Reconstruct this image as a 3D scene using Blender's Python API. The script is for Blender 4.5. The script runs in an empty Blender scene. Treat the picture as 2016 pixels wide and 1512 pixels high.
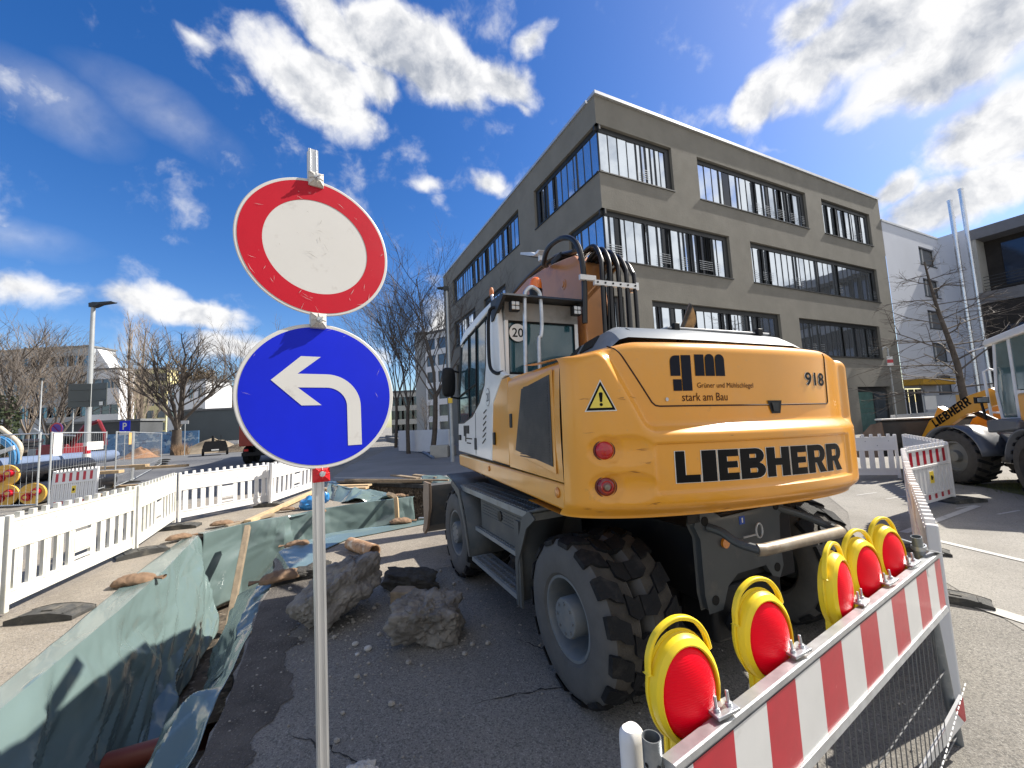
import bpy, bmesh, math, random
from math import sin, cos, pi, radians, sqrt, atan2, hypot
from mathutils import Vector as V, Matrix as Mx, noise as NZ
from mathutils.geometry import delaunay_2d_cdt

SC = bpy.context.scene
COL = SC.collection
# ------------------------------------------------------------------ camera
FPX, CX, CY, CH = 800.0, 1008.0, 756.0, 1.7
RT = V((0.99883, -0.04821, 0)).normalized()          # columns filled below
_up = V((-0.0483, -0.9948, 0.0898))
def _cam_axes():
    up = _up.normalized()
    z = V((0, 0, 1)); f = (z - up * up.z).normalized()
    r = f.cross(up)
    if r.x < 0: r = -r
    return r, f, up
_r, _f, _u = _cam_axes()
MW = Mx((_r, _f, _u))                                 # camera (x right, y down, z fwd) -> world
def ray(u, v): return MW @ V((u - CX, v - CY, FPX))
def G(u, v, z=0.0):
    d = ray(u, v); t = (z - CH) / d.z
    return V((d.x * t, d.y * t, z))
def at(u, v, Y):
    d = ray(u, v); t = Y / d.y
    return V((d.x * t, Y, CH + d.z * t))
cam = bpy.data.cameras.new('camera'); co = bpy.data.objects.new('camera', cam); COL.objects.link(co)
cam.sensor_width = 36; cam.lens = 36 * FPX / 2016; cam.clip_start = 0.05; cam.clip_end = 3000
m = MW @ Mx(((1, 0, 0), (0, -1, 0), (0, 0, -1)))
co.matrix_world = Mx.Translation((0, 0, CH)) @ m.to_4x4()
SC.camera = co
# ------------------------------------------------------------------ light and sky
SUN_AZ, SUN_EL = radians(21), radians(43)             # azimuth measured from +x towards +y
SD = V((cos(SUN_AZ) * cos(SUN_EL), sin(SUN_AZ) * cos(SUN_EL), sin(SUN_EL)))
sl = bpy.data.lights.new('sun', 'SUN'); sl.energy = 5.0; sl.angle = radians(0.5); sl.color = (1, .94, .84)
so = bpy.data.objects.new('sun', sl); COL.objects.link(so)
so.rotation_euler = SD.to_track_quat('Z', 'Y').to_euler()
SC.view_settings.view_transform = 'Standard'; SC.view_settings.look = 'None'
SC.view_settings.gamma = 1; SC.view_settings.exposure = 0.95

W = bpy.data.worlds.new('World'); SC.world = W; W.use_nodes = True
NT = W.node_tree; NT.nodes.clear()
def N(t, **k):
    n = NT.nodes.new(t)
    for a, b in k.items(): setattr(n, a, b)
    return n
def lk(a, b): NT.links.new(a, b)
def wmath(op, a, b=None, c=None, clamp=False):
    n = N('ShaderNodeMath', operation=op, use_clamp=clamp)
    for i, x in enumerate((a, b, c)):
        if x is None: continue
        if isinstance(x, (int, float)): n.inputs[i].default_value = x
        else: lk(x, n.inputs[i])
    return n.outputs[0]
out = N('ShaderNodeOutputWorld'); bg = N('ShaderNodeBackground'); bg.inputs['Strength'].default_value = 0.068
lk(bg.outputs[0], out.inputs[0])
sky = N('ShaderNodeTexSky', sky_type='NISHITA', sun_disc=False)
sky.sun_elevation = SUN_EL; sky.sun_rotation = radians(90) - SUN_AZ
sky.air_density = 1.0; sky.dust_density = 0.6; sky.ozone_density = 2.2
hs = N('ShaderNodeHueSaturation'); hs.inputs['Saturation'].default_value = 1.38; hs.inputs['Value'].default_value = 1.3
hs.inputs['Hue'].default_value = 0.512
lk(sky.outputs[0], hs.inputs['Color'])
tc = N('ShaderNodeTexCoord'); DIR = tc.outputs['Generated']
def noise(scale, detail, rough, vec, dist=0.0, stretch=None):
    n = N('ShaderNodeTexNoise'); n.inputs['Scale'].default_value = scale; n.inputs['Detail'].default_value = detail
    n.inputs['Roughness'].default_value = rough; n.inputs['Distortion'].default_value = dist
    lk(vec, n.inputs['Vector']); return n.outputs['Fac']
warp = N('ShaderNodeTexNoise'); warp.inputs['Scale'].default_value = 6.5; warp.inputs['Detail'].default_value = 5; lk(DIR, warp.inputs['Vector'])
vsub = N('ShaderNodeVectorMath', operation='SUBTRACT'); lk(warp.outputs['Color'], vsub.inputs[0]); vsub.inputs[1].default_value = (.5, .5, .5)
vsc = N('ShaderNodeVectorMath', operation='SCALE'); lk(vsub.outputs[0], vsc.inputs[0]); vsc.inputs['Scale'].default_value = 0.075
vadd = N('ShaderNodeVectorMath', operation='ADD'); lk(DIR, vadd.inputs[0]); lk(vsc.outputs[0], vadd.inputs[1])
WDIR = vadd.outputs[0]
def blob(u, v, ru, rv, rot, w):
    """a cloud bank in direction (u,v) with angular radii; returns 1 at the centre, 0 at the rim"""
    c = ray(u, v).normalized()
    k = FPX / V((u - CX, v - CY, FPX)).length ** 2 * FPX   # angular size shrinks away from the axis
    a = radians(rot)
    e1 = (ray(u + cos(a), v + sin(a)) - ray(u, v)); e2 = (ray(u - sin(a), v + cos(a)) - ray(u, v))
    L = ray(u, v).length
    e1 -= c * e1.dot(c); e2 -= c * e2.dot(c)
    e1 = e1 / L * ru; e2 = e2 / L * rv
    def dot(vec):
        n = N('ShaderNodeVectorMath', operation='DOT_PRODUCT'); lk(WDIR, n.inputs[0]); n.inputs[1].default_value = vec
        return n.outputs['Value']
    x = wmath('SUBTRACT', dot(e1 / e1.length_squared), c.dot(e1) / e1.length_squared)
    y = wmath('SUBTRACT', dot(e2 / e2.length_squared), c.dot(e2) / e2.length_squared)
    z = wmath('MULTIPLY_ADD', dot(c), -6.0, 5.0)
    z = wmath('MAXIMUM', z, 0.0)
    cb = N('ShaderNodeCombineXYZ'); lk(x, cb.inputs[0]); lk(y, cb.inputs[1]); lk(z, cb.inputs[2])
    ln = N('ShaderNodeVectorMath', operation='LENGTH'); lk(cb.outputs[0], ln.inputs[0])
    return wmath('MULTIPLY_ADD', ln.outputs['Value'], -w, w)
BL = [(640, 40, 125, 90, 20, 1.35), (620, 165, 150, 100, 15, 1.5), (700, 235, 70, 60, 0, 1.1), (760, 80, 130, 100, 10, 1.5), (740, 170, 70, 60, 0, 1.0), (860, 135, 150, 95, 15, 1.5), (985, 165, 115, 60, 10, 1.25), (1060, 75, 60, 36, -25, .95),
      (910, 248, 40, 26, 0, .42), (845, 362, 56, 24, -15, .66), (958, 360, 50, 32, 10, .70), (1238, 188, 22, 30, 60, .42), (392, 76, 44, 20, 10, .34), (1028, 210, 45, 26, 30, .6),
      (1680, 80, 270, 105, -14, 1.6), (1500, 190, 110, 60, -35, 1.15), (1900, 60, 280, 140, -10, 1.8), (1960, 260, 200, 100, -15, 1.4), (1590, 40, 130, 70, -20, 1.3),
      (1890, 390, 260, 75, -18, 1.4), (1750, 372, 85, 36, -10, 1.0), (1560, 330, 50, 18, 20, .42), (1530, 290, 34, 16, 20, .36),
      (350, 612, 190, 42, 3, 1.1), (60, 575, 230, 44, 10, .74), (480, 690, 170, 36, 3, .85), (330, 582, 80, 30, 0, .8),
      (640, 700, 220, 34, 4, .75), (860, 640, 120, 60, 0, .75), (60, 450, 150, 30, 10, .3)]
acc = None
for b in BL:
    o = blob(*b); acc = o if acc is None else wmath('MAXIMUM', acc, o)
# a general field of fair-weather clouds for the directions behind the camera
sep = N('ShaderNodeSeparateXYZ'); lk(DIR, sep.inputs[0])
back = wmath('MULTIPLY_ADD', wmath('SUBTRACT', wmath('MULTIPLY', sep.outputs['X'], .8), wmath('MULTIPLY', sep.outputs['Y'], 1.2)), 2.5, -.2, clamp=True)
field = wmath('MULTIPLY', wmath('MULTIPLY_ADD', noise(2.2, 3, .5, DIR), 3.6, -1.15, clamp=True), back)
acc = wmath('MAXIMUM', acc, field)
fb = noise(10.5, 11, .57, WDIR, 0)
shf = N('ShaderNodeVectorMath', operation='ADD'); lk(WDIR, shf.inputs[0]); shf.inputs[1].default_value = SD * 0.035
fb2 = noise(10.5, 8, .57, shf.outputs[0], 0)
base = wmath('ADD', wmath('MULTIPLY', wmath('MAXIMUM', acc, -0.75), 0.95), wmath('MULTIPLY_ADD', fb, 1.75, -.90))
mr = N('ShaderNodeMapRange', interpolation_type='SMOOTHSTEP'); lk(base, mr.inputs['Value'])
mr.inputs['From Min'].default_value = 0.02; mr.inputs['From Max'].default_value = 0.62
alpha = mr.outputs['Result']
wis = None
for b in [(90, 190, 260, 70, 22, 1), (330, 240, 230, 60, 28, 1), (60, 470, 170, 50, 10, 1)]:
    o = blob(*b); wis = o if wis is None else wmath('MAXIMUM', wis, o)
wis = wmath('MULTIPLY', wmath('MULTIPLY', wmath('MAXIMUM', wis, 0.0), wmath('MULTIPLY_ADD', noise(6, 5, .6, DIR, .4), 2.4, -.75, clamp=True)), .38)
alpha = wmath('MAXIMUM', alpha, wis)
lit = wmath('MULTIPLY_ADD', wmath('SUBTRACT', fb, fb2), 3.0, 0.76)
thick = N('ShaderNodeMapRange'); lk(base, thick.inputs['Value']); thick.inputs['From Min'].default_value = .55; thick.inputs['From Max'].default_value = 1.5
lit = wmath('SUBTRACT', lit, wmath('MULTIPLY', thick.outputs[0], 0.30))
lit = wmath('MAXIMUM', wmath('MINIMUM', lit, 1.0), 0.0)
cr = N('ShaderNodeValToRGB'); lk(lit, cr.inputs[0])
cr.color_ramp.elements[0].position = .1; cr.color_ramp.elements[0].color = (3.3, 3.6, 4.2, 1)
cr.color_ramp.elements[1].position = .85; cr.color_ramp.elements[1].color = (7.6, 7.6, 7.65, 1)
mixc = N('ShaderNodeMix', data_type='RGBA'); lk(alpha, mixc.inputs['Factor']); lk(hs.outputs[0], mixc.inputs['A']); lk(cr.outputs[0], mixc.inputs['B'])
lk(mixc.outputs['Result'], bg.inputs['Color'])

# ------------------------------------------------------------------ materials
MATS = {}
def mat(name, col, rough=.6, metal=0.0, var=.18, vs=2.5, bump=0.0, bs=60.0, dirt=None, spec=.5, coat=0.0, speck=None, sub=None, ior=None, streak=False):
    if name in MATS: return MATS[name]
    mm = bpy.data.materials.new(name); mm.use_nodes = True; nt = mm.node_tree; nd = nt.nodes; p = nd['Principled BSDF']
    p.inputs['Roughness'].default_value = rough; p.inputs['Metallic'].default_value = metal
    p.inputs['Specular IOR Level'].default_value = spec; p.inputs['Coat Weight'].default_value = coat
    if coat: p.inputs['Coat Roughness'].default_value = .08
    if ior: p.inputs['IOR'].default_value = ior
    if sub: p.inputs['Transmission Weight'].default_value = sub
    t = nd.new('ShaderNodeTexCoord'); oi = nd.new('ShaderNodeObjectInfo')
    ad = nd.new('ShaderNodeVectorMath'); ad.operation = 'ADD'
    sc = nd.new('ShaderNodeVectorMath'); sc.operation = 'SCALE'; sc.inputs[0].default_value = (17, 31, 9)
    nt.links.new(oi.outputs['Random'], sc.inputs['Scale']); nt.links.new(t.outputs['Object'], ad.inputs[0]); nt.links.new(sc.outputs[0], ad.inputs[1])
    vec = ad.outputs[0]
    if streak:
        mp = nd.new('ShaderNodeMapping'); mp.inputs['Scale'].default_value = (1, 1, .12); nt.links.new(vec, mp.inputs[0]); svec = mp.outputs[0]
    else: svec = vec
    def nz(scale, det=5, r=.6, v=None):
        n = nd.new('ShaderNodeTexNoise'); n.inputs['Scale'].default_value = scale; n.inputs['Detail'].default_value = det; n.inputs['Roughness'].default_value = r
        nt.links.new(v or svec, n.inputs['Vector']); return n.outputs['Fac']
    rp = nd.new('ShaderNodeValToRGB'); nt.links.new(nz(vs), rp.inputs[0])
    c = V(col)
    rp.color_ramp.elements[0].position = .3; rp.color_ramp.elements[0].color = (*(c * (1 - var)), 1)
    rp.color_ramp.elements[1].position = .7; rp.color_ramp.elements[1].color = (*(c * (1 + var)), 1)
    cur = rp.outputs[0]
    def mixin(fac, colr):
        nonlocal cur
        x = nd.new('ShaderNodeMix'); x.data_type = 'RGBA'; nt.links.new(fac, x.inputs['Factor']); nt.links.new(cur, x.inputs['A'])
        x.inputs['B'].default_value = (*colr, 1); cur = x.outputs['Result']
    def step(fac, a, b, mx=1.0):
        r = nd.new('ShaderNodeMapRange'); r.inputs['From Min'].default_value = a; r.inputs['From Max'].default_value = b; r.inputs['To Max'].default_value = mx
        nt.links.new(fac, r.inputs['Value']); return r.outputs[0]
    for s in (speck or []):      # (colour, scale, threshold, strength)
        vo = nd.new('ShaderNodeTexVoronoi'); vo.inputs['Scale'].default_value = s[1]; nt.links.new(vec, vo.inputs['Vector'])
        sp = nd.new('ShaderNodeSeparateColor'); nt.links.new(vo.outputs['Color'], sp.inputs[0])
        mixin(step(sp.outputs[0], s[2], s[2] + .05, s[3]), s[0])
    for d in (dirt or []):       # (colour, scale, lo, hi, strength)
        mixin(step(nz(d[1], 7, .65), d[2], d[3], d[4]), d[0])
    nt.links.new(cur, p.inputs['Base Color'])
    if var > 0 and rough > .05:
        nt.links.new(step(nz(vs * 2.3), .2, .8), (q := nd.new('ShaderNodeMath')).inputs[0]); q.operation = 'MULTIPLY_ADD'; q.inputs[1].default_value = .2 * rough; q.inputs[2].default_value = rough * .9
        nt.links.new(q.outputs[0], p.inputs['Roughness'])
    if bump:
        bn = nd.new('ShaderNodeBump'); bn.inputs['Strength'].default_value = bump; bn.inputs['Distance'].default_value = .02
        nt.links.new(nz(bs, 4, .6, vec), bn.inputs['Height']); nt.links.new(bn.outputs[0], p.inputs['Normal'])
    MATS[name] = mm; return mm
def emat(name, col, s):
    mm = bpy.data.materials.new(name); mm.use_nodes = True; p = mm.node_tree.nodes['Principled BSDF']
    p.inputs['Base Color'].default_value = (*col, 1); p.inputs['Emission Color'].default_value = (*col, 1); p.inputs['Emission Strength'].default_value = s
    return mm
dustcol = (.30, .25, .19)
YEL = mat('machine_yellow_paint', (.73, .315, .024), .32, var=.05, coat=.4, dirt=[((.56, .33, .13), 1.7, .50, .8, .55), ((.28, .16, .06), 9, .66, .78, .5), ((.40, .26, .12), 26, .62, .74, .35)], bump=.02, bs=5)
ORG = mat('boom_orange_paint', (.45, .19, .06), .38, var=.08, coat=.3, dirt=[((.22, .10, .05), 3, .52, .72, .6)])
CWH = mat('machine_white_paint', (.74, .74, .72), .35, var=.05, coat=.3, dirt=[((.48, .43, .36), 2.2, .58, .85, .4)])
DGR = mat('dark_grey_plastic', (.035, .040, .045), .5, spec=.22, var=.15, dirt=[((.13, .12, .10), 4, .55, .8, .5)])
HGR = mat('hood_grey_plastic', (.16, .18, .20), .48, var=.12, dirt=[((.30, .29, .27), 3, .5, .85, .5)])
BLK = mat('black_paint', (.012, .013, .015), .45, spec=.22, var=.2, dirt=[((.07, .06, .05), 5, .58, .8, .5)])
DECAL = mat('black_decal', (.004, .004, .005), .5, var=.1, spec=.12)
RUB = mat('tyre_rubber', (.010, .011, .013), .72, spec=.22, var=.25, vs=6, bump=.25, bs=90, dirt=[((.07, .065, .06), 8, .52, .75, .5)])
RUBD = mat('dusty_tyre_rubber', (.052, .047, .040), .9, var=.3, vs=7, bump=.35, bs=70, dirt=[((.035, .033, .03), 5, .55, .7, .7)])
SIDEW = mat('dusty_sidewall', (.085, .083, .080), .82, var=.2, vs=4, bump=.15, bs=60)
RIM = mat('grey_rim_paint', (.13, .145, .155), .55, var=.2, dirt=[((.25, .22, .18), 6, .5, .75, .5)])
STEEL = mat('galvanised_steel', (.50, .52, .54), .38, .75, var=.18, vs=14, dirt=[((.28, .28, .27), 9, .55, .75, .4)])
ALU = mat('aluminium', (.62, .63, .64), .35, .8, var=.12, vs=10, streak=True, dirt=[((.35, .35, .34), 12, .55, .75, .45)])
RUST = mat('rusty_steel', (.32, .19, .10), .5, .6, var=.3, vs=12, dirt=[((.10, .05, .025), 9, .5, .7, .8)])
TREADP = mat('step_plate', (.20, .21, .21), .5, .5, var=.25, vs=12, dirt=[((.22, .18, .13), 7, .5, .7, .7)])
HOSE = mat('hose_rubber', (.010, .010, .011), .32, var=.2)
GLS = mat('cab_glass', (.03, .07, .085), .04, var=.0, spec=.8, ior=1.7)
SOLAR = mat('facade_glass', (.74, .80, .86), .03, .92, var=.05, vs=.6)
GREYGL = mat('small_window_glass', (.10, .12, .14), .06, .35, var=.2, vs=.5)
WPL = mat('white_barrier_plastic', (.66, .65, .60), .5, var=.06, vs=3, dirt=[((.46, .44, .31), 3.2, .48, .72, .7), ((.30, .27, .21), 14, .60, .72, .6)])
WPLC = mat('clean_white_plastic', (.70, .69, .68), .42, var=.04, dirt=[((.5, .48, .44), 6, .6, .8, .4)])
REDF = mat('red_reflective_foil', (.42, .006, .022), .32, var=.08, vs=20, coat=.2, dirt=[((.68, .30, .30), 22, .68, .74, .55)])
WHTF = mat('white_reflective_foil', (.62, .62, .61), .32, var=.04, vs=10, coat=.2, dirt=[((.40, .39, .37), 7, .64, .72, .4)])
SIGNW = mat('sign_white_foil', (.54, .53, .51), .38, var=.03, vs=6, dirt=[((.34, .31, .28), 9, .62, .72, .5), ((.40, .385, .36), 3, .5, .75, .3)])
SIGNR = mat('sign_red_foil', (.42, .002, .016), .45, spec=.25, var=.05, vs=6, dirt=[((.60, .25, .25), 18, .66, .72, .6)])
SIGNB = mat('sign_blue_foil', (.001, .012, .50), .45, var=.12, vs=2.5, spec=.22)
LYEL = mat('lamp_yellow_plastic', (.86, .62, .015), .42, var=.06, vs=6, dirt=[((.45, .30, .06), 9, .66, .75, .5)])
CONC = mat('broken_concrete', (.20, .185, .165), .9, var=.3, vs=6, bump=.9, bs=22, dirt=[((.075, .066, .055), 5, .46, .62, .8), ((.34, .32, .29), 16, .6, .7, .6)])
SOIL = mat('dark_soil', (.10, .078, .055), .95, var=.4, vs=4, bump=1.0, bs=25, speck=[((.26, .22, .17), 26, .86, .8), ((.02, .017, .013), 17, .8, .7)])
WOOD = mat('weathered_wood', (.24, .185, .125), .75, var=.3, vs=7, bump=.2, bs=40, dirt=[((.20, .15, .10), 9, .5, .7, .6)])
WOODL = mat('new_timber', (.46, .33, .19), .7, var=.18, vs=6, bump=.15, bs=40)
SACK = mat('sandbag_fabric', (.20, .125, .075), .9, var=.2, vs=9, bump=.5, bs=160, dirt=[((.16, .11, .07), 8, .5, .7, .5)])
RUBF = mat('recycled_rubber_foot', (.045, .045, .043), .85, var=.3, vs=8, bump=.4, bs=60, dirt=[((.16, .145, .12), 6, .5, .72, .7)])
BARK = mat('tree_bark', (.085, .068, .055), .9, var=.3, vs=5, bump=.4, bs=30)
TWIG = mat('tree_twigs', (.105, .088, .075), .9, var=.2, vs=3)
TWIGL = mat('pale_twigs', (.23, .185, .145), .9, var=.2, vs=3)
FACG = mat('rough_grey_render', (.205, .194, .168), .92, var=.10, vs=.9, bump=.28, bs=14, dirt=[((.165, .156, .135), 2.4, .50, .75, .4), ((.235, .225, .20), .6, .52, .75, .35)])
FACW = mat('white_render', (.62, .63, .65), .9, var=.05, vs=.3, bump=.15, bs=12)
CAPM = mat('parapet_metal', (.60, .61, .62), .4, .6, var=.1)
DARKM = mat('dark_window_metal', (.022, .024, .026), .45, var=.15)
# ------------------------------------------------------------------ builders
class MB:
    """collects faces and links them as one mesh object"""
    def __init__(s, X=None):
        s.v = []; s.f = []; s.m = []; s.X = X or Mx.Identity(4)
    def raw(s, vs, fs, mi=0):
        b = len(s.v); s.v += [s.X @ V(p) for p in vs]
        for f in fs: s.f.append([b + i for i in f]); s.m.append(mi)
        return s
    def box(s, x0, x1, y0, y1, z0, z1, mi=0, M=None):
        p = [V((x, y, z)) for z in (z0, z1) for y in (y0, y1) for x in (x0, x1)]
        if M: p = [M @ q for q in p]
        return s.raw(p, [(0, 2, 3, 1), (4, 5, 7, 6), (0, 1, 5, 4), (2, 6, 7, 3), (0, 4, 6, 2), (1, 3, 7, 5)], mi)
    def beam(s, a, b, w, h=None, mi=0, up=(0, 0, 1)):
        a, b = V(a), V(b); d = (b - a).normalized(); u = V(up)
        if abs(d.dot(u)) > .98: u = V((0, 1, 0))
        x = d.cross(u).normalized(); y = x.cross(d); h = h or w
        p = [q + x * i * w / 2 + y * j * h / 2 for q in (a, b) for i, j in ((-1, -1), (1, -1), (1, 1), (-1, 1))]
        return s.raw(p, [(3, 2, 1, 0), (4, 5, 6, 7), (0, 1, 5, 4), (1, 2, 6, 5), (2, 3, 7, 6), (3, 0, 4, 7)], mi)
    def tube(s, pts, r, n=8, mi=0, caps=True):
        pts = [V(p) for p in pts]; k = len(pts); rs = r if isinstance(r, (list, tuple)) else [r] * k
        ref = None; vs = []; fs = []
        for i, p in enumerate(pts):
            d = (pts[min(i + 1, k - 1)] - pts[max(i - 1, 0)]).normalized()
            if ref is None:
                ref = d.orthogonal().normalized()
            ref = (ref - d * ref.dot(d));
            if ref.length < 1e-5: ref = d.orthogonal()
            ref.normalize(); o = d.cross(ref)
            vs += [p + (ref * cos(2 * pi * j / n) + o * sin(2 * pi * j / n)) * rs[i] for j in range(n)]
        for i in range(k - 1):
            for j in range(n):
                a = i * n + j; b = i * n + (j + 1) % n
                fs.append((a, b, b + n, a + n))
        if caps: fs += [tuple(range(n - 1, -1, -1)), tuple(range((k - 1) * n, k * n))]
        return s.raw(vs, fs, mi)
    def prism(s, poly, o, u, v, w, mi=0, mside=None):
        """polygon (a,b) in the plane o + a*u + b*v, extruded along w"""
        o, u, v, w = V(o), V(u), V(v), V(w); n = len(poly)
        A = [o + u * a + v * b for a, b in poly]; B = [p + w for p in A]
        if u.cross(v).dot(w) > 0: f0, f1 = tuple(range(n - 1, -1, -1)), tuple(range(n, 2 * n))
        else: f0, f1 = tuple(range(n)), tuple(range(2 * n - 1, n - 1, -1))
        s.raw(A + B, [f0, f1], mi)
        b = len(s.v) - 2 * n
        for i in range(n):
            j = (i + 1) % n; s.f.append([b + i, b + j, b + n + j, b + n + i]); s.m.append(mi if mside is None else mside)
        return s
    def lathe(s, prof, o, ax, n=32, mi=0, close=False):
        o, ax = V(o), V(ax).normalized(); x = ax.orthogonal().normalized(); y = ax.cross(x); vs = []; fs = []
        for r, h in prof:
            vs += [o + ax * h + (x * cos(2 * pi * j / n) + y * sin(2 * pi * j / n)) * r for j in range(n)]
        k = len(prof)
        for i in range(k - 1 if not close else k):
            for j in range(n):
                a = i * n + j; b = i * n + (j + 1) % n; c = ((i + 1) % k) * n
                fs.append((a, b, c + (j + 1) % n, c + j))
        return s.raw(vs, fs, mi)
    def disc(s, o, ax, r, n=32, mi=0, r2=None):
        o, ax = V(o), V(ax).normalized(); x = ax.orthogonal().normalized(); y = ax.cross(x); r2 = r2 or r
        return s.raw([o + x * cos(2 * pi * j / n) * r + y * sin(2 * pi * j / n) * r2 for j in range(n)], [tuple(range(n))], mi)
    def cyl(s, a, b, r, n=16, mi=0, r2=None):
        return s.tube([a, b], [r, r2 if r2 is not None else r], n, mi)
    def grid(s, nu, nv, fn, mi=0):
        vs = [fn(i / nu, j / nv) for i in range(nu + 1) for j in range(nv + 1)]
        fs = [(i * (nv + 1) + j, (i + 1) * (nv + 1) + j, (i + 1) * (nv + 1) + j + 1, i * (nv + 1) + j + 1) for i in range(nu) for j in range(nv)]
        return s.raw(vs, fs, mi)
    def ball(s, c, rx, ry, rz, nu=16, nv=10, mi=0, fn=None):
        c = V(c)
        def g(a, b):
            th = 2 * pi * a; ph = pi * b - pi / 2
            d = V((cos(th) * cos(ph), sin(th) * cos(ph), sin(ph))); k = fn(d) if fn else 1
            return c + V((d.x * rx, d.y * ry, d.z * rz)) * k
        return s.grid(nu, nv, g, mi)
    def build(s, name, mats, parent=None, smooth=30, bevel=0, solid=0, weld=False):
        me = bpy.data.meshes.new(name)
        me.from_pydata([tuple(p) for p in s.v], [], s.f); me.update()
        if not isinstance(mats, (list, tuple)): mats = [mats]
        for q in mats: me.materials.append(q)
        me.polygons.foreach_set('material_index', s.m)
        if weld:
            bm = bmesh.new(); bm.from_mesh(me); bmesh.ops.remove_doubles(bm, verts=bm.verts, dist=1e-4)
            bmesh.ops.recalc_face_normals(bm, faces=bm.faces); bm.to_mesh(me); bm.free()
        if smooth:
            me.polygons.foreach_set('use_smooth', [True] * len(me.polygons)); me.set_sharp_from_angle(angle=radians(smooth))
        o = bpy.data.objects.new(name, me); COL.objects.link(o)
        if parent: o.parent = parent
        if solid:
            md = o.modifiers.new('thickness', 'SOLIDIFY'); md.thickness = solid; md.offset = 0
        if bevel:
            md = o.modifiers.new('edges', 'BEVEL'); md.width = bevel; md.segments = 2; md.limit_method = 'ANGLE'; md.angle_limit = radians(35)
        return o
def tag(o, label, cat, group=None, kind=None):
    if label: o['label'] = label
    if cat: o['category'] = cat
    if group: o['group'] = group
    if kind: o['kind'] = kind
    return o
def struct(o): o['kind'] = 'structure'; return o
def thing(name, label, cat, loc=(0, 0, 0), rz=0.0, group=None):
    o = bpy.data.objects.new(name, None); COL.objects.link(o); o.empty_display_size = .2
    o.location = loc; o.rotation_euler = (0, 0, rz)
    return tag(o, label, cat, group)
def dup(root, loc, rz=None, label=None, rot=None, scale=None):
    r = root.copy(); COL.objects.link(r); r.location = loc
    if rz is not None: r.rotation_euler = (0, 0, rz)
    if rot is not None: r.rotation_euler = rot
    if scale: r.scale = (scale,) * 3 if isinstance(scale, float) else scale
    if label: r['label'] = label
    for ch in list(root.children):
        c = ch.copy(); COL.objects.link(c); c.parent = r
        for g in ch.children:
            d = g.copy(); COL.objects.link(d); d.parent = c
    return r
def sstep(x, a, b):
    t = max(0, min(1, (x - a) / (b - a))); return t * t * (3 - 2 * t)
def lerp(a, b, t): return a + (b - a) * t
def polyline(pts, t):
    """point at fraction t of a polyline (by length)"""
    pts = [V(p) for p in pts]; L = [(pts[i + 1] - pts[i]).length for i in range(len(pts) - 1)]; d = t * sum(L)
    for i, l in enumerate(L):
        if d <= l or i == len(L) - 1: return pts[i].lerp(pts[i + 1], min(1, d / l))
        d -= l
def spline(pts, n=12):
    pts = [V(p) for p in pts]; out = []
    P = [pts[0] * 2 - pts[1]] + pts + [pts[-1] * 2 - pts[-2]]
    for i in range(1, len(P) - 2):
        for k in range(n):
            t = k / n; a, b, c, d = P[i - 1:i + 3]
            out.append(.5 * ((2 * b) + (c - a) * t + (2 * a - 5 * b + 4 * c - d) * t * t + (3 * b - a - 3 * c + d) * t ** 3))
    return out + [pts[-1]]
def text2d(body, x0, y0, x1, y1, bold=0.0, keep=False):
    """flat lettering as 2-D triangles fitted into a rectangle"""
    cu = bpy.data.curves.new('text', 'FONT'); cu.body = body; cu.offset = bold; cu.resolution_u = 3
    ob = bpy.data.objects.new('text', cu); COL.objects.link(ob)
    dg = bpy.context.evaluated_depsgraph_get(); dg.update()
    me = bpy.data.meshes.new_from_object(ob.evaluated_get(dg))
    vs = [(p.co.x, p.co.y) for p in me.vertices]; fs = [tuple(f.vertices) for f in me.polygons]
    bpy.data.objects.remove(ob); bpy.data.curves.remove(cu); bpy.data.meshes.remove(me)
    ax, bx = min(v[0] for v in vs), max(v[0] for v in vs); ay, by = min(v[1] for v in vs), max(v[1] for v in vs)
    return [(lerp(x0, x1, (x - ax) / (bx - ax)), lerp(y0, y1, (y - ay) / (by - ay))) for x, y in vs], fs
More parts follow.
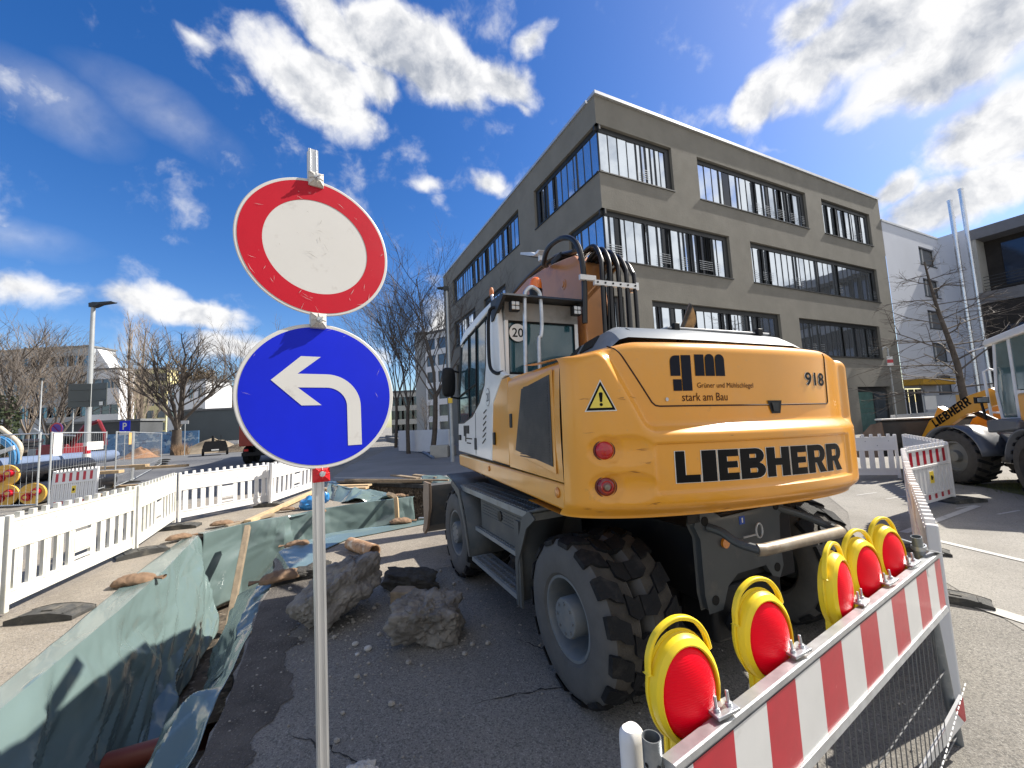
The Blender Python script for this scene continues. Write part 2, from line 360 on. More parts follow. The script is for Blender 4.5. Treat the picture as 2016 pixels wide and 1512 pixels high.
def block_letters(word, x0, x1, h, gap=.16):
    """heavy grotesque capitals as polygons with quads: list of quads in (x, y)"""
    G_ = {'L': [(0, 0, .38, 1), (.38, 0, 1, .24)], 'I': [(0, 0, 1, 1)],
          'E': [(0, 0, .42, 1), (.42, 0, 1, .23), (.42, .40, .94, .61), (.42, .77, 1, 1)],
          'H': [(0, 0, .36, 1), (.36, .38, .64, .62), (.64, 0, 1, 1)]}
    wd = {'L': .62, 'I': .40, 'E': .60, 'B': .80, 'H': .80, 'R': .77}
    tot = sum(wd[c] for c in word) + gap * .5 * (len(word) - 1); k = (x1 - x0) / tot; x = x0; Q = []
    def arc(cx, cy, ro, ri, yo, yi, n=8):
        for i in range(n):
            a, b = -pi / 2 + pi * i / n, -pi / 2 + pi * (i + 1) / n
            yield [(cx + ri * cos(a), cy + yi * sin(a)), (cx + ro * cos(a), cy + yo * sin(a)), (cx + ro * cos(b), cy + yo * sin(b)), (cx + ri * cos(b), cy + yi * sin(b))]
    for c in word:
        w = wd[c] * k; L = []
        if c in G_:
            for a, b, d, e in G_[c]:
                for i in range(4):
                    for j in range(2):
                        L.append([(lerp(a, d, (i + p) / 4), lerp(b, e, (j + q) / 2)) for p, q in ((0, 0), (1, 0), (1, 1), (0, 1))])
        else:
            L += [[(0, 0), (.36, 0), (.36, .5), (0, .5)], [(0, .5), (.36, .5), (.36, 1), (0, 1)]]
            if c == 'B':
                for lo, hi, ex in ((0, .53, 1.0), (.49, 1, .96)):
                    m_ = (lo + hi) / 2; hh = (hi - lo) / 2
                    L += [[(.36, lo), (.62, lo), (.62, lo + .19), (.36, lo + .19)], [(.36, hi - .19), (.62, hi - .19), (.62, hi), (.36, hi)]]
                    L += list(arc(.62, m_, ex - .62, ex - .62 - .33, hh, hh - .19))
            else:
                L += [[(.36, .36), (.62, .36), (.62, .55), (.36, .55)], [(.36, .79), (.62, .79), (.62, 1), (.36, 1)]]
                L += list(arc(.62, .68, .36, .05, .32, .12))
                L += [[(.44, .40), (.72, .42), (1.0, 0), (.62, 0)]]
        Q += [[(x + px * w, py * h) for px, py in q] for q in L]
        x += w + gap * .5 * k
    return Q
# ------------------------------------------------------------------ ground
ASPH = mat('worn_asphalt', (.225, .21, .185), .93, var=.14, vs=1.1, bump=.6, bs=150, speck=[((.36, .345, .31), 130, .80, .6), ((.07, .067, .062), 110, .78, .6), ((.13, .125, .115), 190, .62, .5)], dirt=[((.10, .092, .08), .7, .52, .72, .45)])
ASPHR = mat('pale_road_asphalt', (.235, .222, .198), .92, var=.12, vs=.8, bump=.35, bs=110, speck=[((.34, .32, .29), 130, .78, .5), ((.10, .095, .09), 120, .8, .5)], dirt=[((.15, .14, .12), .9, .50, .72, .5), ((.10, .09, .08), 6, .66, .72, .5)])
PAVE = mat('gritty_pavement', (.235, .205, .165), .93, var=.14, vs=1.6, bump=.5, bs=100, speck=[((.36, .33, .29), 120, .8, .6), ((.09, .08, .07), 100, .82, .6)], dirt=[((.13, .11, .09), 1.3, .5, .72, .5)])
ROADF = mat('far_road_asphalt', (.105, .108, .115), .9, var=.12, vs=.3, dirt=[((.16, .155, .145), .15, .5, .7, .5)])
KERB = mat('kerb_stone', (.42, .40, .36), .85, var=.12, vs=4, bump=.2, bs=60, dirt=[((.25, .23, .2), 7, .5, .7, .5)])
LINE = mat('road_paint', (.42, .41, .39), .8, var=.1, vs=5, dirt=[((.2, .2, .19), 9, .55, .7, .7)])
DIRT = mat('dark_dirt', (.085, .075, .065), .95, var=.35, vs=5, bump=1, bs=50, speck=[((.22, .2, .17), 150, .93, .7)])
GRASS = mat('dull_grass', (.10, .11, .045), .95, var=.35, vs=3, bump=.5, bs=40)
CONCW = mat('pale_concrete', (.40, .39, .36), .9, var=.12, vs=2, bump=.2, bs=40, dirt=[((.25, .24, .22), 2, .5, .75, .5)])

TR = [(-1.35, 1.0), (-1.62, 1.9), (-1.75, 2.35), (-1.95, 2.8), (-2.2, 3.35), (-2.62, 4.2), (-2.85, 4.9), (-3.3, 5.6), (-3.45, 6.15), (-2.9, 6.72), (-2.2, 7.1), (-1.7, 7.4), (-.8, 7.9),
      (.3, 9.0), (-.3, 10.0), (-1.3, 10.9), (-2.6, 11.8), (-4.2, 12.6), (-5.9, 13.4), (-5.9, 12.5), (-3.9, 10.9), (-2.45, 9.65), (-2.83, 9.42), (-3.2, 9.28), (-3.96, 8.72), (-4.44, 8.25), (-5.1, 7.65), (-5.38, 6.95),
      (-4.55, 5.35), (-4.0, 4.2), (-3.75, 3.6), (-3.4, 2.8), (-2.8, 1.0)]
def subdivide(poly, step, jit, seed=1):
    rng = random.Random(seed); out_ = []
    for i, p in enumerate(poly):
        q = poly[(i + 1) % len(poly)]; d = V((q[0] - p[0], q[1] - p[1])); n = max(1, int(d.length / step))
        for k in range(n):
            t = k / n; o = V((-d.y, d.x)).normalized() * (rng.uniform(-jit, jit) if k else 0)
            out_.append((p[0] + d.x * t + o.x, p[1] + d.y * t + o.y))
    return out_
TRS = subdivide(TR, .14, .025)
big = 700
ov = [V((-big, -60)), V((big, -60)), V((big, 900)), V((-big, 900))] + [V(p) for p in TRS]
ne = len(TRS)
ed = [(0, 1), (1, 2), (2, 3), (3, 0)] + [(4 + i, 4 + (i + 1) % ne) for i in range(ne)]
def inside(p, poly):
    c = False; n = len(poly)
    for i in range(n):
        a, b = poly[i], poly[(i + 1) % n]
        if (a[1] > p.y) != (b[1] > p.y) and p.x < (b[0] - a[0]) * (p.y - a[1]) / (b[1] - a[1]) + a[0]: c = not c
    return c
vv, _, ff, *_ = delaunay_2d_cdt(ov, ed, [], 0, 1e-4)
gm = MB(); gm.raw([(p.x, p.y, 0) for p in vv], [f for f in ff if not inside(sum((vv[i] for i in f), V((0, 0))) / 3, TRS)])
struct(gm.build('ground', ASPH, smooth=0))
tw = MB()
rows = [(0, 0), (-.10, .0), (-.13, -.05), (-.55, -.14), (-1.0, -.12), (-1.3, -.05)]
cen = sum((V(p) for p in TRS), V((0, 0))) / ne
def inward(i):
    a, b = V(TRS[i - 1]), V(TRS[(i + 1) % ne]); d = (b - a).normalized(); return V((-d.y, d.x))
vs = []
for z, o in rows:
    for i in range(ne):
        p = V(TRS[i]) + inward(i) * (o + (NZ.noise(V((i * .35, z * 4, 2))) * .05 if z < -.05 else 0)); vs.append((p.x, p.y, z))
fs = [(k * ne + i, (k + 1) * ne + i, (k + 1) * ne + (i + 1) % ne, k * ne + (i + 1) % ne) for k in range(len(rows) - 1) for i in range(ne)]
tw.raw(vs, fs, 1)
for i in range(ne): tw.m[i] = 0
fv = [V(p) for p in TRS]; v2, _, f2, *_ = delaunay_2d_cdt(fv, [(i, (i + 1) % ne) for i in range(ne)], [], 1, 1e-4)
tw.raw([(p.x, p.y, -1.28 + .06 * NZ.noise(V((p.x * 2, p.y * 2, 0)))) for p in v2], [f for f in f2], 1)
struct(tw.build('trench', [mat('asphalt_edge', (.05, .05, .05), .95, var=.4, vs=8, bump=1, bs=40), SOIL], smooth=0))
def sheet(name, poly, z, mt):
    o = MB().raw([(x, y, z) for x, y in poly], [tuple(range(len(poly)))]).build(name, mt, smooth=0); return struct(o)
# pale gritty pavement left of the trench and round its far arm, darker road beyond
sheet('pavement', [(-2.8, 1.0), (-3.4, 2.8), (-3.76, 3.6), (-4.02, 4.2), (-4.58, 5.35), (-5.42, 6.97), (-5.14, 7.67), (-4.47, 8.28), (-3.98, 8.75), (-3.2, 9.32), (-2.86, 9.45), (-2.5, 9.66), (-3.92, 10.88), (-5.9, 12.45),
                   (-6.4, 13.6), (-8.5, 14.2), (-8.2, 9), (-7.0, 5.0), (-6.2, 1.0)], .004, PAVE)
sheet('sunlit_pavement', [(-3.28, 5.7), (-2.6, 4.3), (-1.9, 4.6), (.6, 5.6), (1.2, 7.2), (.35, 8.9), (-.78, 7.86), (-1.68, 7.36), (-2.18, 7.06), (-2.88, 6.68), (-3.42, 6.1)], .004, PAVE)
sheet('far_road', [(-90, 95), (-24, 14), (-12.5, 13.2), (-9.2, 14.6), (-8.0, 19.0), (-10, 27), (-28, 62), (-60, 110)], .004, ROADF)
sheet('footpath', [(-6.3, 13.8), (-3.2, 12.7), (-.9, 11.6), (.6, 10.2), (1.2, 12), (3.5, 14.2), (-7.0, 31.5), (-9.5, 30.5), (-7.7, 19.1)], .004, mat('grey_paving', (.20, .20, .20), .9, var=.1, vs=.8, dirt=[((.13, .13, .13), .5, .5, .7, .5)]))
sheet('kerb_edge', [(-6.4, 14.35), (-2.9, 13.05), (-.7, 11.95), (-.62, 12.12), (-2.8, 13.25), (-6.4, 14.6)], .010, KERB)
sheet('right_road', [(3.2, 2.0), (3.95, 3.95), (4.2, 5.3), (5.2, 6.6), (9.0, 14.0), (40, 14), (40, -5), (3.0, -5)], .004, ASPHR)
def strip(name, a, b, w, z, mt):
    a, b = V(a), V(b); d = (b - a).normalized(); n = V((-d.y, d.x)) * w / 2
    return sheet(name, [tuple(a + n), tuple(a - n), tuple(b - n), tuple(b + n)], z, mt)
strip('kerb_strip', (5.02, 5.25), (5.32, 3.6), .09, .010, LINE)
strip('kerb_strip', (3.55, 4.25), (4.02, 2.3), .14, .010, KERB)
strip('kerb_strip', (4.98, 5.45), (7.25, 6.6), .09, .010, LINE)
for i in range(7): strip('road_marking', (6.0 + .16 * i, 8.6 - .42 * i), (6.5 + .16 * i, 8.75 - .42 * i), .035, .008, LINE)
rng = random.Random(5)
# dirt spread on the asphalt beside the trench
dpoly = []
for i in range(60):
    t = i / 59; p = polyline([(-1.5, 1.7, 0), (-1.95, 2.8, 0), (-2.2, 3.35, 0), (-2.62, 4.2, 0), (-2.85, 4.9, 0)], t); dpoly.append((p.x + .02, p.y - .01))
for i in range(260):
    t = 1 - i / 259; p = polyline([(-1.22, 1.7, 0), (-1.55, 2.7, 0), (-1.82, 3.3, 0), (-2.1, 4.1, 0), (-2.45, 4.9, 0)], t); w_ = .16 * NZ.noise(V((t * 7, 1, 0))) + .08 * NZ.noise(V((t * 23, 2, 0))) + .05 * NZ.noise(V((t * 70, 3, 0))); dpoly.append((p.x + w_, p.y + w_ * .3))
sheet('dirt_strip', dpoly, .005, DIRT)
# cracks in the asphalt
rng = random.Random(21)
for a_, b_ in (((-.35, 2.62), (.42, 2.72)), ((.42, 2.72), (.75, 2.5)), ((-.1, 3.35), (.5, 3.05)), ((4.2, 3.0), (6.0, 3.2)), ((-1.35, 2.45), (-.75, 2.2))):
    n = 26; L_ = []; R_ = []; a_, b_ = V(a_), V(b_); nn = V((-(b_ - a_).y, (b_ - a_).x)).normalized(); o = 0
    for k in range(n + 1):
        o += rng.gauss(0, .012); p = a_.lerp(b_, k / n) + nn * o * sin(pi * k / n); w = rng.uniform(.001, .007) * sin(pi * k / n) + .0005; L_.append(tuple(p + nn * w)); R_.append(tuple(p - nn * w))
    struct(MB().raw([(x, y, .0045) for x, y in L_ + R_], [(k, n + 1 + k, n + 2 + k, k + 1) for k in range(n)]).build('asphalt_crack', mat('crack_dark', (.03, .028, .025), .95), smooth=0))
# loose chippings on the road (too many to count)
ch = MB(); rng = random.Random(3)
for i in range(1100):
    x, y = (rng.gauss(-1.2, .5), rng.gauss(3.7, .5)) if i % 3 else (rng.uniform(-1.4, 2.2), rng.uniform(2.0, 5))
    if inside(V((x, y)), TR): continue
    r = rng.uniform(.003, .010) * (2.6 if rng.random() < .05 else 1)
    ch.ball((x, y, r * .7), r, r * rng.uniform(.6, 1), r * .7, 5, 3)
tag(ch.build('loose_chippings', mat('stone_chips', (.30, .28, .25), .9, var=.3, vs=20), smooth=0), 'small loose stone chippings scattered over the asphalt by the rubble', 'chippings', kind='stuff')

# ------------------------------------------------------------------ buildings
def wall_holes(mb, o, e, n, s0, s1, z0, z1, holes, depth, mi=0, mrev=0):
    """wall in the plane o + s*e + z*Z with outward normal n, rectangular openings with reveals"""
    o, e, n = V(o), V(e), V(n); Z = V((0, 0, 1))
    xs = sorted({s0, s1, *[h[0] for h in holes], *[h[1] for h in holes]}); zs = sorted({z0, z1, *[h[2] for h in holes], *[h[3] for h in holes]})
    P = lambda s, z, d=0: o + e * s + Z * z - n * d
    for i in range(len(xs) - 1):
        for j in range(len(zs) - 1):
            xm, zm = (xs[i] + xs[i + 1]) / 2, (zs[j] + zs[j + 1]) / 2
            if any(h[0] < xm < h[1] and h[2] < zm < h[3] for h in holes): continue
            mb.raw([P(xs[i], zs[j]), P(xs[i + 1], zs[j]), P(xs[i + 1], zs[j + 1]), P(xs[i], zs[j + 1])], [(0, 1, 2, 3)], mi)
    for a, b, c, d in holes:
        for (p, q) in (((a, c), (b, c)), ((b, c), (b, d)), ((b, d), (a, d)), ((a, d), (a, c))):
            if p[0] == q[0] == s0: continue
            mb.raw([P(*p), P(*q), P(*q, depth), P(*p, depth)], [(0, 1, 2, 3)], mrev)
def ribbon_window(parent, o, e, n, h, depth, seed, corner=False, rail=True):
    """a band of narrow panes: glazing, frame of slim mullions, small balcony rails"""
    rg = random.Random(seed); a, b, c, d = h; o, e, n = V(o), V(e), V(n); Z = V((0, 0, 1))
    fr = MB(); gl = MB(); rl = MB(); s = a; k = 0; depth = depth - .06
    P = lambda s_, z, q: o + e * s_ + Z * z - n * q
    def bar(s0, s1, z0, z1, q0, q1, mb=fr, mi=0):
        vs = [P(s_, z, q) for q in (q0, q1) for z in (z0, z1) for s_ in (s0, s1)]
        mb.raw(vs, [(0, 1, 3, 2), (4, 6, 7, 5), (0, 2, 6, 4), (1, 5, 7, 3), (0, 4, 5, 1), (2, 3, 7, 6)], mi)
    bar(a, b, c + .001, c + .07, depth - .08, depth + .04); bar(a, b, d - .22, d - .001, depth - .04, depth + .04)
    if not corner: bar(a + .001, a + .12, c + .07, d - .22, depth - .08, depth + .04)
    bar(b - .30, b - .001, c + .07, d - .22, depth - .05, depth + .04)
    bar(a - .02 if not corner else a, b + .02, c - .05, c - .002, -.05, depth)     # sill
    s = a + (.12 if not corner else depth)
    while s < b - .35:
        narrow = rg.random() < .42; w = .28 if narrow else .52; w = min(w, b - .3 - s)
        t = rg.uniform(-.012, .012) + (.10 if narrow and rg.random() < .4 else 0); t2 = rg.uniform(-.006, .006)
        gl.raw([P(s + .018, c + .07, depth + .0 - t), P(s + w - .018, c + .07, depth + t * .3), P(s + w - .018, d - .22, depth + t * .3 + t2), P(s + .018, d - .22, depth - t + t2)], [(0, 1, 2, 3)], 1 if rg.random() < (.16 if narrow else .02) else 0)
        bar(s - .018, s + .018, c + .07, d - .22, depth - (.05 if narrow else .02), depth + .04)
        if narrow and rail and rg.random() < .6:
            for q in range(5): bar(s - .02, s + w + .02, c + .25 + .1 * q, c + .265 + .1 * q, depth - .14, depth - .12, rl)
        s += w
    w_ = fr.build('window', DARKM, parent, smooth=0); gl.build('glazing', [SOLAR, mat('open_pane_dark', (.02, .024, .03), .15, spec=.5)], w_, smooth=0)
    if rl.v: rl.build('railing', STEEL, w_, smooth=0)
    return w_
eR, nR = V((.901, .434, 0)), V((.434, -.901, 0)); eL, nL = V((-.434, .901, 0)), V((-.901, -.434, 0))
CO = V((3.95, 16.0, 0)) + eR * .12
RW = [(0, 4.3, 11.87, 14), (6.0, 14.9, 11.85, 14), (16.5, 22.0, 11.85, 14), (0, 7.8, 8.1, 10.27), (9.4, 22.0, 8.1, 10.27), (0, .80, 4.45, 6.57), (2.35, 11.25, 4.45, 6.57), (12.9, 21.4, 4.45, 6.5), (2.4, 9.5, .5, 2.75), (17.95, 21.8, 0.0, 2.7)]
LW = [(0, 5.5, 11.87, 14), (7.4, 20.2, 11.87, 14), (0, 2.5, 8.1, 10.27), (9.6, 13.3, 8.1, 10.27), (15.0, 20.2, 8.1, 10.27), (0, .80, 4.45, 6.57), (5.0, 12.0, 4.45, 6.57), (14.5, 20.0, 4.45, 6.57), (6, 14, .5, 2.75)]
HB, SB = 15.25, 23.45
bld = thing('office_building', 'four storey grey rendered office block with long ribbon windows wrapping its corner', 'building', CO)
fa = MB(); O0 = V((0, 0, 0))
wall_holes(fa, O0, eR, nR, 0, SB, 0, HB, RW, .24); wall_holes(fa, O0, eL, nL, 0, 23.0, 0, HB, LW, .24)
far_ = eR * SB + eL * 23.0
for a, b in ((eR * SB, far_), (far_, eL * 23.0)): fa.raw([a, b, b + V((0, 0, HB)), a + V((0, 0, HB))], [(0, 1, 2, 3)])
fa.build('wall', FACG, bld, smooth=0)
inn = MB()   # dark floors and core behind the glass so that the windows have something behind them
for z in (0.02, 3.9, 7.6, 11.3, 14.6): inn.raw([eR * .5 + eL * .5 + V((0, 0, z)), eR * (SB - .5) + eL * .5 + V((0, 0, z)), far_ - (eR + eL) * .5 + V((0, 0, z)), eR * .5 + eL * 22.5 + V((0, 0, z))], [(0, 1, 2, 3)])
inn.build('floor_slab', mat('dark_interior', (.05, .05, .05), .9), bld, smooth=0)
cp = MB()
def capbar(a, b, z0, z1, w0, w1, nrm):
    p = [q + nrm * w + V((0, 0, z)) for q in (a, b) for z in (z0, z1) for w in (w0, w1)]
    cp.raw(p, [(0, 1, 3, 2), (4, 6, 7, 5), (0, 4, 5, 1), (2, 3, 7, 6), (0, 2, 6, 4), (1, 5, 7, 3)])
capbar(-eR * .05 - eL * .05, eR * SB, HB + .002, HB + .14, -.5, .07, nR); capbar(eL * .5, eL * 23, HB + .004, HB + .138, -.5, .07, nL)
cp.build('parapet_cap', CAPM, bld, smooth=0)
MB().raw([V((0, 0, HB - .1)) + p for p in (eR * .05 + eL * .05, eR * SB, far_, eL * 23)], [(0, 1, 2, 3)]).build('roof', mat('roof_gravel', (.2, .2, .2), .9), bld, smooth=0)
for i, h in enumerate(RW[:-1]): ribbon_window(bld, O0, eR, nR, h, .24, 10 + i, corner=h[0] == 0)
for i, h in enumerate(LW): ribbon_window(bld, O0, eL, nL, h, .24, 40 + i, corner=h[0] == 0)
dr = MB()
P_ = lambda s, z, q: eR * s + V((0, 0, z)) - nR * q
for a, b, c, d, k in ((17.97, 18.2, 0, 2.68, 0), (21.5, 21.78, 0, 2.68, 0), (18.2, 21.5, 2.4, 2.68, 0), (20.0, 20.15, 0, 2.4, 0), (18.2, 20.0, .05, 2.4, 1), (20.15, 21.5, .05, 2.4, 2)):
    dr.raw([P_(a, c, .2), P_(b, c, .2), P_(b, d, .2), P_(a, d, .2)], [(0, 1, 2, 3)], k)
dr.build('entrance_door', [DARKM, mat('greenish_door_glass', (.12, .22, .20), .08, .2), GREYGL], bld, smooth=0)

def small_windows(parent, o, e, n, wins, depth=.2):
    """ordinary casement windows: dark frame with a pale mullion, each a part with its pane"""
    for a, b, c, d in wins:
        P = lambda s, z, q: V(o) + V(e) * s + V((0, 0, z)) - V(n) * q
        f = MB(); g = MB()
        def bar(s0, s1, z0, z1, q0, q1, mi=0):
            f.raw([P(s, z, q) for q in (q0, q1) for z in (z0, z1) for s in (s0, s1)], [(0, 1, 3, 2), (4, 6, 7, 5), (0, 2, 6, 4), (1, 5, 7, 3), (0, 4, 5, 1), (2, 3, 7, 6)], mi)
        t = .07 * min(1, (b - a)); m_ = lerp(a, b, .34)
        bar(a, b, c, c + t, depth - .06, depth); bar(a, b, d - t, d, depth - .06, depth); bar(a, a + t, c + t, d - t, depth - .06, depth); bar(b - t, b, c + t, d - t, depth - .06, depth)
        bar(m_, m_ + t, c + t, d - t, depth - .07, depth, 1); bar(a - .03, b + .03, c - .05, c - .003, -.05, depth)
        g.raw([P(a + t, c + t, depth - .02), P(m_, c + t, depth - .02), P(m_, d - t, depth - .02), P(a + t, d - t, depth - .02)], [(0, 1, 2, 3)]); g.raw([P(m_ + t, c + t, depth - .025), P(b - t, c + t, depth - .025), P(b - t, d - t, depth - .025), P(m_ + t, d - t, depth - .025)], [(0, 1, 2, 3)], 1)
        w_ = f.build('window', [DARKM, WHTF], parent, smooth=0); g.build('pane', [GREYGL, mat('grey_blind', (.12, .13, .14), .5, var=.1)], w_, smooth=0)
# white rendered block beyond the grey one
wb = thing('apartment_block', 'white rendered block with a column of grey windows and yellow door canopy', 'building', CO + eR * 23.5)
ww = [(5.0, 7.55, z, z + 1.32) for z in (11.5, 9.15, 6.8, 4.45, 2.1)] + [(.1, 2.9, 0.0, 2.55)]
q = MB(); wall_holes(q, O0, eR, nR, 0, 8.3, 0, 13.8, ww, .2)
q.raw([eR * 8.3, eR * 8.3 + nR * 1.5, eR * 8.3 + nR * 1.5 + V((0, 0, 13.9)), eR * 8.3 + V((0, 0, 13.9))], [(0, 1, 2, 3)])
q.raw([V((0, 0, 13.75)), eR * 8.3 + V((0, 0, 13.75)), eR * 8.3 + eL * 9 + V((0, 0, 13.75)), eL * 9 + V((0, 0, 13.75))], [(0, 1, 2, 3)])
q.build('wall', mat('shade_blue_white_render', (.58, .61, .68), .9, var=.04, vs=.4, bump=.15, bs=12), wb, smooth=0)  # white render with the blue of its shade put into the colour
small_windows(wb, O0, eR, nR, ww[:-1])
q = MB()
for a, b, k in ((.1, 1.0, 0), (1.08, 1.9, 1), (1.98, 2.9, 0)): q.raw([eR * a - nR * .2, eR * b - nR * .2, eR * b - nR * .2 + V((0, 0, 2.5)), eR * a - nR * .2 + V((0, 0, 2.5))], [(0, 1, 2, 3)], k)
q.build('entrance_door', [DARKM, GREYGL], wb, smooth=0)
q = MB(); X = Mx((eR.to_4d() * 1, nR.to_4d(), V((0, 0, 1, 0)), V((0, 0, 0, 1)))).transposed(); X[3] = (0, 0, 0, 1)
X = Mx(((eR.x, nR.x, 0, 0), (eR.y, nR.y, 0, 0), (0, 0, 1, 0), (0, 0, 0, 1)))
q.X = X; q.box(.0, 4.7, .01, 1.0, 2.7, 3.1); q.build('door_canopy', mat('ochre_panel', (.55, .30, .03), .6, var=.08), wb, bevel=.02)
q = MB(X); q.box(-.04, 8.34, -.4, .06, 13.802, 13.93); q.build('parapet_cap', CAPM, wb, smooth=0)
fl = thing('flue_pipes', 'pair of tall bright steel flue pipes rising past the white block', 'chimney', CO + eR * 31.0 + nR * 1.0)
for dx, h in ((-.1, 16.0), (.9, 16.9)):
    q = MB(X); q.cyl((dx, .25 + dx * .35, 1.0), (dx, .25 + dx * .35, h), .135, 20); q.cyl((dx, .25 + dx * .35, h - .002), (dx, .25 + dx * .35, h + .1), .155, 20); q.build('flue', mat('bright_flue_steel', (.72, .73, .75), .28, .85, var=.08), fl)
q = MB(X); q.box(.1, .85, .1, .14, 15.0, 15.06); q.box(.1, .85, .1, .14, 11.0, 11.06); q.build('bracket', STEEL, fl)
# dark building on the right, running towards the camera
db = thing('dark_office_wing', 'dark clad wing with deep recessed balcony band under a pale flat roof edge', 'building', CO + eR * 31.85 + nR * 1.5)
q = MB(Mx(((nR.x, eR.x, 0, 0), (nR.y, eR.y, 0, 0), (0, 0, 1, 0), (0, 0, 0, 1))))
DL = 17.0
q.box(.0, DL, 1.5, 10, 9.1, 13.0); q.box(.0, DL, .05, 10, 0, 8.3); q.box(-.003, DL, 0, 10, 13.0, 13.75, 1); q.box(-.003, DL, -.02, 1.5, 8.3, 9.1, 1); q.box(0, .4, .05, 1.5, 9.1, 13.0, 2)
q.build('wall', [mat('dark_brick_cladding', (.028, .024, .022), .9, var=.3, vs=1.5, bump=.5, bs=14), mat('grey_fascia', (.17, .17, .18), .8, var=.1), CONCW], db, smooth=0)
q = MB(q.X)
for k in range(5): q.box(.5, DL, -.0, .03, 9.25 + k * .22, 9.29 + k * .22)
q.build('railing', DARKM, db, smooth=0)
q = MB(q.X)
for k in range(5): q.box(1.2 + k * 3.2, 3.6 + k * 3.2, .02, .045, 4.2, 6.6); q.box(1.2 + k * 3.2, 3.6 + k * 3.2, 1.46, 1.495, 9.6, 12.6)
q.build('window', mat('dark_reflecting_glass', (.03, .045, .08), .08, .3), db, smooth=0)

# ---- far buildings on the left; bx places a block by the picture columns of its front and its real distance
def block(name, label, u0, u1, vtop, Y, depth, mt, wins=None, cat='building', base=0, Y2=None, wcol=None):
    a = at(u0, vtop, Y); b = at(u1, vtop, Y2 or Y); h = (a.z + b.z) / 2
    t = thing(name, label, cat, (a.x, a.y, 0)); e = V((b.x - a.x, b.y - a.y, 0)); L = e.length; e.normalize(); n = V((e.y, -e.x, 0))
    q = MB(); hs_ = []
    if wins:
        nx, nz_, w, hh = wins
        for i in range(nx):
            for j in range(nz_):
                s = L * (i + .5) / nx; z = (h - .6) * (j + .62) / nz_; hs_.append((s - w / 2, s + w / 2, z - hh / 2, z + hh / 2))
    wall_holes(q, O0, e, n, 0, L, base, h, hs_, .15)
    for p, r in ((O0, -n * depth), (e * L, -n * depth)): q.raw([p, p + r, p + r + V((0, 0, h)), p + V((0, 0, h))], [(0, 1, 2, 3)])
    q.raw([-n * depth, e * L - n * depth, e * L - n * depth + V((0, 0, h)), -n * depth + V((0, 0, h))], [(0, 1, 2, 3)])
    q.build('wall', mt, t, smooth=0)
    q = MB(); o_ = .15
    q.raw([e * -o_ + n * o_ + V((0, 0, h + .002)), e * (L + o_) + n * o_ + V((0, 0, h + .002)), e * (L + o_) - n * (depth + o_) + V((0, 0, h + .002)), -e * o_ - n * (depth + o_) + V((0, 0, h + .002)),
           e * -o_ + n * o_ + V((0, 0, h + .25)), e * (L + o_) + n * o_ + V((0, 0, h + .25)), e * (L + o_) - n * (depth + o_) + V((0, 0, h + .25)), -e * o_ - n * (depth + o_) + V((0, 0, h + .25))],
          [(0, 1, 2, 3), (7, 6, 5, 4), (0, 4, 5, 1), (1, 5, 6, 2), (2, 6, 7, 3), (3, 7, 4, 0)])
    q.build('roof', mat('grey_flat_roof', (.16, .165, .17), .8), t, smooth=0)
    if wins:
        for a_, b_, c_, d_ in hs_:
            f = MB(); f.raw([e * a_ + V((0, 0, c_)) - n * .14, e * b_ + V((0, 0, c_)) - n * .14, e * b_ + V((0, 0, d_)) - n * .14, e * a_ + V((0, 0, d_)) - n * .14], [(0, 1, 2, 3)])
            f.build('window', wcol or GREYGL, t, smooth=0)
    return t, e, n, L, h
FWH = mat('far_white_render', (.66, .67, .69), .9, var=.05, vs=.2)
FGR = mat('far_grey_render', (.34, .36, .38), .9, var=.08, vs=.2)
FYE = mat('far_yellow_render', (.74, .66, .34), .9, var=.05, vs=.2)
block('apartment_block', 'broad pale grey apartment block with blue window bands behind the left trees', 48, 178, 686, 62, 4, FGR, (7, 4, 2.2, 1.6), wcol=mat('blue_far_glass', (.10, .22, .32), .1, .3))
block('apartment_block', 'lower pale apartment block at the left edge behind the ivy-clad tree', -90, 44, 694, 66, 4, FGR, (6, 4, 2.4, 1.6))
t, e, n, L, h = block('apartment_block', 'bright white apartment block with stepped sloping gable behind the street lamp', 183, 236, 728, 60, 2.5, FWH, (3, 3, 1.4, 1.4))
q = MB(); q.prism([(0, 0), (L * .55, 0), (L * .05, 3.0), (0, 3.0)], V((0, 0, h + .3)) - n * .3, e, (0, 0, 1), -n * 2); q.build('gable', FWH, t, smooth=0)
block('apartment_block', 'tall yellow apartment block between the poplars and the big bare tree', 266, 330, 728, 78, 2.5, FYE, (3, 6, 1.6, 1.5))
block('apartment_block', 'white cube shaped house with dark windows right of the yellow block', 331, 405, 755, 72, 4, FWH, (4, 3, 1.6, 1.6), Y2=66)
block('hall', 'long low dark grey windowless hall in front of the wooded hill', 352, 478, 808, 56, 5, mat('hall_grey_cladding', (.10, .12, .13), .7, var=.08, vs=.3), None)
t, e, n, L, h = block('kiosk_row', 'low flat roofed shelter with dark underside behind the mesh fences', 92, 276, 833, 46, 3, mat('shelter_dark_wall', (.07, .075, .08), .8, var=.2, vs=.6), None)
gt = mat('painted_blue_hoarding', (.10, .22, .40), .7, var=.25, vs=1.1, dirt=[((.45, .55, .62), 1.5, .55, .6, .8), ((.03, .06, .16), 2.2, .56, .6, .8)])
a, b = at(208, 842, 42), at(392, 846, 44)
hb = MB(); hb.beam((a.x, a.y, 1.15), (b.x, b.y, 1.15), .08, 2.3); tag(hb.build('graffiti_hoarding', gt, smooth=0), 'blue graffiti painted hoarding beneath the bare trees', 'hoarding')
block('apartment_block', 'white slab block with dark window rows behind the plane trees', 836, 880, 655, 52, 14, FWH, (2, 6, 1.5, 1.4), Y2=50)
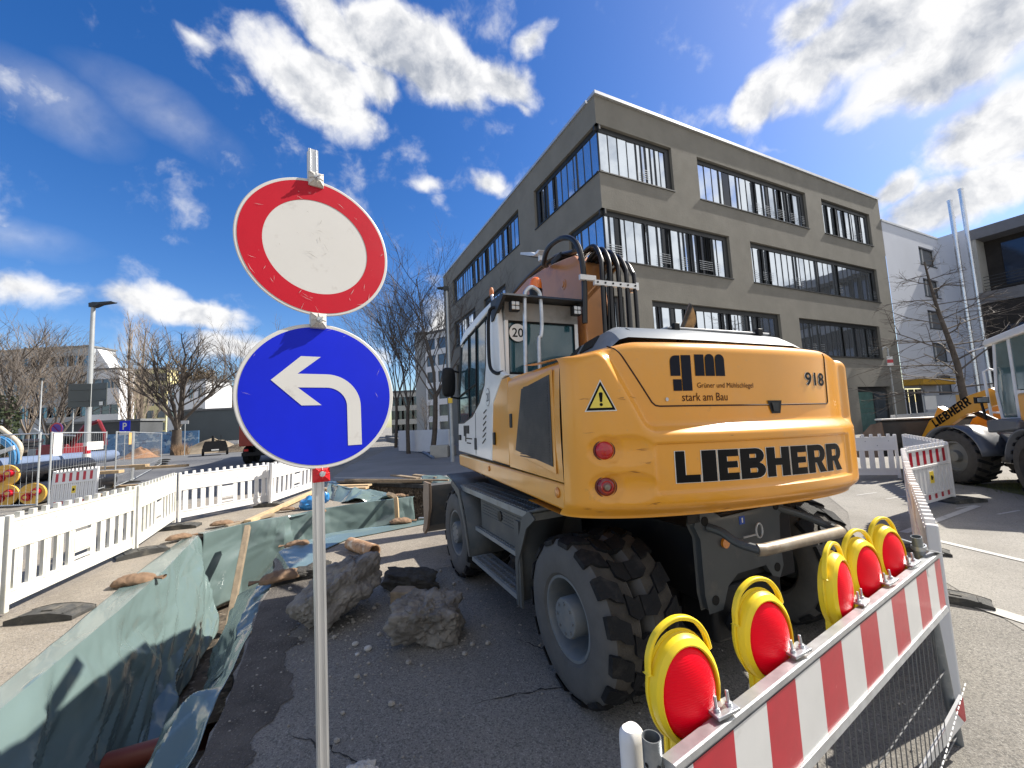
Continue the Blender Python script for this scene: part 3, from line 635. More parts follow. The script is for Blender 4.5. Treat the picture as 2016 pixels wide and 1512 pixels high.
block('apartment_tower', 'narrow grey stair tower standing left of the white slab block', 816, 838, 658, 53, 8, FGR, None)
block('apartment_block', 'distant cream block with small square windows behind the tree trunks', 772, 822, 772, 62, 12, mat('far_cream_render', (.58, .56, .50), .9, var=.05), (5, 3, 1.1, 1.3))

# ------------------------------------------------------------------ hill with bare wood
hl = MB()
a, b = at(300, 860, 95), at(560, 860, 120)
def hillp(i, j):
    p = a.lerp(b, i); d = V((b.y - a.y, -(b.x - a.x), 0)).normalized() * -1
    z = 17 * sin(pi * min(1, max(0, i * .9 + .1))) ** .5 * sstep(j, 0, .6) * (1 + .2 * NZ.noise(V((i * 5, j * 3, 1))))
    return V((p.x, p.y, 0)) - d * (j * 40) * -1 + V((0, 0, z - .3))
hl.grid(24, 12, hillp); struct(hl.build('hill', mat('hill_ground', (.09, .075, .05), .95, var=.3, vs=.2)))
wd = MB(); rng = random.Random(8)
for k in range(420):
    p = hillp(rng.random(), rng.random() * .8); hh = rng.uniform(3, 6)
    wd.tube([p, p + V((0, 0, hh))], [.12, .03], 3, 1, False)
    for m_ in range(16):
        zz = rng.uniform(.25, .95) * hh; d = V((rng.gauss(0, 1), rng.gauss(0, 1), rng.uniform(.4, 1.6))).normalized() * rng.uniform(1, 2.2)
        s = p + V((0, 0, zz)); w_ = V((rng.uniform(-.25, .25), rng.uniform(-.25, .25), .1)); wd.raw([s, s + d + w_, s + d - w_], [(0, 1, 2)], 0)
tag(wd.build('wooded_hill', [mat('far_twig_mass', (.14, .105, .06), .95, var=.35, vs=.3), BARK], smooth=0), 'brown leafless wood covering the hill behind the dark hall', 'wood', kind='stuff')

# ------------------------------------------------------------------ bare trees
def bare_tree(name, label, loc, H, seed, spread=1.0, fork=.22, r0=.18, style='round', twig=TWIG, levels=4, ivy=False, group=None):
    rg = random.Random(seed); t = thing(name, label, 'tree', loc, 0, group); tr = MB(); br = MB()
    def seg(mb, p, d, L, r, r2, n, k, up):
        pts = [p.copy()]; dd = d.copy()
        for i in range(k):
            wv = .13 if mb is br else .035; dd = (dd + V((rg.gauss(0, wv), rg.gauss(0, wv), rg.gauss(0, .08) + up))).normalized(); p = p + dd * (L / k); pts.append(p.copy())
        mb.tube(pts, [lerp(r, r2, i / k) for i in range(k + 1)], n, 0, False); return pts, dd
    def grow(p, d, L, r, lv):
        up = {'round': .05, 'tall': .16, 'flat': -.01}[style]
        pts, dd = seg(br, p, d, L, r, r * (.45 if lv < levels else .35), 5 if lv < 2 else 3, 5 if lv < 2 else 3, up)
        if lv >= levels: return
        nb = {1: 7, 2: 6, 3: 5}.get(lv, 4)
        for i in range(nb):
            f_ = lerp(.25, 1.0, (i + rg.random() * .7) / nb); j = min(len(pts) - 2, int(f_ * (len(pts) - 1))); q = pts[j].lerp(pts[j + 1], f_ * (len(pts) - 1) - j if j < len(pts) - 1 else 0)
            side = V((rg.gauss(0, 1), rg.gauss(0, 1), rg.gauss(0, .7))); side = (side - dd * side.dot(dd)).normalized()
            sp_ = {'round': .85, 'tall': .35, 'flat': 1.0}[style] * spread
            nd = (dd + side * sp_ * rg.uniform(.6, 1.2)).normalized()
            if style == 'flat': nd.z *= .55; nd.normalize()
            grow(q, nd, L * rg.uniform(.42, .64) * (1.15 - .35 * f_), max(r * lerp(.55, .38, f_), .0042 * H / 10), lv + 1)
    z = 0; p = V((0, 0, -.05)); trunk_top = H * (fork if style == 'round' else .9)
    pts, dd = seg(tr, p, V((rg.uniform(-.04, .04), rg.uniform(-.04, .04), 1)).normalized(), trunk_top, r0, r0 * (.8 if style == 'round' else .2), 9, 10, .1)
    if style == 'round':
        for i in range(6):
            a_ = 2 * pi * (i + rg.random() * .5) / 6; tl = rg.uniform(.25, .75) * spread
            d = V((cos(a_) * tl, sin(a_) * tl, 1)).normalized(); grow(pts[-1 - (i % 2)], d, H * rg.uniform(.48, .62), r0 * rg.uniform(.26, .38), 1)
        grow(pts[-1], V((0, 0, 1)), H * .6, r0 * .42, 1)
    else:
        nb = 26
        for i in range(nb):
            f_ = lerp(fork, .98, i / nb); j = min(9, int(f_ * 10)); q = pts[j].lerp(pts[j + 1], f_ * 10 - j); a_ = i * 2.4 + rg.random()
            if style == 'tall': d = V((cos(a_) * .42, sin(a_) * .42, 1)).normalized(); Lb = H * .26 * (1.15 - .75 * f_)
            else: d = V((cos(a_), sin(a_), rg.uniform(.05, .45))).normalized(); Lb = H * .34 * spread * (1.12 - .85 * f_)
            grow(q, d, Lb, r0 * (.34 - .2 * f_), 2)
    tr.build('trunk', BARK, t, smooth=60); br.build('branches', twig, t, smooth=0)
    if ivy:
        iv = MB()
        for k in range(900):
            a_, zz = rg.random() * 6.3, rg.random() * H * .45; rr = r0 * 1.5 + rg.random() * .5 * (1 - zz / H); c = V((cos(a_) * rr, sin(a_) * rr, zz)); u = V((rg.gauss(0, 1), rg.gauss(0, 1), rg.gauss(0, 1))).normalized() * .16; w_ = u.orthogonal().normalized() * .12
            iv.raw([c - u, c + w_, c + u, c - w_], [(0, 1, 2, 3)])
        iv.build('ivy', mat('ivy_leaves', (.035, .05, .02), .6, var=.4, vs=2), t, smooth=0)
    return t
def tree_at(u, vb, vt, Y, *a, **k):
    base = at(u, vb, Y); top = at(u, vt, Y); base.z = 0
    return bare_tree(a[0], a[1], base, top.z, *a[2:], **k)
tree_at(14, 850, 628, 44, 'bare_tree', 'ivy-clad bare tree at the left edge of the photo', 11, spread=.7, r0=.38, fork=.3, ivy=True)
tree_at(104, 850, 645, 40, 'bare_tree', 'many-limbed bare tree between the ivy-clad tree and the street lamp', 12, spread=.85, r0=.30, fork=.12)
tree_at(50, 850, 655, 47, 'bare_tree', 'slim brown bare tree right beside the ivy-clad tree', 19, spread=.8, r0=.25, fork=.2, twig=TWIGL)
tree_at(258, 850, 610, 52, 'poplar_tree', 'taller slender poplar left of its twin beside the yellow block', 13, spread=.9, r0=.26, fork=.08, style='tall', twig=TWIGL)
tree_at(283, 850, 620, 54, 'poplar_tree', 'shorter slender poplar in front of the yellow block', 14, spread=.9, r0=.26, fork=.08, style='tall', twig=TWIGL)
tree_at(347, 862, 646, 39, 'bare_tree', 'big broad bare tree with thick dark trunk in front of the white house', 15, spread=.82, r0=.46, fork=.2)
tree_at(505, 862, 650, 48, 'bare_tree', 'bare tree mostly hidden behind the round blue sign', 16, spread=.8, r0=.28, fork=.2)
tree_at(804, 880, 560, 25, 'plane_tree', 'slim young plane tree nearest the round blue sign', 21, spread=.8, r0=.13, fork=.28, levels=4)
tree_at(850, 885, 495, 22, 'plane_tree', 'tallest young plane tree beside the litter bin', 22, spread=.85, r0=.15, fork=.3, levels=4)
tree_at(779, 872, 585, 33, 'plane_tree', 'thin young plane tree furthest back by the low white wall', 23, spread=.7, r0=.13, fork=.3)
tree_at(836, 858, 770, 40, 'small_tree', 'tiny bare tree in front of the white slab block', 24, spread=.7, r0=.06, fork=.2, levels=3)
tree_at(1906, 800, 462, 17.5, 'bare_tree', 'bare tree with level drooping branches beside the wheel loader', 31, spread=1.15, r0=.16, fork=.22, style='flat', levels=4)
# ------------------------------------------------------------------ wheeled excavator
UO = V((.224, 2.655, 0)); UA = radians(25)
ex = thing('wheeled_excavator', 'yellow wheeled excavator with white cab and raised boom seen from its rear', 'excavator', UO, UA)
XU = (Mx.Translation(UO) @ Mx.Rotation(UA, 4, 'Z')).inverted() @ Mx.Translation((.283, 2.34, 1.165)) @ Mx.Rotation(radians(20), 4, 'Z') @ Mx.Rotation(radians(1.2), 4, 'Y') @ Mx.Translation((0, 0, -1.165))
# upper frame: x = to the right from the left flank, y = forward from the tail, z = height
CWW = 2.40
def s0(r):
    x = min(1, abs(r - 1.2) / 1.2)
    return .04 - .37 * (1 - x ** 2.5) ** .52
def ztop(r): return 2.06 + .075 * sstep(r, .05, .42) - .05 * sstep(r, 1.9, 2.4)
def recess(r, z):
    cr = lerp(.415, .20, (z - 1.60) / .45)            # slanting crease left of the bonnet
    a = sstep(r, cr - .05, cr + .045) * (1 - sstep(r, 2.22, 2.34)); led = 1.645 - .10 * sstep(r, .7, .38) * 0
    d = .070 * a * sstep(z, 1.585, 1.665)
    tp = sstep(r, .40, .43) * (1 - sstep(r, 2.0, 2.03)) * sstep(z, 1.268, 1.285) * (1 - sstep(z, 1.535, 1.552))
    d += .016 * tp
    for lz in (1.515, 1.318):                           # moulded pockets round the tail lights
        for c, w in ((.165, .085), (.27, .15)):
            q = ((r - c) / w) ** 2 + ((z - lz) / .082) ** 2
            d += (.026 if w < .1 else .022) * max(0, 1 - q) ** .7 if q < 1 else 0
    return d
def surf(r, z, off=0.0):
    """point of the counterweight skin, off = distance outwards"""
    zt = ztop(r); s = s0(r) + recess(r, z)
    s += .07 * (1 - sstep(z, 1.14, 1.25)) ** 2
    e = .0015; ds = (s0(r + e) - s0(r - e)) / (2 * e) if .002 < r < CWW - .002 else 0
    ds = max(-3, min(3, ds)); n = V((ds, -1, 0)).normalized()
    k = max(0, (z - (zt - .07)) / .07); s += .07 * (1 - sqrt(max(0, 1 - k * k)))
    return V((r, s, z)) + n * off
cw = MB(XU); NU, NVv = 210, 130
rr = [CWW * (.5 - .5 * cos(pi * (.5 + (i / NU - .5) * .96)) / cos(pi * .02)) for i in range(NU + 1)]
rr = [CWW * ((1 - cos(pi * i / NU)) / 2 * .35 + .65 * i / NU) for i in range(NU + 1)]
def cwf(a, b):
    r = rr[round(a * NU)]; return surf(r, lerp(1.14, ztop(r) - .0005, b))
cw.grid(NU, NVv, cwf)
n_ = NU
top = []
for i in range(n_ + 1):
    r = rr[i]; p = surf(r, ztop(r)); top.append(p)
cw.raw(top + [V((p.x, .62, p.z + .035)) for p in top], [(i, i + 1, n_ + 2 + i, n_ + 1 + i) for i in range(n_)])
bot = [surf(r, 1.14) for r in rr]
cw.raw(bot + [V((p.x, .62, 1.14)) for p in bot], [(i + 1, i, n_ + 1 + i, n_ + 2 + i) for i in range(n_)])
# right flank closes the casting
fl_ = [(surf(rr[-1], lerp(1.14, ztop(rr[-1]), j / 20))) for j in range(21)]
cw.raw(fl_ + [V((p.x, 2.5, p.z)) for p in fl_], [(j, j + 1, 22 + j, 21 + j) for j in range(20)])
cwo = cw.build('counterweight', YEL, ex, smooth=40)
def decal(quads_or, name, mt, parent, off=.003, tris=None):
    q = MB(XU)
    if tris:
        vs, fs = tris; q.raw([surf(x, z, off) for x, z in vs], fs)
    else:
        for p in quads_or: q.raw([surf(x, z, off) for x, z in p], [(0, 1, 2, 3)])
    return q.build(name, mt, parent, smooth=0)
WEDGE = mat('white_decal_edge', (.72, .70, .64), .5, var=.05)
Q = block_letters('LIEBHERR', .530, 1.895, .172, .11)
def zb(x): return 1.327 - .012 * (x - .53) / 1.36
decal([[(x, zb(x) + z) for x, z in p] for p in Q], 'lettering', DECAL, cwo, .004)
decal([[(x + dx, zb(x) + z * 1.03 - .003) for x, z in p] for p in Q for dx in (-.005, .005)], 'lettering_edge', WEDGE, cwo, .002)
# contractor's mark: strips of g and m
def rnd(x0, x1, z0, z1, rl=0, rr_=0, lo=0):
    n = 6; out_ = []
    pts = [(x0, z0), (x1, z0)]
    top_ = []
    for k in range(n + 1): a = pi / 2 * k / n; top_.append((x1 - rr_ + rr_ * cos(a), z1 - rr_ + rr_ * sin(a)) if rr_ else (x1, z1))
    for k in range(n + 1): a = pi / 2 + pi / 2 * k / n; top_.append((x0 + rl + rl * cos(a), z1 - rl + rl * sin(a)) if rl else (x0, z1))
    return pts + top_
gq = MB(XU)
for (a, b, c, d, rl, r2) in ((.577, .640, 1.925, 2.045, .035, 0), (.648, .712, 1.838, 2.047, 0, 0), (.590, .644, 1.838, 1.905, 0, 0), (.738, .802, 1.925, 2.052, 0, 0), (.809, .875, 1.925, 2.056, .03, .03), (.882, .950, 1.925, 2.056, .03, .034)):
    gq.raw([surf(x, z, .003) for x, z in rnd(a, b, c, d, rl, r2)], [tuple(range(16))])
gq.build('contractor_mark', mat('dark_blue_decal', (.007, .009, .018), .5, var=.1, spec=.15), cwo, smooth=0)
BRN = mat('brown_decal', (.06, .015, .010), .5, var=.1, spec=.15)
decal(None, 'lettering', BRN, cwo, .003, text2d('Grüner und Mühlschlegel', .745, 1.845, 1.165, 1.885))
decal(None, 'lettering', BRN, cwo, .003, text2d('stark am Bau', .640, 1.778, .955, 1.825))
for dx, mt, of in ((0, DECAL, .004), (.005, WEDGE, .002), (-.005, WEDGE, .0025)):
    decal(None, 'model_number', mt, cwo, of, text2d('918', 1.655 + dx, 1.872, 1.885 + dx, 1.962, .02))
# bonnet outline: thin raised cord, the gap's shade put into its dark colour
gl_ = [(.262, 2.115), (.455, 1.775), (.475, 1.757), (.50, 1.752), (1.32, 1.748), (1.90, 1.752), (1.915, 1.765), (1.93, 2.10)]
gv = MB(XU); pts = []
for i in range(len(gl_) - 1):
    for k in range(14): pts.append((lerp(gl_[i][0], gl_[i + 1][0], k / 14), lerp(gl_[i][1], gl_[i + 1][1], k / 14)))
pts.append(gl_[-1]); gv.tube([surf(x, z, .001) for x, z in pts], .0045, 6); gv.build('bonnet_gap', mat('gap_shadow_tone', (.03, .010, .006), .8), cwo)
lt = MB(XU); lt.raw([surf(x, z, .006) for x, z in ((1.27, 1.775), (1.395, 1.775), (1.375, 1.695), (1.30, 1.695))], [(3, 2, 1, 0)]); lt.raw([surf(x, z, .012) for x, z in ((1.30, 1.762), (1.36, 1.762), (1.352, 1.708), (1.312, 1.708))], [(3, 2, 1, 0)], 1)
lt.build('bonnet_latch', [BLK, DGR], cwo, smooth=0)
sc_ = MB(XU); sc_.disc(surf(.545, 1.79, .004), (0, -1, 0), .011, 12); sc_.build('bolt', STEEL, cwo, smooth=0)
# warning triangle on the rounded left corner
tr_ = MB(XU)
def tri(cx_, cz, h, off, mi):
    V3 = [(cx_ - h * .42, cz - h / 3), (cx_ + h * .42, cz - h / 3), (cx_, cz + h * 2 / 3)]; n = 8; vs = []; fs = []
    for i in range(n + 1):
        for j in range(n + 1 - i):
            a, b = i / n, j / n; vs.append(surf(V3[0][0] + (V3[1][0] - V3[0][0]) * a + (V3[2][0] - V3[0][0]) * b, V3[0][1] + (V3[2][1] - V3[0][1]) * b, off))
    idx = lambda i, j: sum(n + 1 - q for q in range(i)) + j
    for i in range(n):
        for j in range(n - i):
            fs.append((idx(i, j), idx(i + 1, j), idx(i, j + 1)))
            if j < n - i - 1: fs.append((idx(i + 1, j), idx(i + 1, j + 1), idx(i, j + 1)))
    tr_.raw(vs, fs, mi)
TX = .150
tri(TX, 1.79, .178, .0025, 0); tri(TX, 1.79, .160, .0045, 1); tri(TX, 1.791, .122, .0065, 2)
tr_.raw([surf(TX + x, 1.79 + z, .0085) for x, z in ((-.005, -.008), (.005, -.008), (.009, .040), (.005, .046), (-.005, .046), (-.009, .040))], [tuple(range(6))], 1)
tr_.raw([surf(TX + .0075 * cos(a), 1.768 + .009 * sin(a), .0085) for a in [2 * pi * k / 12 for k in range(12)]], [tuple(range(12))], 1)
tr_.build('warning_sticker', [WEDGE, DECAL, mat('sticker_yellow', (.80, .62, .08), .4, var=.05)], cwo, smooth=0)
# scratches in the paint
sx = MB(XU); rng = random.Random(4)
for x, z, l in ((.24, 1.80, .07), (.31, 1.81, .05), (.06, 1.80, .03), (.32, 1.45, .09), (.09, 1.49, .04), (.33, 1.52, .06), (.28, 1.40, .05), (.06, 1.2, .04), (.10, 1.185, .05), (.35, 1.22, .05), (.4, 1.225, .03), (.85, 1.165, .06), (.9, 1.58, .012), (.07, 1.62, .04)):
    for k in range(2):
        a = x + rng.uniform(-.02, .02); c = z + rng.uniform(-.006, .006); w = rng.uniform(.0005, .0016); sl_ = rng.uniform(-.15, .15)
        sx.raw([surf(a, c, .0016), surf(a + l * .5, c + sl_ * l * .5 - w, .0016), surf(a + l, c + sl_ * l, .0016), surf(a + l * .5, c + sl_ * l * .5 + w, .0016)], [(0, 1, 2, 3)])
sx.build('paint_scratches', mat('scratch_brown', (.16, .055, .025), .7, var=.4, vs=30), cwo, smooth=0)
# tail lights
LR = mat('red_lamp_glass', (.42, .004, .012), .12, var=.1, vs=30, coat=.6)
for lz, kind in ((1.515, 0), (1.318, 1)):
    c = surf(.165, lz); c = surf(.172, lz, .006); ax = (s0(.19) - s0(.15)) / .04; nrm = V((ax * .55, -1, 0)).normalized()
    t = MB(XU); t.lathe([(.001, .0), (.062, .0), (.064, .012), (.060, .030), (.054, .032), (.052, .020)], c - nrm * .022, nrm, 28)
    lo = t.build('tail_light', mat('lamp_housing_red', (.10, .004, .008), .3, var=.1), ex)
    t = MB(XU); t.lathe([(.052, .018), (.050, .030), (.040, .040), (.025, .046), (.001, .048)], c - nrm * .022, nrm, 28); t.build('lens', LR if not kind else mat('dark_red_lamp_glass', (.16, .006, .010), .15, coat=.5), lo)
    if kind:
        t = MB(XU); t.lathe([(.034, .044), (.031, .049), (.028, .049), (.026, .044)], c - nrm * .022, nrm, 28); t.lathe([(.018, .046), (.016, .053), (.001, .054)], c - nrm * .022, nrm, 20, 1)
        t.build('reflector_ring', [LR, mat('grey_lamp_glass', (.18, .15, .12), .15, coat=.5)], lo)
# ---- left flank
UX, UY, UZ = V((1, 0, 0)), V((0, 1, 0)), V((0, 0, 1))
def flank(poly, x, d, name, mt, parent=ex, bevel=.006, mi=0):
    q = MB(XU); q.prism(poly, (x, 0, 0), UY, UZ, (d, 0, 0)); return q.build(name, mt, parent, smooth=35, bevel=bevel)
GAP = .007
# engine door with softly curved top edge
def door(sa, sb, za, zb_, name):
    q = MB(XU)
    def f(a, b):
        s = lerp(sa, sb, a); zt = 2.055 if s < .98 else lerp(2.055, 2.06, (s - .98) / .3); z0_ = za(s); t = b * 1.18
        if t <= 1: return V((.002 - .010 * sin(pi * t), s, lerp(z0_, zt - .06, t)))
        k = (t - 1) / .18 * pi / 2; return V((.002 + .07 * (1 - cos(k)), s, zt - .06 + .06 * sin(k)))
    q.grid(10, 26, f)
    q.grid(10, 2, lambda a, b: V((.072 + .4 * b, lerp(sa, sb, a), 2.055 + .03 * b)))
    o = q.build(name, YEL, ex, smooth=50); return o
zlo = lambda s: lerp(1.328, 1.345, s / 1.5)
d1 = door(.048, .975, zlo, None, 'engine_door')
q = MB(XU); q.prism([(1.462, 1.352), (.985, 1.345), (.985, 2.055), (1.135, 2.052), (1.388, 1.862)], (.0, 0, 0), UY, UZ, (.03, 0, 0)); d2 = q.build('service_door', YEL, ex, bevel=.008)
for s, z in ((.90, 1.70), (1.36, 1.55)):
    q = MB(XU); q.box(-.014, 0, s - .03, s + .03, z - .055, z + .055); h_ = q.build('door_latch', BLK, d1 if s < 1 else d2, bevel=.008)
    q = MB(XU); q.box(-.020, -.0145, s - .012, s + .012, z - .03, z + .03); q.build('latch_handle', DGR, None if False else ex, bevel=.003) if False else None
gp = [(.645, 1.925), (.165, 1.972), (.155, 1.412), (.80, 1.478)]
q = MB(XU); q.prism(gp, (-.014, 0, 0), UY, UZ, (.004, 0, 0)); 
for k in range(30):
    z = lerp(1.44, 1.93, k / 29); q.box(-.0165, -.0142, .19, .60 + .1 * (1.93 - z) / .5, z, z + .006)
q.build('engine_grille', mat('grille_mesh_dark', (.022, .022, .024), .55, var=.2, dirt=[((.10, .09, .08), 4, .5, .8, .6)]), d1, smooth=0, bevel=0)
q = MB(XU); q.prism([(.63 * 1 + .06, 1.955), (.135, 2.005), (.12, 1.37), (.87, 1.45)], (-.010, 0, 0), UY, UZ, (.006, 0, 0)); q.build('grille_frame', YEL, d1, bevel=.01)
flank([(.045, 1.168), (2.80, 1.195), (2.835, 1.22), (2.838, 1.326), (.045, 1.322)], .0, .08, 'side_skirt', YEL, bevel=.015)
q = MB(XU); q.ball((-.004, .13, 1.262), .008, .032, .032, 14, 8); q.ball((-.004, 1.555, 1.27), .008, .025, .025, 14, 8); q.build('side_reflector', mat('amber_lens', (.60, .20, .01), .2, var=.05, coat=.5), ex)
# body behind the skins
q = MB(XU); q.box(.05, 2.36, .30, 2.6, 1.20, 2.03); q.build('engine_body', DGR, ex, smooth=0)
q = MB(XU); q.box(1.30, 2.38, .6, 2.75, 1.18, 2.05); q.build('tank_housing', YEL, ex, bevel=.03)
# grey hood with vents
q = MB(XU)
def hood(a, b):
    s = lerp(.10, 1.12, a)
    prof = [(.30, 2.09), (.40, 2.20), (.47, 2.30), (.54, 2.335), (1.2, 2.345), (2.06, 2.335), (2.15, 2.30), (2.22, 2.20), (2.27, 2.09)]
    x, z = prof[round(b * 8)]; k = 1 - (1 - min(1, a / .22)) ** 2 * .45
    if a > .75: k *= 1 - .18 * (a - .75) / .25
    z = 2.08 + (z - 2.08) * k
    return V((x + (.18 * (a) * (1 if b < .5 else 0)), s, z))
q.grid(18, 8, hood)
q.prism([(.45, 2.08), (.60, 2.26), (.74, 2.29), (2.05, 2.29), (2.22, 2.08)], (0, 1.115, 0), UX, UZ, (0, .02, 0))
ho = q.build('engine_hood', HGR, ex, smooth=28)
for a0, a1 in ((.28, .60), (.66, .93)):
    q = MB(XU); vs = [hood(a, b) for a, b in ((a0, 1 / 8), (a1, 1 / 8), (a1, 2 / 8), (a0, 2 / 8))]
    n = (vs[1] - vs[0]).cross(vs[3] - vs[0]).normalized(); n = -n if n.x > 0 else n; c = sum(vs, V((0, 0, 0))) / 4
    q.raw([c + (p - c) * .82 + n * .012 for p in vs] + [c + (p - c) * .86 for p in vs], [(0, 1, 2, 3), (0, 4, 5, 1), (1, 5, 6, 2), (2, 6, 7, 3), (3, 7, 4, 0)]); q.build('hood_vent', BLK, ho, smooth=0)
q = MB(XU); q.box(1.02, 2.06, .28, .95, 2.346, 2.362); q.build('hood_cover', mat('pale_hood_plate', (.42, .44, .46), .45, var=.08), ho, bevel=.006)
for x in (1.06, 1.9):
    q = MB(XU); q.box(x, x + .05, .25, .29, 2.33, 2.385); q.build('hinge', BLK, ho, bevel=.004)
q = MB(XU); q.tube([(.62, .30, 2.33), (.60, .2, 2.30), (.70, .12, 2.22)], .005, 6); q.build('cable', BLK, ho)
# exhaust pipe
q = MB(XU); c0, c1 = V((1.30, .42, 2.26)), V((1.34, .40, 2.40)); n = 24; dtop = V((.55, -.05, .9)).normalized()
rings = []
for p, d, r in ((V((1.30, .44, 2.22)), V((0, 0, 1)), .052), (V((1.305, .43, 2.33)), V((.15, -.02, 1)), .052), (V((1.335, .42, 2.40)), V((.4, -.05, .9)), .050)):
    d = d.normalized(); x = d.cross(V((0, 1, 0))).normalized(); y = d.cross(x); rings.append([p + x * cos(2 * pi * k / n) * r + y * sin(2 * pi * k / n) * r for k in range(n)])
d = V((.42, -.04, .9)).normalized(); x = d.cross(V((0, 1, 0))).normalized(); y = d.cross(x)
end = [V((1.36, .415, 2.45)) + (x * cos(2 * pi * k / n) + y * sin(2 * pi * k / n)) * .050 + d * (.075 - .095 * cos(2 * pi * k / n - pi * .85) * .8) for k in range(n)]
rings.append(end); inner = [p + (sum(end, V((0, 0, 0))) / n - p) * .12 for p in end]; deep = [p - d * .16 for p in inner]
allr = rings + [inner, deep]; vs = [p for r_ in allr for p in r_]
fs = [(i * n + j, i * n + (j + 1) % n, (i + 1) * n + (j + 1) % n, (i + 1) * n + j) for i in range(len(allr) - 1) for j in range(n)] + [tuple((len(allr) - 1) * n + j for j in range(n))]
q.raw(vs, fs); q.lathe([(.054, 0), (.062, 0), (.062, .02), (.054, .02)], (1.302, .432, 2.31), (.1, 0, 1), 20)
q.build('exhaust_pipe', mat('exhaust_bronze', (.34, .20, .09), .30, .85, var=.3, vs=9, dirt=[((.06, .035, .02), 6, .5, .7, .8)]), ex, smooth=50)
# ---- cab
CW_ = .82
lowp = [(1.468, 1.345), (2.868, 1.362), (2.850, 1.70), (2.55, 1.705), (2.15, 1.77), (1.85, 1.90), (1.66, 2.06), (1.60, 2.25), (1.575, 2.62), (1.50, 2.735), (1.36, 2.772), (1.235, 2.75), (1.20, 2.60), (1.17, 2.13), (1.03, 2.075), (1.137, 2.058), (1.395, 1.866)]
cab = flank(lowp, .0, .055, 'cab', CWH, bevel=.012)
roofp = [(1.36, 2.772), (1.50, 2.735), (2.45, 2.655), (2.64, 2.60), (2.70, 2.655), (2.50, 2.755), (1.8, 2.80), (1.36, 2.80)]
flank(roofp, .0, .055, 'roof_rail', CWH, cab, bevel=.012)
q = MB(XU); q.prism(roofp, (.055, 0, 0), UY, UZ, (CW_ - .11, 0, 0)); q.build('cab_roof', CWH, cab, smooth=30, bevel=.01)
flank([(2.64, 2.60), (2.70, 2.655), (2.885, 1.99), (2.868, 1.69), (2.82, 1.70), (2.825, 1.99)], .0, .05, 'front_pillar', DGR, cab, bevel=.006)
flank([(2.64, 2.60), (2.70, 2.655), (2.885, 1.99), (2.868, 1.362), (2.80, 1.362), (2.825, 1.99)], CW_ - .05, .05, 'front_pillar', CWH, cab, bevel=.006)
flank([(1.25, 1.4), (1.45, 1.4), (1.50, 2.735), (1.25, 2.77)], CW_ - .05, .05, 'rear_pillar', CWH, cab, bevel=.01)
wl_ = [(1.60, 2.25), (1.66, 2.06), (1.85, 1.90), (2.15, 1.77), (2.55, 1.705), (2.85, 1.70), (2.875, 1.99), (2.66, 2.62), (2.45, 2.655), (1.575, 2.70)]
def glass(poly, x, name='side_window'):
    q = MB(XU); q.prism(poly, (x, 0, 0), UY, UZ, (.006, 0, 0)); return q.build(name, GLS, cab, smooth=0)
wi = glass(wl_, .012)
q = MB(XU)
for a, b in (((1.98, 1.84), (1.94, 2.70)), ((2.30, 1.735), (2.27, 2.68)), ((1.97, 2.10), (2.84, 2.02))): q.beam((.006, *a), (.006, *b), .022, .012)
q.build('window_bar', BLK, wi, smooth=0)
q = MB(XU); q.tube([(.008, *p) for p in wl_ + wl_[:1]], .013, 6); q.build('window_seal', BLK, wi)
glass([(1.45, 1.45), (2.85, 1.45), (2.85, 1.99), (2.66, 2.62), (1.5, 2.70)], CW_ - .03)
q = MB(XU); q.raw([(.05, 2.665, 2.62), (CW_ - .05, 2.665, 2.62), (CW_ - .05, 2.86, 1.99), (.05, 2.86, 1.99)], [(0, 1, 2, 3)]); q.raw([(.05, 2.86, 1.99), (CW_ - .05, 2.86, 1.99), (CW_ - .05, 2.85, 1.40), (.05, 2.85, 1.40)], [(0, 1, 2, 3)]); q.build('windscreen', mat('clear_cab_glass', (.6, .72, .72), .02, var=0, sub=1.0, ior=1.01), cab, smooth=0)
# rear face with window, label and grab rail
q = MB(XU)
def rbox(x0, x1, z0, z1, y=1.185, d=.04): q.box(x0, x1, y - d / 2, y + d / 2, z0, z1)
rbox(.056, CW_ - .051, 1.4, 2.10); rbox(.056, .085, 2.10, 2.575); rbox(.735, CW_ - .051, 2.10, 2.575)
q.build('rear_wall', CWH, cab, smooth=0); q = MB(XU); rbox(.056, CW_ - .051, 2.575, 2.74); q.build('rear_header', mat('visor_shade_grey', (.26, .255, .24), .5, var=.15, dirt=[((.14, .13, .11), 8, .5, .7, .6)]), cab, smooth=0)  # white wall strip above the window, the visor's shade put into its grey
q = MB(XU); q.box(.086, .734, 1.19, 1.196, 2.101, 2.574); rw_ = q.build('rear_window', mat('tinted_rear_glass', (.05, .16, .20), .03, var=0, spec=.9, sub=.5, ior=1.6), cab, smooth=0)
q = MB(XU); q.tube([(.086, 1.178, 2.11), (.734, 1.178, 2.11), (.734, 1.178, 2.57), (.086, 1.178, 2.57), (.086, 1.178, 2.11)], .012, 6); q.build('window_seal', BLK, rw_)
def speedlabel(c, ex_, ey, r, sq=1.0):
    q = MB(XU); c = V(c); ex_, ey = V(ex_), V(ey); nn = ex_.cross(ey)
    ring = lambda rr_, o: [c + nn * o + (ex_ * cos(2 * pi * k / 32) * sq + ey * sin(2 * pi * k / 32)) * rr_ for k in range(32)]
    q.raw(ring(r, 0), [tuple(range(32))], 0); q.raw(ring(r * .93, .0006), [tuple(range(32))], 1)
    vs, fs = text2d('20', -r * .62 * sq, -r * .48, r * .62 * sq, r * .48, .012); q.raw([c + nn * .0015 + ex_ * x + ey * y for x, y in vs], fs, 2)
    return q.build('speed_label', [DECAL, mat('label_white', (.74, .74, .72), .4, var=.03), DECAL], cab, smooth=0)
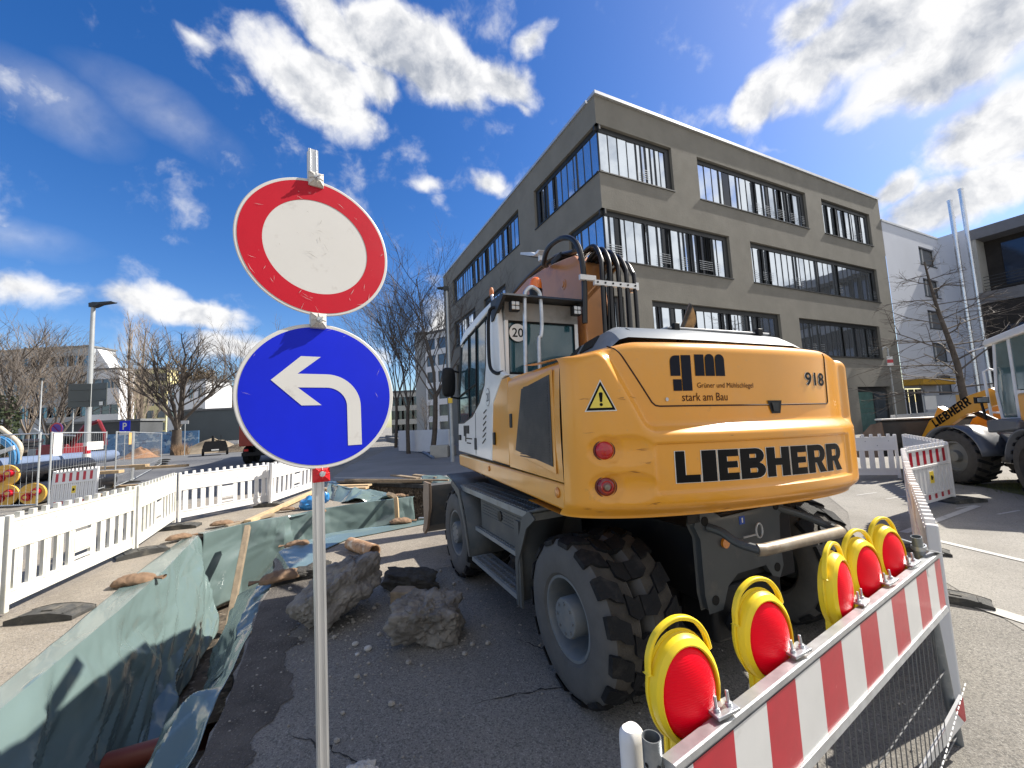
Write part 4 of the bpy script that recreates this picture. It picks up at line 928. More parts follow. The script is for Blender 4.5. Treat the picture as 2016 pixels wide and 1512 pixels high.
speedlabel((.175, 1.172, 2.47), (1, 0, 0), (0, 0, 1), .085)
speedlabel((-.003, 1.545, 1.93), (0, -1, 0), (0, 0, 1), .085, .75)
q = MB(XU)
for k in range(6): q.beam((-.003, 1.70 + .012 * k, 1.785 - .058 * k), (-.003, 1.60 + .010 * k, 1.815 - .055 * k), .004, .012)
q.build('air_slots', BLK, cab, smooth=0)
q = MB(XU)
for s, a, b in ((2.54, 1.55, 1.67), (2.47, 1.49, 1.67), (2.40, 1.58, 1.67), (2.33, 1.58, 1.67)): q.box(-.0025, -.0005, s - .027, s + .027, a, b)
for k in range(2): q.box(-.0025, -.0005, 2.18 + .05 * k, 2.45 - .03 * k, 1.52 - .05 * k, 1.533 - .05 * k)
q.build('contractor_mark', DECAL, cab, smooth=0)
q = MB(XU); q.beam((-.002, 2.02, 1.37), (-.002, 2.02, 1.80), .004, .006); q.box(-.012, 0, 1.99, 2.05, 1.42, 1.54); q.box(-.02, 0, 2.70, 2.80, 1.50, 1.56, 0); q.build('door_handle', DGR, cab, bevel=.004)
q = MB(XU); q.tube(spline([(.05, 1.23, 2.69), (-.03, 1.26, 2.70), (-.05, 1.30, 2.62), (-.05, 1.32, 2.35), (-.045, 1.30, 2.18), (-.02, 1.22, 2.115), (.02, 1.15, 2.115)], 6), .016, 8); q.build('grab_handle', BLK, cab)
q = MB(XU); q.tube(spline([(.185, 1.04, 2.08), (.19, 1.04, 2.4), (.198, 1.04, 2.74), (.215, 1.04, 2.81), (.27, 1.04, 2.845), (.33, 1.04, 2.81), (.345, 1.04, 2.74), (.348, 1.04, 2.52), (.335, 1.04, 2.42), (.315, 1.04, 2.38), (.315, 1.04, 2.10)], 8), .0175, 10); q.build('grab_rail', STEEL, ex)
q = MB(XU); q.prism([(1.36, 2.79), (1.02, 2.765), (1.0, 2.745), (1.30, 2.60), (1.36, 2.60)], (-.01, 0, 0), UY, UZ, (.03, 0, 0)); q.prism([(1.36, 2.79), (1.02, 2.765), (1.0, 2.745), (1.30, 2.60), (1.36, 2.60)], (.735, 0, 0), UY, UZ, (.03, 0, 0)); q.prism([(1.36, 2.79), (1.02, 2.768), (1.0, 2.745), (1.03, 2.742), (1.36, 2.77)], (.02, 0, 0), UY, UZ, (.715, 0, 0))
vi = q.build('roof_visor', DGR, cab, smooth=0)
for x in (.065, .655):
    q = MB(XU); q.box(x, x + .085, 1.03, 1.09, 2.625, 2.71); w_ = q.build('work_light', BLK, ex, bevel=.006)
    q = MB(XU)
    for i in range(2):
        for j in range(2): q.box(x + .008 + .036 * i, x + .040 + .036 * i, 1.022, 1.0295, 2.632 + .038 * j, 2.665 + .038 * j)
    q.build('lens', mat('clear_lamp_lens', (.45, .46, .46), .15, .4, var=.1, vs=40), w_, bevel=.006)
q = MB(XU); q.cyl((.55, 1.6, 2.80), (.55, 1.6, 2.93), .012, 10); q.lathe([(.001, .0), (.035, .0), (.04, .01), (.066, .025), (.068, .10)], (.55, 1.6, 2.93), (0, 0, 1), 28); be = q.build('beacon', BLK, ex)
q = MB(XU); q.lathe([(.066, .095), (.064, .16), (.056, .20), (.035, .222), (.001, .228)], (.55, 1.6, 2.93), (0, 0, 1), 28); q.build('beacon_dome', mat('orange_beacon_glass', (.80, .16, .01), .2, var=.05, coat=.6), be, smooth=60)
q = MB(XU); q.tube([(.02, 1.35, 2.75), (.02, 1.42, 2.88)], .014, 8); q.ball((.02, 1.42, 2.90), .022, .022, .05, 10, 8, 1); q.build('roof_aerial', [STEEL, mat('orange_cap', (.5, .16, .05), .5)], cab)
# seat and console seen through the glass
q = MB(XU); q.box(.22, .62, 1.40, 1.52, 1.95, 2.52); q.box(.22, .62, 1.5, 1.95, 1.78, 1.92); q.ball((.42, 1.46, 2.55), .12, .05, .09, 12, 8); q.build('driver_seat', mat('seat_fabric', (.02, .022, .026), .8, var=.2), cab, bevel=.03)
q = MB(XU); q.box(.08, .20, 1.75, 2.3, 1.8, 2.02); q.box(.64, .76, 1.75, 2.3, 1.8, 2.02); q.build('control_console', DGR, cab, bevel=.02)
# mirrors
for c, w in ((V((-.13, 2.78, 2.20)), .17), ):
    q = MB(XU); q.ball(c, w * .55, .05, .20, 16, 12, 0, lambda d: 1 / max(abs(d.x) ** 4 + abs(d.z) ** 4 + abs(d.y) ** 2, .01) ** .25 * .9); mo = q.build('wing_mirror', BLK, ex)
    q = MB(XU); q.tube([(.02, 2.80, 2.32), (-.06, 2.80, 2.34), (-.13, 2.80, 2.30)], .014, 8); q.tube([(.02, 2.83, 2.0), (-.10, 2.80, 2.02)], .012, 8); q.build('mirror_arm', BLK, mo)
# ---- boom
bp = [(1.15, 1.95), (1.22, 2.8), (1.27, 3.22), (1.38, 3.34), (1.55, 3.38), (2.0, 3.47), (2.6, 3.53), (3.4, 3.47), (4.3, 3.22), (4.55, 3.05), (4.5, 2.88), (4.2, 2.86), (3.3, 3.08), (2.5, 3.08), (2.12, 2.92), (1.88, 2.6), (1.8, 1.95)]
q = MB(XU); q.prism(bp, (.88, 0, 0), UY, UZ, (.27, 0, 0)); bo = q.build('boom', ORG, ex, smooth=25, bevel=.012)
q = MB(XU)
for s, z, r in ((1.62, 3.12, .055), (2.42, 3.36, .045)): q.lathe([(.001, .02), (r * .55, .02), (r * .6, .008), (r, .006), (r, 0)], (.88, s, z), (-1, 0, 0), 20)
q.build('pivot_boss', ORG, bo)
q = MB(XU); q.disc((.8755, 1.72, 2.92), (-1, 0, 0), .04, 20); q.build('round_sticker', mat('sticker_white', (.6, .58, .56), .5), bo, smooth=0)
q = MB(XU); q.prism([(4.3, 3.15), (4.62, 3.2), (4.72, 2.9), (4.62, .9), (4.48, .75), (4.40, .9), (4.30, 2.85)], (.93, 0, 0), UY, UZ, (.24, 0, 0)); q.build('dipper_arm', ORG, ex, bevel=.012)
q = MB(XU)
bk = [(4.55, .86), (4.42, .70), (4.15, .38), (4.18, .10), (4.42, -.12), (4.75, -.10), (4.60, .0), (4.40, .18), (4.40, .42), (4.62, .74)]
q.prism(bk, (.68, 0, 0), UY, UZ, (.75, 0, 0)); q.build('bucket', mat('worn_bucket_steel', (.07, .065, .06), .5, .4, var=.3), ex, bevel=.01)
q = MB(XU)
for x in (.80, 1.30): q.tube([(x, 1.9, 2.15), (x, 3.3, 3.12)], [.055, .055], 14); q.tube([(x, 2.9, 2.84), (x, 3.5, 3.26)], .03, 12, 1)
q.build('boom_cylinder', [ORG, STEEL], ex)
q = MB(XU); rng = random.Random(2)
for k in range(7):
    o = .026 * k; x = .91 + .018 * k
    q.tube(spline([(x + rng.uniform(-.01, .01), 1.45 + .05 * k * 0, 3.42 + .005 * k), (x + .02, 2.0, 3.53 + rng.uniform(0, .04)), (x, 2.7, 3.58 + rng.uniform(0, .03)), (x, 3.5, 3.52)], 6), .018, 7)
q.build('boom_hose', HOSE, bo)
q = MB(XU)
for k in range(13):
    x = .93 + .029 * k; yb = 1.0 + .035 * (k % 3); h_ = 3.31 - .011 * k + rng.uniform(-.015, .015)
    q.tube(spline([(x + .03, yb, 2.02), (x + .01 + rng.uniform(-.012, .012), yb - .02, 2.6), (x, yb - .03, 3.0), (x + .005, yb - .01, h_ - .12), (x + .01, yb + .10, h_ + .03), (x - .01, yb + .26, h_ + .02), (x - .03, yb + .42, h_ - .10)], 7), .0195, 8)
q.tube(spline([(.76, 1.02, 2.55), (.76, 1.0, 3.0), (.74, 1.06, 3.30), (.70, 1.25, 3.44), (.66, 1.5, 3.44), (.72, 1.75, 3.38), (.85, 1.95, 3.45)], 8), .026, 9)
q.tube(spline([(1.0, 1.02, 2.3), (1.0, .98, 2.9), (1.03, 1.02, 3.2)], 6), .012, 6)
q.build('hose_bundle', HOSE, ex)
q = MB(XU); q.box(.70, .86, .955, .985, 2.93, 2.975); q.box(.84, 1.31, .950, .980, 2.893, 2.937); q.box(1.28, 1.31, .948, 1.05, 2.88, 2.95)
for k in range(6): q.cyl((.87 + .08 * k, .951, 2.915), (.87 + .08 * k, .942, 2.915), .009, 8, 1)
q.build('hose_clamp_bar', [mat('zinc_white', (.74, .74, .72), .4, .2), BLK], ex, smooth=0)
q = MB(XU); q.beam((.78, 1.95, 3.50), (.78, 1.95, 3.60), .05, .04); q.prism([(1.86, 3.585), (1.9, 3.60), (2.0, 3.60), (2.10, 3.66), (2.42, 3.79), (2.43, 3.765), (2.12, 3.62), (2.0, 3.575), (1.9, 3.565)], (.72, 0, 0), UY, UZ, (.12, 0, 0)); wl2 = q.build('boom_light', mat('lamp_pale_metal', (.66, .67, .68), .4, .3), ex, bevel=.004)
q = MB(XU); q.prism([(2.13, 3.618), (2.42, 3.762), (2.42, 3.757), (2.13, 3.613)], (.73, 0, 0), UY, UZ, (.10, 0, 0)); q.build('lens', DGR, wl2, smooth=0)
q = MB(XU); q.box(.90, 1.12, 1.7, 1.95, 3.45, 3.52); q.build('valve_block', BLK, bo, bevel=.01)

# ---- undercarriage (x = right from the outer face of the left wheels, y = forward from rear axle, z)
UC = DGR
CHS = mat('chassis_grey', (.065, .072, .075), .55, var=.2, dirt=[((.16, .145, .12), 4, .5, .75, .6)])
q = MB(); q.box(.75, 1.65, -.45, 3.2, .55, .98); q.box(.85, 1.55, 0, .9, .98, 1.0); q.build('chassis', BLK, ex, bevel=.02)
q = MB(); q.lathe([(.55, .98), (.60, .98), (.60, 1.16), (.55, 1.16)], (1.2, 1.15, 0), (0, 0, 1), 36); q.cyl((1.2, 1.15, .985), (1.2, 1.15, 1.17), .55, 30); q.build('slewing_ring', BLK, ex)
for y in (-.05, 2.25):
    q = MB(); q.tube([(.50, y, .48), (.8, y, .50), (1.2, y, .52), (1.6, y, .50), (1.9, y, .48)], [.10, .13, .20, .13, .10], 16); q.build('axle', BLK, ex)
def tyre_mesh(side):
    """one tyre of a dual pair, x from 0 (outer face) to .27; directional block tread"""
    q = MB(); R = .500; Wt = .255
    prof = [(.262, .035), (.285, .012), (.34, .0), (.42, .004), (.468, .018), (R, .045), (R + .004, Wt / 2), (R, Wt - .045), (.468, Wt - .018), (.42, Wt - .004), (.34, Wt), (.285, Wt - .012), (.262, Wt - .035)]
    q.lathe([(r, h) for r, h in prof[:6]], (0, 0, 0), (1, 0, 0), 72, 2); q.lathe(prof[5:8], (0, 0, 0), (1, 0, 0), 72, 1); q.lathe(prof[7:], (0, 0, 0), (1, 0, 0), 72, 2)
    nl = 15
    def lug(poly, a0):
        k = len(poly); top_ = []; bt = []
        for w, a in poly:
            th = a0 + a; x = w if side > 0 else Wt - w; drop = .050 if x < .03 or x > Wt - .03 else 0
            rt = R + .026 - drop * .5; 
            top_.append(V((x, rt * cos(th), rt * sin(th)))); bt.append(V((lerp(x, Wt / 2, -.04), (R - .03) * cos(th * 1.0), (R - .03) * sin(th))))
        f = [tuple(range(k))] + [(i, k + i, k + (i + 1) % k, (i + 1) % k) for i in range(k)]
        if side < 0: f = [tuple(reversed(t)) for t in f]
        q.raw(top_ + bt, f, 0)
    p = 2 * pi / nl
    for i in range(nl):
        a = i * p
        lug([(.012, -.04 * p), (.055, -.02 * p), (.080, .10 * p), (.138, .26 * p), (.144, .78 * p), (.090, .70 * p), (.06, .56 * p), (.012, .54 * p)], a)
        lug([(.153, .56 * p), (.205, .74 * p), (.258, .68 * p), (.258, 1.22 * p), (.200, 1.26 * p), (.153, 1.08 * p)], a)
    return q
proto = {}
TYM = [RUB, RUBD, SIDEW]
def wheel(name, y, x_out, sgn, tw_=.265, spin=0):
    """dual wheel: outer tyre, inner tyre, rim dish and hub"""
    h = MB(); h.lathe([(.001, .10), (.12, .10), (.128, .088), (.128, -.02), (.001, -.02)], (0, 0, 0), (-1, 0, 0), 30)
    for k in range(8): a = 2 * pi * k / 8; h.cyl((-.098, cos(a) * .095, sin(a) * .095), (-.109, cos(a) * .095, sin(a) * .095), .011, 6)
    w_ = h.build('wheel', RIM, ex, smooth=35); w_.location = (x_out + .11 * sgn, y, .478); w_.scale = (1, .91, .91)
    if sgn < 0: w_.rotation_euler = (0, 0, pi)
    r = MB(); r.lathe([(.268, -.072), (.268, -.085), (.250, -.085), (.235, -.06), (.222, .02), (.205, .13), (.10, .14), (.001, .14)], (0, 0, 0), (1, 0, 0), 48); r.build('rim', RIM, w_, smooth=40)
    for i, (off, sd) in enumerate(((-.11, 1), (.158, -1))):
        key = sd
        if key not in proto: o = tyre_mesh(sd).build('tyre', TYM, w_, smooth=32); proto[key] = o
        else: o = proto[key].copy(); COL.objects.link(o); o.parent = w_
        o.location = (off, 0, 0); o.rotation_euler = (spin, 0, 0)
for nm, y, x, sg in (('rl', -.05, 0, 1), ('fl', 2.25, 0, 1), ('rr', -.05, 2.42, -1), ('fr', 2.25, 2.42, -1)): wheel(nm, y, x, sg, spin=.3 + y)
# access steps and mudguards on the left
def ustep(y0, y1, z, x0, x1, t=.035):
    q = MB(); q.box(x0, x1, y0, y1, z - t, z)
    nn = int((y1 - y0) / .05)
    for i in range(nn):
        for j in range(3): q.box(x0 + .02 + j * (x1 - x0 - .04) / 3, x0 + .02 + (j + .6) * (x1 - x0 - .04) / 3, y0 + .012 + i * .05, y0 + .042 + i * .05, z + .0005, z + .008, 1)
    return q.build('step', [mat('step_edge_grey', (.24, .255, .26), .5, .2, var=.15, dirt=[((.16, .14, .11), 8, .5, .7, .6)]), TREADP], ex, smooth=0)
ustep(.34, 2.06, 1.03, .02, .30, .05); ustep(.58, 1.70, .655, .06, .22); ustep(.56, 1.60, .40, -.02, .18)
def guard(pts, x0, x1, name):
    q = MB()
    a = [(x0, *p) for p in pts]; b = [(x1, *p) for p in pts]; n = len(pts)
    q.raw(a + b, [(i, i + 1, n + i + 1, n + i) for i in range(n - 1)]); return q.build(name, CHS, ex, smooth=40, solid=.02)
guard([(.16, 1.10), (.36, 1.04), (.47, .92), (.53, .80), (.56, .66), (.56, .36)], -.01, .36, 'mudguard')
guard([(2.45, 1.10), (2.10, 1.05), (1.92, .95), (1.80, .80), (1.74, .62), (1.66, .38)], -.01, .36, 'mudguard')
q = MB(); q.box(-.02, .0, .50, .575, .33, .95); q.prism([(.30, 1.06), (.42, 1.0), (.575, .66), (.575, .34), (.54, .34), (.53, .64), (.36, .93), (.22, 1.02)], (-.025, 0, 0), UY, UZ, (.012, 0, 0)); q.build('step_frame', CHS, ex, smooth=0); q = MB(); q.prism([(2.2, 1.07), (1.95, 1.0), (1.76, .66), (1.66, .38), (1.70, .38), (1.83, .68), (2.0, .93), (2.25, 1.02)], (-.025, 0, 0), UY, UZ, (.012, 0, 0)); q.build('step_frame', CHS, ex, smooth=0)
q = MB(); q.box(.10, .62, .62, 1.62, .66, .985)
for k in range(5): q.box(.095, .0995, .68, 1.58, .80 + .026 * k, .812 + .026 * k, 0)
tb = q.build('toolbox', CHS, ex, bevel=.01)
q = MB(); q.lathe([(.045, 0), (.045, .012), (.03, .014), (.001, .014)], (.10, 1.12, .86), (-1, 0, 0), 20); q.build('box_lock', BLK, tb)
q = MB(); q.box(2.05, 2.4, .5, 1.75, .62, .98); q.build('toolbox', CHS, ex, bevel=.02)
q = MB(); q.tube([(.40, 2.05, 1.10), (.42, 1.2, 1.12), (.48, .3, 1.09), (.55, .0, 1.10)], .018, 8); q.build('hydraulic_pipe', mat('grey_pipe', (.2, .2, .2), .5), ex)
# rear support bracket with pull bar
RBX = mat('bracket_grey', (.050, .058, .064), .5, var=.12, coat=.15, dirt=[((.16, .14, .11), 5, .58, .8, .5)])
y0 = -.50
pl = [(.74, .52), (.84, .52), (.90, .64), (1.0, .70), (1.28, .70), (1.34, .62), (1.40, .60), (1.44, .66), (1.43, .80), (1.45, .98), (1.50, 1.04), (1.46, 1.10), (1.38, 1.08), (1.28, 1.04), (.90, 1.03), (.80, 1.09), (.71, 1.08), (.68, 1.02), (.72, .94), (.72, .62)]
q = MB(); q.prism(pl, (0, y0, 0), UX, UZ, (0, .06, 0)); rb_ = q.build('rear_bracket', RBX, ex, smooth=30, bevel=.012)
q = MB()
for x, z in ((.755, 1.04), (1.43, 1.045), (.79, .575), (1.385, .655)): q.cyl((x, y0 - .004, z), (x, y0 + .07, z), .028, 18)
q.build('pin_hole', mat('hole_black', (.004, .004, .004), .9), rb_)
q = MB(); q.cyl((.905, y0 - .002, .89), (.905, y0 - .018, .89), .030, 20); q.build('side_reflector', MATS['amber_lens'], rb_)
q = MB(); q.tube(spline([(.78, y0 + .0, 1.0), (.80, y0 - .08, .985), (.81, y0 - .17, .945), (.85, y0 - .27, .925)], 6), .026, 10); q.build('pull_bar_arm', RBX, rb_); q = MB(); q.tube(spline([(1.45, y0 + .03, 1.03), (1.58, y0 - .06, .98), (1.64, y0 - .17, .93), (1.645, y0 - .24, .91)], 6), .024, 10); q.build('pull_bar_arm', RBX, rb_)
q = MB(); q.tube([(.84, y0 - .26, .925), (.87, y0 - .275, .924), (1.62, y0 - .275, .905), (1.65, y0 - .24, .905)], .033, 16); q.build('pull_bar', mat('worn_steel_bar', (.30, .25, .19), .45, .4, var=.2, vs=12, dirt=[((.46, .42, .36), 9, .5, .7, .6), ((.18, .11, .07), 14, .6, .7, .7)]), rb_, smooth=50)
q = MB(); q.tube([(1.20 + .03 * sin(2 * pi * k / 14), y0 - .03, .925 + .045 * cos(2 * pi * k / 14)) for k in range(15)], .006, 6); q.tube([(1.06, y0 - .02, .90), (1.17, y0 - .03, .905)], .006, 6); q.build('linch_pin', STEEL, rb_)
q = MB(); q.box(1.06, 1.11, y0 - .003, y0 - .0005, .975, 1.025); q.box(1.08, 1.09, y0 - .0045, y0 - .0035, .985, 1.015, 1); q.build('blue_sticker', [mat('sticker_blue', (.01, .06, .35), .5), WEDGE], rb_, smooth=0)
q = MB(); q.box(.80, 1.45, -.48, -.2, .30, .62); q.tube([(.9, -.5, .46), (.9, -.62, .42)], .07, 14); q.build('axle_mount', BLK, ex, bevel=.03)
q = MB(); q.box(.62, .72, -.50, -.494, 1.04, 1.13); 
for k in range(4): q.box(.635, .705, -.4965, -.495 - .0, 1.05 + .018 * k, 1.056 + .018 * k, 1)
q.build('type_plate', [BLK, WEDGE], ex, smooth=0)
# right rear outrigger and mudguard behind the far wheel
q = MB(); q.box(2.12, 2.40, .42, .70, .25, 1.0); q.build('outrigger', BLK, ex, bevel=.02)
guard([(-.30, 1.02), (-.15, 1.12), (.1, 1.15), (.4, 1.05), (.55, .8)], 2.40, 2.56, 'mudguard')
# dozer blade at the front
q = MB(); bpz = [(3.10, .90), (3.16, .92), (3.30, .90), (3.36, .74), (3.30, .55), (3.36, .38), (3.48, .26), (3.40, .24), (3.24, .36), (3.17, .52), (3.10, .75)]
q.prism(bpz, (-.05, 0, 0), UY, UZ, (2.52, 0, 0)); bl_ = q.build('dozer_blade', mat('blade_grey', (.10, .105, .11), .55, .2, var=.2, dirt=[((.17, .15, .12), 4, .5, .7, .6)]), ex, smooth=25)
q = MB(); q.prism([(3.06, .94), (3.36, .93), (3.42, .72), (3.40, .40), (3.50, .25), (3.40, .22), (3.22, .34), (3.08, .62)], (-.09, 0, 0), UY, UZ, (.035, 0, 0)); q.build('blade_end_plate', mat('worn_blade_edge', (.26, .19, .14), .6, .3, var=.25), bl_, bevel=.004)
q = MB()
for x in (.8, 1.5): q.beam((x, 2.6, .6), (x, 3.2, .6), .10, .16)
q.build('blade_arm', BLK, ex, bevel=.01)
# ------------------------------------------------------------------ round traffic signs on their post (foreground)
SP = V((-.80, 1.70, 0)); SN = V((.588, -.809, 0)); SR_ = V((.809, .588, 0))   # facing direction, right-hand direction
sg = thing('road_sign', 'two round signs, red ringed above and blue left-turn arrow below, on galvanised square post', 'road sign', SP)
TILT = V((-.012, .0, 1)).normalized()
q = MB(); a = V((0, 0, 0)); b = TILT * 2.93
def post_prof(w=.04):
    h = w / 2; g = .004
    return [(-h, -h), (h, -h), (h, -h * .4), (h - g, -h * .35), (h - g, h * .35), (h, h * .4), (h, h), (h * .4, h), (h * .35, h - g), (-h * .35, h - g), (-h * .4, h), (-h, h), (-h, h * .4), (-h + g, h * .35), (-h + g, -h * .35), (-h, -h * .4)]
q.prism([(x, y) for x, y in post_prof()], a, SR_, -SN, b); 
for k in (-.3, .3): q.beam(a + SN * .0212 + SR_ * k * .04, b + SN * .0212 + SR_ * k * .04, .004, .003, up=(1, 0, 0))
q.build('post', ALU, sg, smooth=0)
def plate(zc, pitch, kind, yaw=0.0):
    c = TILT * zc + SN * .045 + SR_ * .008
    n = (SN + UZ * pitch).normalized(); n.rotate(Mx.Rotation(radians(yaw), 3, 'Z')); u = UZ.cross(n).normalized(); v = n.cross(u)
    def ring(r0, r1, off, mi, mb, N_=96):
        vs = []
        for k in range(N_):
            d = u * cos(2 * pi * k / N_) + v * sin(2 * pi * k / N_); vs += [c + d * r0 + n * off, c + d * r1 + n * off]
        mb.raw(vs, [(2 * k, 2 * k + 1, (2 * k + 3) % (2 * N_), (2 * k + 2) % (2 * N_)) for k in range(N_)], mi)
    def disc(r, off, mi, mb, N_=96): mb.raw([c + (u * cos(2 * pi * k / N_) + v * sin(2 * pi * k / N_)) * r + n * off for k in range(N_)], [tuple(range(N_))], mi)
    q = MB(); N_ = 96
    vs = [c + (u * cos(2 * pi * k / N_) + v * sin(2 * pi * k / N_)) * r + n * o for r, o in ((.296, -.004), (.300, -.003), (.300, .0), (.297, .0015)) for k in range(N_)]
    q.raw(vs, [(i * N_ + k, i * N_ + (k + 1) % N_, (i + 1) * N_ + (k + 1) % N_, (i + 1) * N_ + k) for i in range(3) for k in range(N_)], 0)
    q.raw(vs[:N_], [tuple(range(N_ - 1, -1, -1))], 1); disc(.297, .0015, 0, q)
    o = q.build('sign_plate', [SIGNW, ALU], sg, smooth=30)
    f = MB()
    if kind == 'red':
        ring(.205, .288, .0026, 0, f); f.build('red_ring', SIGNR, o, smooth=0)
    else:
        disc(.285, .0026, 0, f); f.build('blue_field', SIGNB, o, smooth=0)
        f = MB()
        A = [(.103, -.215), (.157, -.215)]
        outer = [(.157, -.215), (.157, -.050)] + [(.022 + .135 * cos(t), -.05 + .135 * sin(t)) for t in [pi / 2 * k / 14 for k in range(1, 14)]] + [(.02, .085)]
        inner = [(.101, -.215), (.101, -.050)] + [(.022 + .079 * cos(t), -.05 + .079 * sin(t)) for t in [pi / 2 * k / 14 for k in range(1, 14)]] + [(.02, .029)]
        P = lambda p: c + u * p[0] + v * p[1] + n * .0038
        n_ = len(outer); f.raw([P(p) for p in outer] + [P(p) for p in inner], [(k, k + 1, n_ + k + 1, n_ + k) for k in range(n_ - 1)])
        f.raw([P(p) for p in ((.02, .085), (-.085, .085), (-.085, .029), (.02, .029))], [(0, 1, 2, 3)])
        f.raw([P(p) for p in ((-.178, .058), (-.072, .158), (.002, .158), (-.085, .085), (-.085, .029), (.002, -.044), (-.072, -.044))], [(0, 1, 2, 3, 4, 5, 6)])
        f.build('arrow', SIGNW, o, smooth=0)
    m_ = MB(); rg = random.Random(3 if kind == 'red' else 8)
    for k in range(34 if kind == 'red' else 6):
        a, r = rg.random() * 6.28, (rg.uniform(.21, .285) if k % 3 or kind != 'red' else rg.uniform(.02, .19)); t = rg.random() * 3.1; l = rg.uniform(.004, .026); w = rg.uniform(.0003, .0011)
        p = c + (u * cos(a) + v * sin(a)) * r + n * .0046; d1, d2 = (u * cos(t) + v * sin(t)) * l, (v * cos(t) - u * sin(t)) * w; bend = d2 * rg.uniform(-3, 3); i_ = 1 if r < .2 else 0
        m_.raw([p - d1 - d2 * .3, p + bend - d2, p + d1, p + bend + d2], [(0, 1, 2, 3)], i_)
    m_.build('scratches', [mat('pale_scratch', (.46, .34, .33) if True else 0, .6, var=.2), mat('grey_scuff', (.30, .29, .27), .7, var=.3, vs=40)], o, smooth=0)
    return c, n, u, v
plate(2.475, .02, 'red', 1.5); plate(1.845, .06, 'blue', -1)
CLW = mat('grey_white_clamp', (.52, .50, .46), .5, var=.12, vs=20, dirt=[((.3, .27, .22), 14, .5, .7, .6)]); CLR = mat('red_clamp', (.62, .012, .02), .4, var=.08, vs=20)
def clamp(z, mt, s=.030):
    c = TILT * z + SN * .052 + SR_ * .004; q = MB()
    sq = [(-s, -s * 1.05), (s, -s * 1.05), (s, s * 1.05), (-s, s * 1.05)]
    P = lambda x, y, o: c + SR_ * x + UZ * y + SN * o
    base = [P(x, y, -.02) for x, y in sq]; mid = [P(x, y, .0) for x, y in sq]; top_ = [P(x * .42, y * .42, .014) for x, y in sq]
    q.raw(base + mid + top_, [(0, 1, 5, 4), (1, 2, 6, 5), (2, 3, 7, 6), (3, 0, 4, 7), (4, 5, 9, 8), (5, 6, 10, 9), (6, 7, 11, 10), (7, 4, 8, 11), (8, 9, 10, 11)])
    for x, y in ((1, 1), (-1, 1), (1, -1), (-1, -1), (0, 1.05), (0, -1.05), (1, 0), (-1, 0)): q.beam(P(x * s * .96, y * s * .96, .003), P(x * s * .40, y * s * .40, .0165), .004, .004)
    q.box(*[v for ab in ((-.02, .02), (-.02, .02), (-.005, .005)) for v in ab], M=Mx.Translation(TILT * z)) if False else None
    o = q.build('clamp', mt, sg, smooth=0, bevel=.002)
    q = MB(); q.cyl(P(0, 0, .013), P(0, 0, .020), .011, 16); q.cyl(P(0, 0, .020), P(0, 0, .026), .0085, 6); q.beam(P(-.010, -.006, .028), P(.010, .007, .030), .005, .005); q.build('bolt', STEEL, o, smooth=30)
clamp(2.775, CLW); clamp(2.155, CLW); clamp(1.525, CLR, .032)

# ------------------------------------------------------------------ striped barrier board with warning lamps (foreground right)
BD = V((sin(radians(57)), cos(radians(57)), 0)); BN = V((BD.y, -BD.x, 0)); BO = V((2.15, 2.14, 0))
bb = thing('barrier_board', 'red and white striped board barrier on tubular posts with wire mesh below', 'barrier', BO)
def B(d, o, z): return BD * d + BN * o + UZ * z
def bbox(mb, d0, d1, o0, o1, z0, z1, mi=0):
    mb.raw([B(d, o, z) for z in (z0, z1) for o in (o0, o1) for d in (d0, d1)], [(0, 2, 3, 1), (4, 5, 7, 6), (0, 1, 5, 4), (2, 6, 7, 3), (0, 4, 6, 2), (1, 3, 7, 5)], mi)
q = MB(); bbox(q, -2.20, -.10, -.022, .0, .682, .935)
prof = [(-.024, .935), (-.030, .949), (.000, .951), (.006, .950), (.006, .935), (.001, .935), (.001, .935)]
q.raw([B(-2.20, *p) for p in prof] + [B(-.10, *p) for p in prof], [(i, (i + 1) % 7, 7 + (i + 1) % 7, 7 + i) for i in range(7)] + [tuple(range(7)), tuple(range(13, 6, -1))])
prof = [(.001, .699), (.006, .699), (.010, .677), (-.024, .675), (-.022, .682)]
q.raw([B(-2.20, *p) for p in prof] + [B(-.10, *p) for p in prof], [(i, (i + 1) % 5, 5 + (i + 1) % 5, 5 + i) for i in range(5)])
bo_ = q.build('board', STEEL, bb, smooth=0)
q = MB(); ds = [-2.195, -2.135, -1.97, -1.81, -1.645, -1.48, -1.315, -1.15, -.985, -.82, -.655, -.49, -.335, -.20, -.105]
rows_ = 4
for i in range(len(ds) - 1):
    k = (len(ds) - 2 - i) % 2
    q.raw([B(ds[i], .0022, .701), B(ds[i + 1], .0022, .701), B(ds[i + 1], .0022, .924), B(ds[i], .0022, .924)], [(0, 1, 2, 3)], k)
q.build('stripes', [REDF, WHTF], bo_, smooth=0)
q = MB(); q.raw([B(-.30 + .03 * cos(t) * .8, .0034, .905 + .018 * sin(t)) for t in [2 * pi * k / 14 for k in range(14)]], [tuple(range(14))]); q.build('torn_sticker', WHTF, bo_, smooth=0)
def tubepost(d0, d1, z1, holes=False):
    q = MB(); q.tube([B(d0, -.045, 0), B(d1, -.045, z1)], .021, 18, 0, False); q.lathe([(.021, 0), (.0185, 0), (.0185, -.08)], B(d1, -.045, z1), B(d1, -.045, z1) - B(d0, -.045, 0), 18)
    o = q.build('post', mat('tube_steel', (.20, .22, .235), .42, .6, var=.2, dirt=[((.42, .42, .42), 7, .55, .7, .5)]), bb, smooth=50); return o
pr_ = tubepost(0, -.22, 1.04)
q = MB(); q.lathe([(.024, -.008), (.030, -.008), (.030, .012), (.024, .012)], B(-.20, -.045, .985), B(-.22, 0, 1.04), 16)
